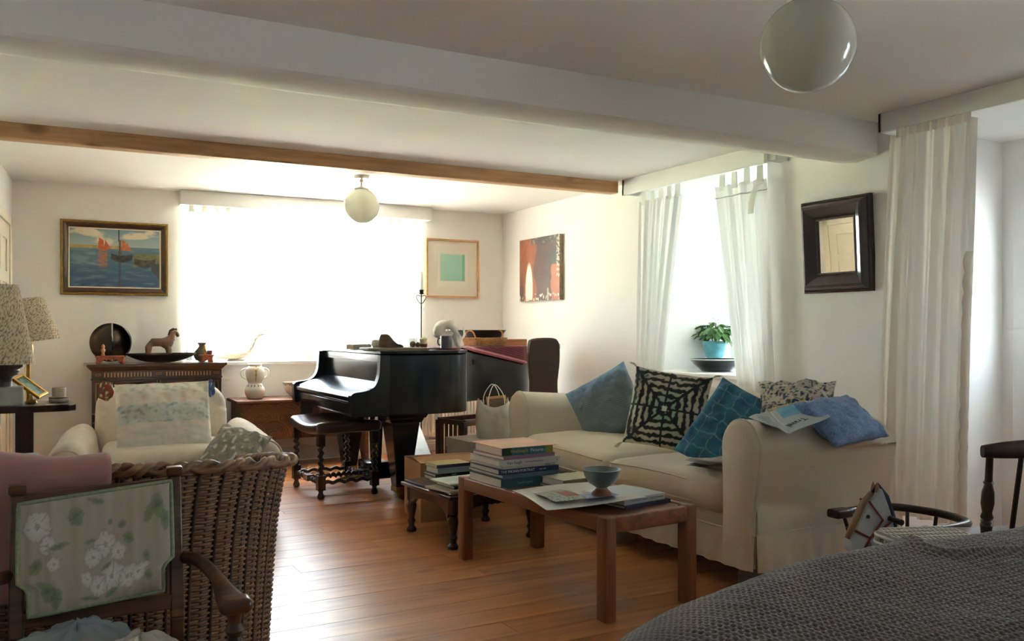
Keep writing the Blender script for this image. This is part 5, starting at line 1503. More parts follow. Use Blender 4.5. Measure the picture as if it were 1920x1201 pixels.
for i, (dx, dy, r_) in enumerate(((.125, .0, .020), (.155, -.025, .017))):
    bo = MB().lathe([(.001, 0)] + [(r_ * math.sin(PI * k / 10), r_ - r_ * math.cos(PI * k / 10)) for k in range(1, 10)] + [(.001, 2 * r_)], 16, TR((2.03 + dx, 5.31 + dy * .6 - .02, ZP + .0185))).build('wooden_ball', PBW, None, smooth=180)
    tag(bo, ('larger dark wooden ball on the grey board beside the printing block', 'smaller dark wooden ball at the end of the grey board')[i], 'ball')
o = MB().lathe([(.018, 0), (.024, .004), (.03, .02), (.026, .045), (.014, .05)], 16, TR((1.955, 5.43, ZP + .0185))).build('pale_shell', STONEW, None, smooth=60); tag(o, 'pale rounded shell behind the printing block', 'shell')
o = MB().box((-.07, -.05, 0), (.07, .05, .035)).build('pale_box', mat('pale_card', '#b8b0a2', .7), None, bevel=.003); o.location = (1.94, 5.72, ZP); o.rotation_euler = (0, 0, .2); tag(o, 'small pale grey box at the keyboard end of the piano lid', 'box')
GLS = glassmat('clear_cut_glass', (.93, .95, .95), .18)
gl = MB(); gl.lathe([(.03, 0), (.036, .003), (.040, .05), (.043, .075), (.040, .075), (.037, .05), (.032, .008), (.001, .006)], 14)
o = gl.build('glass_tumbler', GLS, None, smooth=20); o.location = (2.26, 5.55, ZP); tag(o, 'cut glass tumbler on the piano lid in front of the window', 'glass')
cr_ = thing('cream_rose', 'single cream rose in a small red pot on the piano lid', 'flower', (2.36, 5.60, ZP))
MB().lathe([(.018, 0), (.024, .004), (.028, .035), (.024, .036), (.02, .01)], 16).build('pot', mat('oxblood_glaze', '#5f2420', .3), cr_, smooth=60)
b = MB()
for k in range(9):
    a = k * 2.4; r_ = .006 + .003 * k
    b.grid(5, 5, lambda u, v, a=a, r_=r_: (r_ * math.cos(a + (u - .5) * 1.8) * (1 + .25 * v * v), r_ * math.sin(a + (u - .5) * 1.8) * (1 + .25 * v * v), .052 + v * .034 - .01 * k * .25))
b.build('petals', mat('cream_petal', '#ece3c4', .8), cr_, smooth=180, kind='stuff')
MB().tube([(0, 0, .01), (.002, 0, .06)], .003, 6).build('stem', mat('stem_green', '#5d7040', .7), cr_)
# crouching stone figure hugging its knees, head bowed
fg = thing('crouching_figure', 'white stone crouching figure with bowed head on the piano', 'sculpture', (2.53, 5.60, ZP), math.radians(20))
V = [(-.03, .0, .045), (-.085, .0, .085), (-.065, 0, .15), (-.01, 0, .185), (.035, 0, .19), (.06, 0, .175),      # pelvis, back, shoulders, neck, head
     (.03, .045, .13), (.055, .05, .03), (.03, -.045, .13), (.055, -.05, .03), (.09, .05, .012), (.09, -.05, .012),  # knees, shins, feet
     (.0, .06, .15), (.06, .06, .09), (.095, .02, .07), (.0, -.06, .15), (.06, -.06, .09), (.095, -.02, .07)]
E = [(0, 1), (1, 2), (2, 3), (3, 4), (4, 5), (0, 6), (6, 7), (7, 10), (0, 8), (8, 9), (9, 11), (3, 12), (12, 13), (13, 14), (3, 15), (15, 16), (16, 17)]
skinned('body', V, E, [.045, .045, .045, .035, .026, .030, .026, .018, .026, .018, .014, .014, .022, .017, .013, .022, .017, .013], STONEW, fg, 0)
jg = MB().lathe([(.03, 0), (.045, .01), (.05, .06), (.035, .11), (.03, .135), (.036, .15), (.032, .15), (.026, .13)], 20).build('white_jug', WHITECER, None, smooth=60); jg.location = (2.68, 5.80, ZP)
tag(jg, 'white jug with a loop handle behind the crouching figure', 'jug')
MB().tube(catmull([(.033, 0, .135), (.075, 0, .145), (.085, 0, .09), (.046, 0, .045)], 6), .008, 8).build('handle', WHITECER, jg, smooth=180)
pl_ = MB().lathe([(.001, 0), (.07, .001), (.105, .008), (.105, .011), (.07, .005), (.001, .004)], 32).build('red_plate', mat('dark_red_plate', '#7c2f33', .4), None, smooth=60); pl_.location = (2.45, 5.42, ZP); tag(pl_, 'flat dark red plate under the charcoal mug', 'plate')
mg = MB().lathe([(.034, 0), (.039, .003), (.039, .085), (.036, .085), (.034, .006), (.001, .006)], 24).build('charcoal_mug', mat('charcoal_glaze', '#2d3338', .3, coat=.3), None, smooth=50); mg.location = (2.45, 5.42, ZP + .005); tag(mg, 'straight-sided charcoal mug in front of the white figure', 'mug')
MB().tube(catmull([(.038, 0, .07), (.062, 0, .065), (.062, 0, .03), (.038, 0, .02)], 5), .005, 8).build('handle', mg.data.materials[0], mg, smooth=180).rotation_euler = (0, 0, 2.2)
ob = MB().lathe([(.09, 0), (.10, .004), (.15, .06), (.198, .125), (.205, .130), (.196, .128), (.14, .058), (.09, .012), (.001, .010)], 48).build('black_bowl', mat('aubergine_glaze', '#1e1216', .35, coat=.2), None, smooth=50); ob.location = (3.20, 6.39, ZP); tag(ob, 'wide dark flared bowl at the back of the piano', 'bowl')
bk = thing('wicker_basket', 'shallow golden wicker basket with two loop handles on the piano', 'basket', (3.10, 6.13, ZP + .008), math.radians(24))
CANE = mat('golden_cane', '#b07a45', .6, var=.35, vscale=40)
b = MB()
for k in range(7):
    z = .006 + k * .0088; e = .016 * k / 6
    pts = []
    for a in range(96):
        th = 2 * PI * a / 96; cx = math.copysign(abs(math.cos(th)) ** .35, math.cos(th)); sy_ = math.copysign(abs(math.sin(th)) ** .35, math.sin(th))
        w = 1 + .02 * math.cos(a * PI / 2 + PI * k)
        pts.append(((.165 + e) * cx * w, (.085 + e) * sy_ * w, z))
    b.tube(pts, .0048, 5, closed=True)
b.build('woven_side', CANE, bk, smooth=180, kind='stuff')
MB().box((-.16, -.08, .001), (.16, .08, .008)).build('base', CANE, bk)
for s_ in (-1, 1): MB().tube(catmull([(s_ * .165, -.045, .06), (s_ * .178, -.035, .10), (s_ * .18, 0, .118), (s_ * .178, .035, .10), (s_ * .165, .045, .06)], 5), .006, 8).build('handle', CANE, bk, smooth=180)
o = MB().box((-.125, -.07, 0), (.125, .07, .05)); o = o.build('grey_case', mat('dark_grey_plastic', '#47423f', .4), None, bevel=.006); o.location = (3.10, 6.13, ZP + .0165); o.rotation_euler = (0, 0, math.radians(24)); tag(o, 'flat dark grey case lying in the golden wicker basket', 'case')
o = MB(); o.box((-.13, -.05, 0), (.13, .05, .055)); o = o.build('wooden_box', wood('orange_wood', '#b06a34', '#8a4f25', .45, 0, 1.5), None, bevel=.003); o.location = (3.46, 6.36, ZP); o.rotation_euler = (0, 0, math.radians(12)); tag(o, 'small orange wooden box at the tail of the piano', 'box')
# candlestick on the floor behind the piano
cs = thing('candlestick', 'tall slim iron candlestick with a white candle beside the big window', 'candlestick', (2.90, 6.93, 0))
MB().cyl((0, 0, .02), (0, 0, 1.41), .006).build('stem', DARKMETAL, cs)
MB().lathe([(.11, 0), (.11, .006), (.03, .018), (.01, .03)], 24).build('base', DARKMETAL, cs)
MB().lathe([(.008, 1.40), (.022, 1.405), (.018, 1.42), (.024, 1.44), (.022, 1.44), (.014, 1.42)], 18).build('cup', DARKMETAL, cs)
MB().lathe([(.017, 1.425), (.0165, 1.58), (.008, 1.592), (.001, 1.594)], 16).build('candle', mat('wax', (.85, .83, .76), .5), cs)
for s_ in (-1, 1):
    MB().tube([(s_ * (.006 + .03 * (1 - math.cos(a * .45)) / 2 + .018 * math.sin(a * .45)), 0, 1.385 - .012 * a * .35 + .02 * math.sin(a * .45)) for a in range(15)], .0035, 6).build('scroll', DARKMETAL, cs, smooth=180)
    for z in (1.25, 1.31): MB().lathe([(.0005, 0), (.008, .02), (.008, .035), (.0005, .05)], 8, TR((s_ * .028, 0, z))).build('glass_drop', GLS, cs)
# instrument case leaning behind the sofa
gc = thing('instrument_case', 'dark brown guitar-shaped case standing behind the far end of the sofa', 'instrument case', (3.40, 5.74, 0), math.radians(-20))
GCM = mat('brown_leatherette', '#3a2522', .5, var=.15, vscale=30, bump=.2, bscale=300)
oc = catmull([(-.165, 1.0, 0), (-.12, 1.03, 0), (.10, 1.035, 0), (.165, 1.0, 0), (.175, .93, 0), (.172, .85, 0), (.160, .77, 0), (.150, .70, 0), (.155, .60, 0), (.165, .50, 0), (.185, .36, 0), (.18, .18, 0), (.13, .04, 0), (.06, 0.002, 0), (-.06, 0.002, 0), (-.13, .04, 0), (-.18, .18, 0), (-.185, .36, 0), (-.165, .50, 0), (-.155, .60, 0), (-.150, .70, 0), (-.160, .77, 0), (-.172, .85, 0), (-.175, .93, 0)], 4, True)
oc = [(p.x * .68, p.y) for p in oc][::-1]
MB().prism(oc, -.06, .012, MXZ).build('shell', GCM, gc, smooth=30, bevel=.012, bseg=3)
MB().prism(oc, .014, .05, MXZ).build('lid', GCM, gc, smooth=30, bevel=.012, bseg=3)
MB().tube([(p[0] * 1.008, -.013, p[1]) for p in oc], .004, 6, closed=True).build('seam_trim', mat('worn_edge', '#7a5c3c', .6), gc, smooth=180)
for z in (.96, .35): MB().box((.108, -.03, z), (.124, .002, z + .035)).build('catch', NICKEL, gc, bevel=.002)

# ================================================================== PLANT WINDOW SILL
ZS2 = .81
pp_ = thing('potted_plant', 'white flowering plant in a turquoise pot on the right-hand sill', 'potted plant', (4.40, 4.96, ZS2))
TURQ = mat('turquoise_glaze', '#5fa6b0', .35, var=.25, vscale=18, coat=.2)
MB().lathe([(.06, .09), (.065, .092), (.082, .165), (.088, .185), (.094, .19), (.094, .205), (.086, .207), (.082, .185), (.05, .18), (.001, .18)], 32).build('pot', TURQ, pp_, smooth=50)
b = MB()
for k in range(40): b.tube([(.001, 0, 0)], .001, 3) if False else None
LEAF = mat('leaf_green', '#4e7a3c', .5, var=.4, vscale=8)
rl = random.Random(5)
for k in range(110):
    th = rl.uniform(0, 2 * PI); r_ = rl.uniform(.02, .105); z = .22 + rl.uniform(0, .11) * (1.2 - r_ * 5) + .02
    M_ = TR((r_ * math.cos(th), r_ * math.sin(th), z), th, ry=rl.uniform(.0, 1.0), s=rl.uniform(1.0, 1.8))
    MB().add([(0, 0, 0), (.018, .014, .004), (.042, .010, .002), (.056, 0, -.006), (.042, -.010, .002), (.018, -.014, .004), (.03, 0, -.003)], [(0, 1, 6), (1, 2, 6), (2, 3, 6), (3, 4, 6), (4, 5, 6), (5, 0, 6)], M_).build('leaf', LEAF, pp_, smooth=180)
FLW = mat('white_petal', (.85, .85, .80), .7)
for k in range(22):
    th = rl.uniform(0, 2 * PI); r_ = rl.uniform(.0, .09); z = .355 + rl.uniform(-.03, .03) - r_ * .6
    b = MB()
    for q_ in range(5):
        a = q_ * 2 * PI / 5
        b.add([(0, 0, 0), (.014 * math.cos(a - .5), .014 * math.sin(a - .5), .005), (.026 * math.cos(a), .026 * math.sin(a), .010), (.014 * math.cos(a + .5), .014 * math.sin(a + .5), .005)], [(0, 1, 2, 3)], TR((r_ * math.cos(th), r_ * math.sin(th), z), th, ry=rl.uniform(-.5, .9)))
    b.build('flower', FLW, pp_, smooth=180)
for k in range(6): MB().tube([(0, 0, .18), (.05 * math.cos(k), .05 * math.sin(k), .28)], .003, 5).build('stem', LEAF, pp_)
MB().lathe([(.04, 0), (.07, .002), (.075, .012), (.055, .09), (.05, .09)], 24).build('saucer_stand', TURQ, pp_, smooth=50)
eb = MB().lathe([(.06, 0), (.10, .004), (.15, .045), (.178, .078), (.186, .082), (.184, .088), (.172, .084), (.14, .05), (.09, .012), (.001, .010)], 48)
o = eb.build('enamel_bowl', mat('dark_enamel', '#20262a', .22, coat=.4, var=.2, vscale=20), None, smooth=50); o.location = (4.20, 4.72, ZS2); tag(o, 'wide dark enamel bowl with a pale rim on the right-hand sill', 'bowl')
MB().tube([(.187 * math.cos(a * PI / 24), .187 * math.sin(a * PI / 24), .085) for a in range(48)], .004, 6, closed=True).build('rim', mat('white_enamel', (.75, .75, .72), .3), o, smooth=180)
sd_ = MB().lathe([(.03, 0), (.04, .004), (.042, .02), (.03, .03), (.001, .034)], 24).build('brass_pot', BRASS, None, smooth=60); sd_.location = (4.03, 4.27, ZS2); tag(sd_, 'small squat brass pot at the front of the right-hand sill', 'pot')
# bottle hanging shape in the window: white lampshade-like bell
o = MB().lathe([(.05, 0), (.052, .02), (.04, .12), (.022, .17), (.01, .18), (.008, .21)], 20).build('white_bottle', WHITECER, None, smooth=60); o.location = (4.54, 4.62, ZS2); tag(o, 'white conical bottle on the sill behind the enamel bowl', 'bottle')
# ================================================================== LEFT: PEDESTAL TABLE AND LAMPS
tb = thing('pedestal_table', 'dark wooden pedestal table with clipped corners at the left wall', 'side table', (-.035, 5.25, 0))
ZL = .715
w_, d_, c_ = .235, .18, .035
MB().prism([(-w_ + c_, -d_), (w_ - c_, -d_), (w_, -d_ + c_), (w_, d_ - c_), (w_ - c_, d_), (-w_ + c_, d_), (-w_, d_ - c_), (-w_, -d_ + c_)], ZL - .034, ZL).build('table_top', DARKOAKX, tb, smooth=0, bevel=.005)
MB().box((-.042, -.042, .05), (.042, .042, ZL - .034)).build('column', DARKOAK, tb, smooth=0, bevel=.004)
MB().box((-.17, -.15, 0), (.17, .15, .05)).build('base', DARKOAK, tb, smooth=0, bevel=.008)
def shade_cols(u, v):
    a = u * 84; b_ = v * 34
    k = abs(math.sin(a * 1.3 + 2.4 * math.sin(b_ * 1.1 + 1.7 * nz(a * .35, b_ * .4, 1)))) 
    k2 = abs(math.sin(b_ * 1.7 + 2.2 * math.sin(a * .9 + nz(a * .3, b_ * .5, 7))))
    base = lin('#dccfbb')
    return mixc(lin('#8f8468'), base, sstep(.12, .38, min(k, k2)))
SHADE, nt, out = _nodes('printed_lampshade')
at_ = nt.nodes.new('ShaderNodeAttribute'); at_.attribute_name = 'Col'
d0 = nt.nodes.new('ShaderNodeBsdfDiffuse'); t0 = nt.nodes.new('ShaderNodeBsdfTranslucent'); m0 = nt.nodes.new('ShaderNodeMixShader'); m0.inputs[0].default_value = .3
nt.links.new(at_.outputs['Color'], d0.inputs[0]); nt.links.new(at_.outputs['Color'], t0.inputs[0]); nt.links.new(d0.outputs[0], m0.inputs[1]); nt.links.new(t0.outputs[0], m0.inputs[2]); nt.links.new(m0.outputs[0], out.inputs[0])
def lampshade(parent, r0, r1, z0, z1, M_=None):
    MB().grid(140, 50, lambda u, v: ((r0 + (r1 - r0) * v) * math.cos(2 * PI * u), (r0 + (r1 - r0) * v) * math.sin(2 * PI * u), z0 + (z1 - z0) * v), wu=True, M=M_, cfn=shade_cols).build('lamp_shade', SHADE, parent, smooth=180)
# stone box that carries the head lamp
sb_ = MB().box((-.085, -.07, 0), (.085, .07, .095)).build('stone_block', mat('grey_marbled', '#a3a69f', .6, var=.15, vscale=10), None, bevel=.003); sb_.location = (-.125, 5.185, ZL); tag(sb_, 'grey marbled block on the pedestal table under the head lamp', 'block')
hl = thing('head_lamp', 'table lamp with a dark carved head base and tall printed shade', 'table lamp', (-.135, 5.185, ZL + .0955), math.radians(10))
HEADM = mat('dark_carved_head', '#2a1a13', .35, var=.3, vscale=8, coat=.2)
def headfn(u, v):
    a = 2 * PI * u; z = v * .20
    pr = [(0, .044), (.12, .042), (.22, .044), (.32, .060), (.5, .072), (.7, .074), (.85, .066), (.95, .040), (1, .012)]
    for (p, q_) in zip(pr[:-1], pr[1:]):
        if p[0] <= v <= q_[0]: r_ = p[1] + (q_[1] - p[1]) * (v - p[0]) / (q_[0] - p[0]); break
    fx = math.cos(a)
    f = max(0, fx) ** 6
    nose = .020 * f ** 2.5 * math.exp(-((v - .52) / .07) ** 2) + .010 * f ** 2 * math.exp(-((v - .62) / .06) ** 2)
    lips = .010 * f * math.exp(-((v - .40) / .022) ** 2) + .008 * f * math.exp(-((v - .365) / .018) ** 2)
    chin = .012 * f * math.exp(-((v - .31) / .03) ** 2)
    eye = -.010 * math.exp(-((abs(math.atan2(math.sin(a), math.cos(a))) - .45) / .18) ** 2) * math.exp(-((v - .63) / .04) ** 2)
    r_ += nose + lips + chin + eye
    return (r_ * math.cos(a) * 1.05, r_ * math.sin(a) * .9, z)
MB().grid(64, 60, headfn, wu=True).build('head_base', HEADM, hl, smooth=180)
MB().cyl((0, 0, .19), (0, 0, .34), .008).build('lamp_stem', BRASS, hl)
lampshade(hl, .150, .075, .115, .52)
ll = thing('floor_lamp', 'slim floor lamp with a tilted printed shade behind the pedestal table', 'floor lamp', (-.02, 5.70, 0))
MB().lathe([(.12, 0), (.12, .012), (.03, .025), (.012, .04)], 24).build('base', BRASS, ll)
MB().cyl((0, 0, .03), (0, 0, 1.12), .011).build('pole', BRASS, ll)
MB().lathe([(.022, .93), (.026, .95), (.026, 1.01), (.015, 1.03)], 16).build('lamp_holder', BRASS, ll)
lampshade(ll, .150, .092, 0, .245, TR((.02, 0, 1.035), 0, 0, math.radians(-7)))
pf_ = thing('photo_frame', 'small gilt photo frame propped at a slant on the pedestal table', 'picture frame', (.06, 5.16, ZL))
BL, BR, TL = at_t(68, 759, 4.55), at_t(90, 746, 4.68), at_t(23, 704, 4.62)
FMx = frame(BL + (BR - BL) * .5 + (TL - BL) * .5 + Vector((0, 0, .003)), BR - BL, TL - BL)
mitred(pf_, 'frame_side', .105, .165, [(0, -.006), (0, .005), (.004, .008), (.014, .008), (.016, .003)], FMx, mat('bright_gilt', '#b98a35', .3, .8))
MB().grid(20, 30, lambda u, v: ((u - .5) * .076, (v - .5) * .136, .003), M=FMx, cfn=lambda u, v: mixc(lin('#2f5552'), lin('#8fa89a'), .5 + fbm(u * 5, v * 6, 2))).build('picture', PRINTED, pf_, smooth=180, world=True)
MB().box((-.05, -.08, -.008), (.05, .08, .0), FMx).build('backing', DARKOAK, pf_, smooth=0, world=True)
cu_ = MB().lathe([(.034, 0), (.046, .004), (.050, .014), (.046, .028), (.034, .032), (.033, .036), (.034, .078), (.031, .08), (.030, .04), (.001, .036)], 28).build('candle_jar', mat('cream_stoneware', '#b7a894', .4, var=.1, vscale=40), None, smooth=50); cu_.location = (.125, 5.25, ZL); tag(cu_, 'cream pottery candle jar near the right end of the pedestal table', 'jar')
MB().tube([(.047 * math.cos(a * PI / 16), .047 * math.sin(a * PI / 16), .027) for a in range(32)], .0035, 6, closed=True).build('patterned_band', mat('brown_band', '#7a5a4c', .5, var=.5, vscale=90), cu_, smooth=180)
o = MB().lathe([(.02, 0), (.03, .004), (.026, .014), (.012, .02), (.006, .045), (.001, .047)], 18).build('brass_bell', BRASS, None, smooth=50); o.location = (-.005, 5.26, ZL); tag(o, 'little brass bell behind the gilt photo frame', 'bell')
o = MB().box((-.05, -.006, 0), (.05, .006, .004)).build('paper_knife', mat('horn', '#c8b9a0', .4), None, bevel=.001); o.location = (.11, 5.115, ZL); o.rotation_euler = (0, 0, .1); tag(o, 'pale flat paper knife at the front of the pedestal table', 'paper knife')
# low stand with folders between the wicker chair and the pedestal table
ls = thing('magazine_stand', 'low dark wooden stand behind the pink blanket', 'stand', (-.13, 4.42, 0))
MB().softbox((-.20, -.15, .50), (.20, .15, .525), .005, 2, 1).build('top', DARKOAKX, ls)
for sx_ in (-1, 1):
    for sy_ in (-1, 1): MB().box((sx_ * .18 - .014, sy_ * .13 - .014, 0), (sx_ * .18 + .014, sy_ * .13 + .014, .50)).build('leg', DARKOAK, ls, smooth=0)
o = MB().box((-.15, -.10, 0), (.15, .10, .022)).build('document_folder', mat('pale_green_folder', '#a9ada0', .6), None, bevel=.002); o.location = (-.12, 4.40, .5255); o.rotation_euler = (0, 0, .08); tag(o, 'pale grey-green folder on the low dark stand', 'folder')

# ================================================================== BOOKS
def book(name, label, w, d, h, loc, rz, cover, spine=None, title=None, tcol=None, tsize=.014, hard=True, group=None, soft_top=None, cat='book'):
    """spine faces local -y; w along x"""
    t = thing(name, label, cat, loc, rz, group=group)
    cm = cover if not isinstance(cover, str) else mat('cover_' + cover.strip('#'), cover, .4, coat=.15)
    sm = cm if spine is None else mat('spine_' + spine.strip('#'), spine, .4)
    th_ = .0025
    MB().box((-w / 2 + .004, -d / 2 + .003, th_), (w / 2 - .004, d / 2 - .004, h - th_)).build('pages', PAGES, t, smooth=0)
    MB().box((-w / 2, -d / 2, h - th_), (w / 2, d / 2, h)).build('cover', cm if soft_top is None else soft_top, t, smooth=0)
    MB().box((-w / 2, -d / 2, 0), (w / 2, d / 2, th_)).build('cover', cm, t, smooth=0)
    spo = MB().box((-w / 2, -d / 2 - .0015, 0), (w / 2, -d / 2 + .003, h)).build('spine', sm, t, smooth=0, bevel=.0008)
    if title:
        M_ = t.matrix_basis @ Matrix.Translation((0, -d / 2 - .0018, h / 2)) @ Matrix.Rotation(PI / 2, 4, 'X')
        for (s_, x, sz, col) in title: text('title', s_, sz, M_ @ Matrix.Translation((x, 0, 0)), col, spo)
    return t
GRP = 'art books stacked on the coffee table'
TZT = TZ - .006 + .0005
z = TZT
bx, by, br = 1.985, 3.63, math.radians(3)
pinkcover = mat('hockney_cover', '#c98f8a', .35, var=.5, vscale=7, col2='#e0b48a')
stack = [
 ('thick teal hardback at the bottom of the art book stack', .310, .30, .042, '#2b5d66', None, [('Landscapes', -.03, .018, mat('teal_print', '#7fa79a', .6))], 0, 0, None),
 ('slim slate blue paperback on the thick teal hardback', .300, .29, .017, '#50708c', None, None, .2, .004, None),
 ('navy hardback titled The Indian Portrait in the art book stack', .320, .285, .024, '#1f3560', None, [('THE INDIAN PORTRAIT', -.06, .017, PRINTW), ('1560-1860', .07, .009, PRINTW)], -.4, .002, None),
 ('thin grey-white paperback above the navy hardback', .290, .28, .012, '#b8b4ac', None, [('Drawings', .10, .008, INK)], .6, -.004, None),
 ('white hardback titled Van Gogh in the art book stack', .325, .285, .027, '#c3c5c4', None, [('Van Gogh', -.085, .020, INK), ('The Great Masterpieces', .02, .010, INK), ('o', .145, .016, INK)], -.3, .006, None),
 ('thin mauve paperback above the white hardback', .285, .27, .017, '#96748f', None, None, .8, .0, None),
 ('colourful hardback titled Hockney’s Pictures on top of the stack', .270, .265, .036, pinkcover, '#2f7585', [("Hockney's", -.045, .022, PRINTY), ('Pictures', .050, .022, PRINTW)], -.5, .0, None)]
for (lab, w, d, h, cov, sp_, ti, ro, dx, st_) in stack:
    lab = lab.replace('Hockney’s Pictures', 'Hockney\'s Pictures')
    t = book('art_book', lab, w, d, h, (bx + dx, by, z), br + math.radians(ro * 3), cov, sp_, ti, group=GRP)
    if 'Pictures' in lab:
        MB().box((-.135, -.1345, .001), (-.085, -.133, .035)).build('spine_band', mat('dark_green', '#27432c', .4), t, smooth=0)
        MB().box((.095, -.1345, .001), (.135, -.133, .035)).build('spine_band', mat('olive_yellow', '#8d8f2c', .4), t, smooth=0)
        MB().box((-.15, -.15, .036), (.15, .145, .0385)).build('jacket_flap', pinkcover, t, smooth=0)
    z += h + .0006
book('art_book', 'dark green hardback under the pale yellow-green book', .24, .17, .012, (2.165, 3.405, TZT), math.radians(5), '#3c443c', group=GRP)
book('art_book', 'pale yellow-green book lying beside the tall stack', .22, .16, .030, (2.165, 3.405, TZT + .0126), math.radians(7), '#b9b58c', '#8f8f74', group=GRP)
book('art_book', 'dark blue hardback at the sofa end under the white papers', .26, .25, .014, (2.165, 2.98, TZT), math.radians(9), '#2c3550', group=GRP)
book('art_book', 'white hardback titled Contemporary Painting under the white papers', .235, .24, .026, (2.155, 2.985, TZT + .0146), math.radians(9), '#c9d2d6', None, [('CONTEMPORARY PAINTING', 0, .013, mat('grey_print', '#7d8a96', .6)), ('PHAIDON', .095, .006, INK)], group=GRP)
# large drawing paper and magazines
def sheet(name, label, cs, nu, nv, cfn, zfn, cat, extra=.0012):
    def fn(u, v):
        a = Vector(cs[0]).lerp(Vector(cs[1]), u); b_ = Vector(cs[3]).lerp(Vector(cs[2]), u); p = a.lerp(b_, v)
        p.z += zfn(u, v); return p
    o = MB().grid(nu, nv, fn, cfn=cfn).build(name, PRINTED, None, smooth=180)
    s_ = o.modifiers.new('thick', 'SOLIDIFY'); s_.thickness = extra; s_.offset = 0
    return tag(o, label, cat)
zt_ = TZT + .046
P4 = [on_z(905 + 55, 921, TZT + .012), on_z(1025, 956, TZT + .032), on_z(1214, 935, zt_), on_z(1110, 905, TZT + .03)]
def pcol(u, v):
    c = lin('#cfcdc8')
    k = fbm(u * 5, v * 5, 2)
    if .12 < v < .95 and .3 < u < .9: c = mixc(c, lin('#a79f90'), sstep(.08, .25, k) * .5)
    return c
sheet('drawing_paper', 'large white sheet of drawing paper lying across the coffee table books', P4, 30, 20, pcol, lambda u, v: .006 * math.sin(u * 4 + v * 3) + .004, 'paper')
def mcol(u, v):
    if v > .55 and .25 < u < .75: return mixc(lin('#b0473a'), lin('#5d6b58'), nz(u * 8, v * 8) + .4)
    if nz(u * 22, v * 22) > .25: return lin('#3d423c')
    return lin('#9fa59b')
P4 = [on_z(1000, 928, TZT + .030), on_z(1040, 945, TZT + .036), on_z(1100, 938, TZT + .044), on_z(1052, 921, TZT + .036)]
sheet('newspaper_cutting', 'folded colour newspaper cutting on the white drawing paper', P4, 30, 30, mcol, lambda u, v: .008 + .006 * math.sin(u * 3), 'newspaper')
P4 = [on_z(1085, 930, TZT + .040), on_z(1100, 939, TZT + .044), on_z(1160, 931, TZT + .046), on_z(1130, 922, TZT + .040)]
sheet('blue_leaflet', 'pale blue leaflet under the footed bowl', P4, 10, 10, lambda u, v: mixc(lin('#8d96b8'), lin('#b0b7cc'), nz(u * 4, v * 4) + .5), lambda u, v: .009, 'leaflet')
pb_ = on_z(1128, 928, zt_ + .008)
fb = MB().lathe([(.034, 0), (.040, .002), (.038, .010), (.024, .022), (.022, .030), (.05, .048), (.068, .075), (.074, .098), (.078, .102), (.074, .103), (.066, .078), (.045, .052), (.001, .044)], 40)
o = fb.build('footed_bowl', mat('blue_grey_stoneware', '#6e7f86', .3, var=.3, vscale=14, coat=.3), None, smooth=50); o.location = (pb_.x, pb_.y, zt_ + .010); tag(o, 'blue-grey pottery bowl on a brown foot standing on the papers', 'bowl')
MB().lathe([(.0342, -.0005), (.0405, .002), (.0385, .0105), (.0245, .0225), (.0235, .026)], 40, cap=False).build('unglazed_foot', mat('brown_foot', '#7d4a33', .6), o, smooth=60)
# on the low carved table
GR2 = 'books piled on the low carved table'
z = .2845; lx, ly = 2.01, 4.43
for (lab, w, d, h, cov, sp_) in (('dark green old paperback at the bottom of the pile on the low carved table', .215, .15, .022, '#3d4a3a', '#4a3a34'), ('black paperback second from the bottom on the low carved table', .22, .15, .016, '#1c1c1c', None),
                                 ('pale blue-grey hardback in the pile on the low carved table', .195, .145, .030, '#9fb0b4', None), ('yellow covered book with navy spine on top of the low table pile', .205, .15, .018, '#b7a86c', '#2a2447')):
    book('piled_book', lab, w, d, h, (lx, ly, z), math.radians(3 + 40 * (h - .02)), cov, sp_, [('Travels', 0, .010, PRINTW)] if h == .016 else None, group=GR2); z += h + .0005
z = .2845
for i, (w, d, h, cov, lab) in enumerate(((.13, .17, .02, '#4a3833', 'dark brown small book at the far right of the low carved table'), (.13, .165, .022, '#8d6a58', 'tan small book in the right-hand low table pile'), (.12, .16, .016, '#71302c', 'red small book on the right-hand low table pile'))):
    book('piled_book', lab, w, d, h, (2.255, 4.46, z), math.radians(10 - 6 * i), cov, None, group=GR2); z += h + .0005
z = .2845
for i, (w, d, h, cov, ro, dx, lab) in enumerate(((.29, .21, .010, '#c0b9a8', 14, -.02, 'cream magazine at the bottom of the front low table pile'), (.27, .20, .016, '#20382f', 4, .03, 'dark green book in the front low table pile'), (.27, .20, .007, '#5f8378', 5, .02, 'sea-green magazine in the front low table pile'))):
    book('magazine', lab, w, d, h, (1.965 + dx, 4.14, z), math.radians(ro), cov, None, group='magazines at the front of the low carved table', cat='magazine'); z += h + .0006
tm = thing('magazine', 'pale magazine with a small purple picture on top of the low table', 'magazine', (1.955, 4.145, z), math.radians(6), group='magazines at the front of the low carved table')
MB().box((-.13, -.095, 0), (.13, .095, .006)).build('pages', PAGES, tm, smooth=0)
MB().grid(40, 30, lambda u, v: ((u - .5) * .262, (v - .5) * .192, .0065), cfn=lambda u, v: (mixc(lin('#4a3d5a'), lin('#7a6470'), nz(u * 20, v * 20) + .5) if (.62 < u < .88 and .45 < v < .85) else (lin('#8f9a90') if (.1 < u < .5 and int(v * 22) % 3 == 0 and .3 < v < .8) else lin('#c3ccc2')))).build('cover', PRINTED, tm, smooth=180)

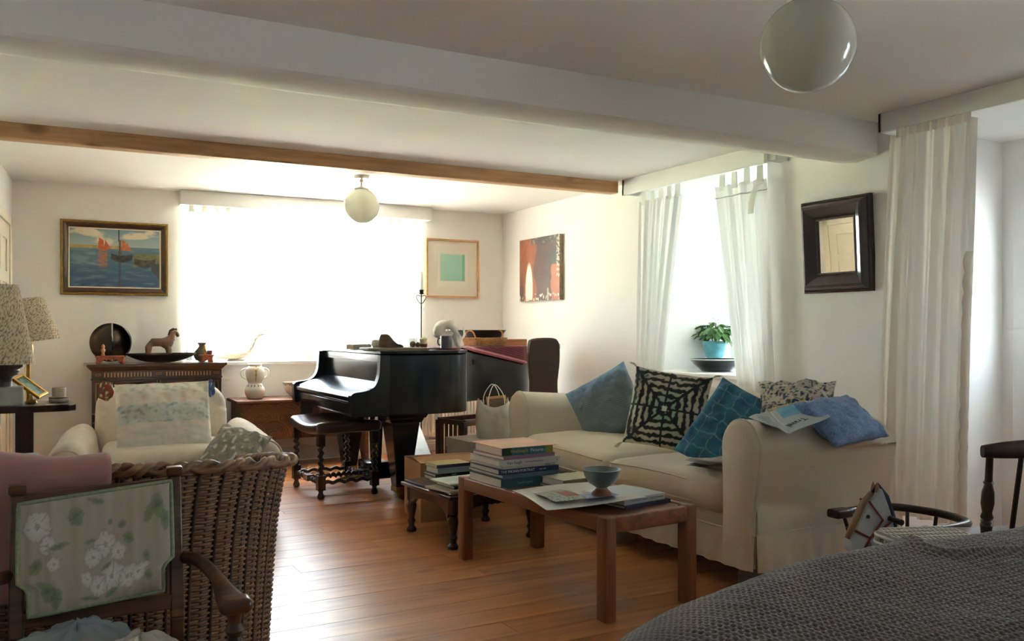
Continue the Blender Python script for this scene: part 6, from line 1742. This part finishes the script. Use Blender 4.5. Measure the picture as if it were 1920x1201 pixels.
# ================================================================== UNDER AND BEHIND THE PIANO
CARD = mat('cardboard', '#a17a5a', .85, var=.08, vscale=6)
cb = thing('cardboard_box', 'brown cardboard box with loosely closed flaps behind the low carved table', 'box', (2.16, 4.80, 0), math.radians(-6))
b = MB(); b.box((-.20, -.17, 0), (.20, .17, .335)); b.build('body', CARD, cb, smooth=0)
for s_ in (-1, 1):
    MB().hexa([(-.20, s_ * .17, .336), (.20, s_ * .17, .336), (.20, s_ * .005, .350), (-.20, s_ * .005, .352)], [(-.20, s_ * .17, .339), (.20, s_ * .17, .339), (.20, s_ * .005, .353), (-.20, s_ * .005, .355)]).build('flap', CARD, cb, smooth=0)
wb = thing('white_carton', 'off-white lidded carton at the far end of the sofa', 'box', (2.60, 5.10, 0), math.radians(4))
WCARD = mat('off_white_card', '#a89f94', .8, var=.05)
MB().box((-.22, -.15, 0), (.22, .15, .36)).build('body', WCARD, wb, smooth=0, bevel=.003)
MB().box((-.226, -.156, .345), (.226, .156, .405)).build('lid', WCARD, wb, smooth=0, bevel=.003)
pbag = thing('paper_bag', 'crumpled white paper carrier bag with string handles on the white carton', 'bag', (2.62, 5.06, .406), math.radians(-10))
PBAG = mat('white_bag_paper', '#cdc5ba', .6, var=.06)
def bagfn(u, v):
    a = 2 * PI * u
    r_ = .5 * (abs(math.cos(a)) ** 4 + abs(math.sin(a)) ** 4) ** (-.25)
    x = r_ * math.cos(a) * .20 * (1 + .12 * math.sin(PI * v)); y = r_ * math.sin(a) * .12 * (1 + .25 * math.sin(PI * v) - .25 * v)
    k = .022 * fbm(math.cos(a) * 2 + 3, math.sin(a) * 2, v * 3) * (.2 + v)
    return (x + k, y + k, v * .225 + (.03 * math.cos(2 * a) * v ** 3) + k * .6 * (v > 0))
b = MB().grid(48, 16, bagfn, wu=True); n_ = 48
b.add([bagfn(i / n_, 0) for i in range(n_)], [tuple(range(n_ - 1, -1, -1))])
b.build('body', PBAG, pbag, smooth=60)
for s_ in (-1, 1):
    MB().tube(catmull([(-.05, s_ * .05, .21), (-.045, s_ * .055, .27), (-.01, s_ * .03, .335), (.02, s_ * .03, .33), (.055, s_ * .05, .27), (.06, s_ * .055, .21)], 5), .003, 6).build('handle', PAPER, pbag, smooth=180)
fr = thing('small_picture_frame', 'small wooden picture frame poking out of the paper bag', 'picture frame', (2.62, 5.12, .43))
FM2 = frame((2.66, 5.08, .585), (.95, -.25, .08), (.05, .1, 1))
mitred(fr, 'frame_side', .13, .17, [(0, -.004), (0, .008), (.016, .008), (.016, 0)], FM2, PALEW)
MB().box((-.05, -.07, -.003), (.05, .07, .002), FM2).build('picture', mat('grey_photo', '#7d7468', .5, var=.3, vscale=20), fr, world=True, smooth=0)
# slatted rack
rk = thing('slatted_rack', 'dark wooden slatted rack with a red panel under the curve of the piano', 'rack', (2.74, 5.62, 0), math.radians(18))
for sx_ in (-1, 1):
    for sy_ in (-1, 1): MB().box((sx_ * .20 - .016, sy_ * .13 - .016, 0), (sx_ * .20 + .016, sy_ * .13 + .016, .47)).build('post', MAHOG, rk, smooth=0, bevel=.003)
for sy_ in (-1, 1):
    MB().box((-.20, sy_ * .13 - .013, .44), (.20, sy_ * .13 + .013, .485)).build('rail', MAHOG, rk, smooth=0, bevel=.003)
    MB().box((-.20, sy_ * .13 - .011, .08), (.20, sy_ * .13 + .011, .11)).build('rail', MAHOG, rk, smooth=0, bevel=.003)
for k in range(5):
    MB().box((-.214, -.10 + k * .045, .09), (-.196, -.085 + k * .045, .46)).build('slat', MAHOG, rk, smooth=0)
for sx_ in (-1, 1):
    MB().box((sx_ * .20 - .011, -.13, .445), (sx_ * .20 + .011, .13, .48)).build('side_rail', MAHOG, rk, smooth=0, bevel=.003)
MB().box((-.02, -.145, .11), (.18, -.125, .44)).build('red_panel', mat('red_folder', '#a8261c', .55), rk, smooth=0)
# radiator on the back wall
rd = thing('radiator', 'white ribbed radiator on the back wall behind the piano', 'radiator', (3.42, 7.33, 0))
RADM = mat('radiator_paint', (.78, .76, .70), .4)
x = -.58
MB().box((-.60, -.012, .13), (.28, .02, .60)).build('panel', RADM, rd, smooth=0)
for k in range(27):
    xx = -.585 + k * .0325
    MB().softbox((xx, -.032, .15), (xx + .018, -.010, .585), .006, 2, 1).build('rib', RADM, rd)
for z in (.10, .075): MB().tube([(-.30, .0, z), (.40, .0, z)], .010, 8).build('pipe', RADM, rd)
MB().tube([(-.28, 0, .0), (-.28, 0, .14)], .010, 8).build('pipe', RADM, rd)
MB().softbox((-.30, -.02, .14), (-.25, .02, .19), .01, 2, 1).build('valve', RADM, rd)
for xx in (-.5, .2): MB().box((xx, .018, .3), (xx + .03, .076, .4)).build('bracket', RADM, rd)
# propped white board
wp = thing('white_board', 'plain white board propped at a slant on the floor under the piano', 'board', (2.55, 6.4, 0))
a_, b_, c2, d2_ = Vector((2.30, 5.98, .02)), Vector((2.60, 5.88, .02)), Vector((2.80, 6.80, .36)), Vector((2.52, 6.88, .36))
MB().hexa([a_, b_, c2, d2_], [p + Vector((0, -.006, .018)) for p in (a_, b_, c2, d2_)]).build('panel', W_PAINT, wp, smooth=0, world=True)
MB().box((2.55, 6.72, 0), (2.76, 6.77, .315)).build('prop', W_PAINT, wp, smooth=0, world=True)
# wire waste basket
wbk = thing('wire_basket', 'small dark pierced metal basket beside the piano leg', 'basket', (2.24, 5.62, 0))
b = MB()
for k in range(22):
    a = 2 * PI * k / 22
    for sg in (-1, 1): b.tube([(.075 * math.cos(a + sg * .5 * j / 4), .10 * math.sin(a + sg * .5 * j / 4), .01 + .22 * j / 4) for j in range(5)], .0025, 4)
b.build('lattice', DARKMETAL, wbk, smooth=180, kind='stuff')
for z in (.01, .12, .23): MB().tube([(.078 * math.cos(a * PI / 12), .103 * math.sin(a * PI / 12), z) for a in range(24)], .005, 6, closed=True).build('hoop', DARKMETAL, wbk, smooth=180)
MB().lathe([(.001, .004), (.07, .004), (.07, .008), (.001, .008)], 20).build('base', DARKMETAL, wbk)

# ================================================================== NEWSPAPERS ON THE SOFA
A, B, C, D = at_t(1440, 775, 3.90), at_t(1508, 751, 4.05), at_t(1557, 782, 3.75), at_t(1478, 820, 3.60)
def ncol(u, v):
    # u: A->B , v: A->D
    if .08 < v < .52 and .14 < u < .92: return mixc(lin('#4f9cc0'), lin('#7dbbd0'), nz(u * 3, v * 5) + .5)
    if v <= .12: return mixc(lin('#b39a6d'), lin('#8f8062'), nz(u * 9, v * 9) + .5)
    if v > .6 and .72 < u < .86 and v < .74: return lin('#47505c')
    return lin('#bcc3c6')
np_ = sheet('newspaper', 'open newspaper with a blue picture draped over the near sofa arm', [D + Vector((0, 0, .008)), C + Vector((0, 0, .008)), B + Vector((0, 0, .012)), A + Vector((0, 0, .012))], 40, 40, lambda u, v: ncol(u, 1 - v), lambda u, v: .006 * math.sin(u * 4 + 1) + .010 * v * (1 - v), 'newspaper')
E_ = [at_t(1403, 788, 3.80), at_t(1440, 775, 3.90), at_t(1480, 818, 3.60), at_t(1450, 806, 3.62)]
sheet_l = [E_[3], E_[2], E_[1], E_[0]]
def lcol(u, v):
    if .2 < u < .8 and .3 < v < .85 and int(v * 30) % 2 == 0 and nz(u * 30, int(v * 30)) > -.3: return lin('#7f8688')
    return lin('#b4b9b8')
o = MB().grid(20, 30, lambda u, v: Vector(sheet_l[0]).lerp(sheet_l[1], u).lerp(Vector(sheet_l[3]).lerp(sheet_l[2], u), v) + Vector((0, 0, .014 + .004 * math.sin(u * 6))), cfn=lcol).build('folded_leaf', PRINTED, np_, smooth=180)
ux = (A - B).normalized(); vy = (A - D).normalized()
# masthead reads upside down from the camera
TM = frame(D.lerp(C, .30).lerp(A.lerp(B, .30), .20) + Vector((0, 0, .020)), (D - C), -(A - D))
text('masthead', 'Travel', .045, TM, INK, np_)
for i, (pxy, lab) in enumerate((((1338, 883), 'lower folded newspaper on the near sofa seat cushion'), ((1345, 874), 'upper folded newspaper on the near sofa seat cushion'))):
    t = thing('folded_newspaper', lab, 'newspaper', (2.70, 3.03, .495 + i * .018), math.radians(12 - 14 * i), group='folded newspapers on the sofa seat')
    for k in range(3):
        MB().grid(12, 2, lambda u, v, k=k: ((u - .5) * (.24 - .02 * k), (v - .5) * (.16 - .02 * k), .004 * k + .004 * math.sin(u * 5 + k))).build('leaf', mat('newsprint', '#a9a49b', .85, var=.25, vscale=60), t, smooth=180)

# ================================================================== NEAR RIGHT CHAIRS AND TOYS
wc = thing('spindle_chair', 'low dark spindle-back chair at the right edge', 'chair', (2.975, 1.86, 0), math.radians(-24))
CHW = wood('chair_brown', '#3d241a', '#20120d', .3, 2, 1.2, coat=.3)
# local: back rest near -y, seat towards +y
zs, zc_ = .375, .745
MB().softbox((-.20, -.16, zs - .035), (.20, .22, zs), .016, 3, 4, fn=lambda p, n: (p.x * (1 - .25 * sstep(.05, .22, p.y)), p.y, p.z - .006 * (n.z > .5) * max(0, 1 - (p.x / .18) ** 2))).build('seat', CHW, wc, smooth=180)
b = MB()
def crest(u, v):
    x = (u - .5) * .46; a = 2 * PI * v
    h = .030 * (1 - .35 * abs(2 * u - 1) ** 4); yb = -.215 - .03 * (1 - (2 * u - 1) ** 2)
    return (x, yb + .012 * math.cos(a), zc_ - .035 + h * math.copysign(abs(math.sin(a)) ** .6, math.sin(a)) + .012 * (1 - (2 * u - 1) ** 2))
b.grid(24, 14, crest, wv=True, flip=True)
for e in (0, 1): b.add([crest(e, k / 14) for k in range(14)], [tuple(range(14)) if e == 1 else tuple(range(13, -1, -1))])
b.build('crest_rail', CHW, wc, smooth=60)
for s_ in (-1, 1):
    p0 = Vector((s_ * .165, -.13, zs)); p1 = Vector((s_ * .205, -.215, zc_ - .05)); d = p1 - p0
    q_ = d.to_track_quat('Z', 'Y').to_matrix().to_4x4(); q_.translation = p0; L_ = d.length
    MB().lathe([(r_, z_ * L_) for r_, z_ in ((.012, -.02), (.012, .04), (.017, .18), (.020, .27), (.016, .29), (.020, .31), (.016, .33), (.020, .35), (.015, .40), (.021, .50), (.019, .62), (.012, .70), (.017, .72), (.012, .74), (.011, 1.02))], 14, q_).build('turned_post', CHW, wc)
for x in (-.10, -.034, .034, .10): MB().cyl((x * .9, -.14, zs - .01), (x * 1.1, -.236, zc_ - .03), .0085, n=8).build('spindle', CHW, wc)
for sx_ in (-1, 1):
    for (yy, y2) in ((-.12, -.17), (.16, .20)): MB().lathe([(.014, 0), (.018, .12), (.020, .2), (.014, .26), (.017, .345)], 12, TR((sx_ * .15, yy, 0))).build('leg', CHW, wc)
for sx_ in (-1, 1): MB().cyl((sx_ * .15, -.12, .15), (sx_ * .15, .16, .15), .010, n=8).build('stretcher', CHW, wc)
o = MB().grid(4, 4, lambda u, v: ((u - .5) * .05, (v - .5) * .03, .012 + .02 * u)).build('paper_scrap', PAPER, None, smooth=0); o.location = (2.955, 1.80, zs + .004); tag(o, 'scrap of white paper on the seat of the spindle chair', 'paper')
# child's armchair with bowed arm rail
kc = thing('child_armchair', 'small dark wooden child armchair with a bowed rail behind the toy horse', 'chair', (3.14, 2.38, 0), math.radians(0))
zr = .335
hp = catmull([(-.15, -.20, 0), (.0, -.205, 0), (.13, -.17, 0), (.18, 0, 0), (.13, .17, 0), (.0, .205, 0), (-.15, .20, 0)], 6)
MB().tube([(p.x, p.y, zr) for p in hp], .017, 8).build('arm_rail', CHW, kc, smooth=180)
for s_ in (-1, 1): MB().softbox((-.215, s_ * .20 - .032, zr - .02), (-.12, s_ * .20 + .032, zr + .016), .010, 3, 2).build('arm_rest', CHW, kc)
MB().softbox((-.17, -.17, .185), (.17, .17, .21), .01, 3, 3).build('seat', CHW, kc)
for k in range(9):
    p = hp[int(k * (len(hp) - 1) / 8)]; MB().cyl((p.x * .85, p.y * .85, .20), (p.x, p.y, zr), .008, n=8).build('spindle', CHW, kc)
for sx_ in (-1, 1):
    for sy_ in (-1, 1): MB().lathe([(.012, 0), (.016, .08), (.012, .15), (.014, .19)], 10, TR((sx_ * .13, sy_ * .13, 0))).build('leg', CHW, kc)
# toy horse on a stick base
th_ = thing('toy_horse', 'white painted wooden toy horse head with red bridle and handle', 'toy horse', (2.755, 2.22, 0), math.radians(160))
WHP = mat('worn_white_paint', '#b9bdbf', .5, var=.15, vscale=10)
TANP = mat('tan_paint', '#a47e5c', .5, var=.1)
hz = .33
prof = catmull([(-.07, hz - .14, 0), (-.06, hz - .02, 0), (-.045, hz + .07, 0), (-.02, hz + .145, 0), (.0, hz + .185, 0), (.02, hz + .16, 0), (.045, hz + .135, 0), (.085, hz + .055, 0), (.115, hz - .005, 0), (.112, hz - .045, 0), (.085, hz - .055, 0), (.06, hz - .015, 0), (.04, hz - .02, 0), (.05, hz - .08, 0), (.06, hz - .14, 0)], 5)
pts = [(p.x, p.y) for p in prof]
MB().prism(pts[::-1], -.028, .028, MXZ).build('head', WHP, th_, smooth=30, bevel=.012, bseg=3)
MB().tube([(-.075, 0, hz - .02), (-.058, 0, hz + .07), (-.03, 0, hz + .15), (.0, 0, hz + .192), (.02, 0, hz + .165)], [.010, .016, .016, .012, .006], 8).build('mane', mat('navy_mane', '#262c44', .7), th_, smooth=180)
MB().tube([(.022, 0, hz + .165), (.055, 0, hz + .13), (.095, 0, hz + .055), (.12, 0, hz + .0)], [.012, .014, .013, .010], 8).build('blaze', TANP, th_, smooth=180)
REDL = mat('red_bridle_paint', '#7d2a2a', .5)
for s_ in (-1, 1):
    y = s_ * .030
    MB().tube([(.05, y, hz + .14), (-.005, y, hz + .07), (.045, y, hz + .005), (.105, y, hz + .035)], .0045, 6).build('bridle_strap', REDL, th_, smooth=180)
    MB().tube([(.07, y, hz - .04), (.045, y, hz + .005), (-.05, y, hz + .07)], .0045, 6).build('bridle_strap', REDL, th_, smooth=180)
    MB().lathe([(.001, 0), (.007, .001), (.007, .003), (.001, .004)], 10, Matrix.Translation((.055, y * 1.02, hz + .085)) @ Matrix.Rotation(s_ * -PI / 2, 4, 'X')).build('eye', BLACK, th_)
    MB().lathe([(.010, 0), (.007, .02), (.001, .035)], 8, TR((.008, s_ * .014, hz + .17))).build('ear', TANP, th_)
MB().cyl((-.035, -.10, hz + .075), (-.035, .10, hz + .075), .011).build('handle', CHW, th_)
MB().box((-.11, -.05, .05), (.11, .05, .17)).build('base', WHP, th_, bevel=.01)
for sx_ in (-1, 1): MB().cyl((sx_ * .08, -.065, .045), (sx_ * .08, .065, .045), .045, n=20).build('wheel', CHW, th_)
# slotted laundry basket
lb = thing('laundry_basket', 'cream slotted plastic laundry basket standing upside down beside the toy horse', 'basket', (2.64, 1.93, 0), math.radians(-20))
PLS = mat('cream_plastic', '#b9b6a9', .4)
def bk_r(th, z, k2=1.0):
    e = .5
    cx = math.copysign(abs(math.cos(th)) ** e, math.cos(th)); sy_ = math.copysign(abs(math.sin(th)) ** e, math.sin(th))
    k = (1.0 - .20 * z / .44) * k2
    return Vector((.185 * cx * k, .13 * sy_ * k, z))
for z in (.012, .10, .19, .28, .33, .355, .38, .405):      # basket stands upside down
    MB().tube([bk_r(2 * PI * a / 72, z) for a in range(72)], .0058 if z > .02 else .011, 6, closed=True).build('ring', PLS, lb, smooth=180)
for a in range(64):
    th2 = 2 * PI * a / 64
    MB().tube([bk_r(th2, z) for z in (.012, .2, .41)], .0036, 4).build('rib', PLS, lb, smooth=180)
for k in range(17):
    xx = -.136 + k * .017; lim = .098 * (1 - abs(xx / .15) ** 6) ** .5
    MB().box((xx - .0042, -lim, .408), (xx + .0042, lim, .417)).build('base_slat', PLS, lb, smooth=0)
for k in range(5):
    yy = -.088 + k * .044; lim = .142 * (1 - abs(yy / .105) ** 6) ** .5
    MB().box((-lim, yy - .0055, .409), (lim, yy + .0055, .4185)).build('base_rail', PLS, lb, smooth=0)
MB().box((-.125, -.085, .30), (.125, .085, .305)).build('dark_void', BLACK, lb, smooth=0)  # black sheet standing in for the shade inside the basket

# ================================================================== NEAR LEFT: BAG AND LINEN ON THE FLORAL CHAIR
PLASTIC, nt, out = _nodes('thin_clear_plastic')
p1_ = nt.nodes.new('ShaderNodeBsdfTransparent'); p1_.inputs[0].default_value = (.80, .86, .90, 1); p2_ = nt.nodes.new('ShaderNodeBsdfPrincipled'); p2_.inputs['Base Color'].default_value = (.55, .62, .66, 1); p2_.inputs['Roughness'].default_value = .12
m_ = nt.nodes.new('ShaderNodeMixShader'); m_.inputs[0].default_value = .5; nt.links.new(p1_.outputs[0], m_.inputs[1]); nt.links.new(p2_.outputs[0], m_.inputs[2]); nt.links.new(m_.outputs[0], out.inputs[0])
def lump(cx, cy, z0, rx, ry, rz_, seed, amp):
    def fn(u, v):
        a = 2 * PI * u; ph = PI / 2 * v
        k = 1 + amp * fbm(math.cos(a) * 1.7 + seed, math.sin(a) * 1.7, v * 2) + amp * .4 * nz(math.cos(a) * 6, math.sin(a) * 6, v * 5 + seed)
        return (cx + rx * math.cos(a) * math.cos(ph) * k, cy + ry * math.sin(a) * math.cos(ph) * k, z0 + rz_ * math.sin(ph) * k)
    return MB().grid(56, 20, fn, wu=True)
o = lump(.085, 2.14, .335, .155, .105, .125, 1.0, .35).build('plastic_bag', PLASTIC, None, smooth=180); tag(o, 'crumpled clear plastic bag on the seat of the floral armchair', 'bag')
o = lump(.09, 2.14, .333, .13, .085, .085, 4.0, .25).build('folded_clothes', mat('brown_clothes', '#6f6250', .9, var=.4, vscale=12), None, smooth=180); tag(o, 'bundle of brown cloth inside the clear plastic bag', 'clothes')
o = lump(.205, 2.055, .335, .10, .075, .105, 7.0, .28).build('white_linen', mat('white_linen', '#c9c6bf', .9, var=.12, vscale=14, bump=.3, bscale=60), None, smooth=180); tag(o, 'bundle of white linen at the front of the floral armchair seat', 'linen')
o = lump(.755, 3.42, 0.002, .05, .06, .10, 9.0, .4).build('dropped_sock', mat('brown_grey_cloth', '#6f6156', .95, var=.3, vscale=30), None, smooth=180); tag(o, 'small crumpled grey-brown cloth on the floor by the wicker chair', 'cloth')
flush_texts()
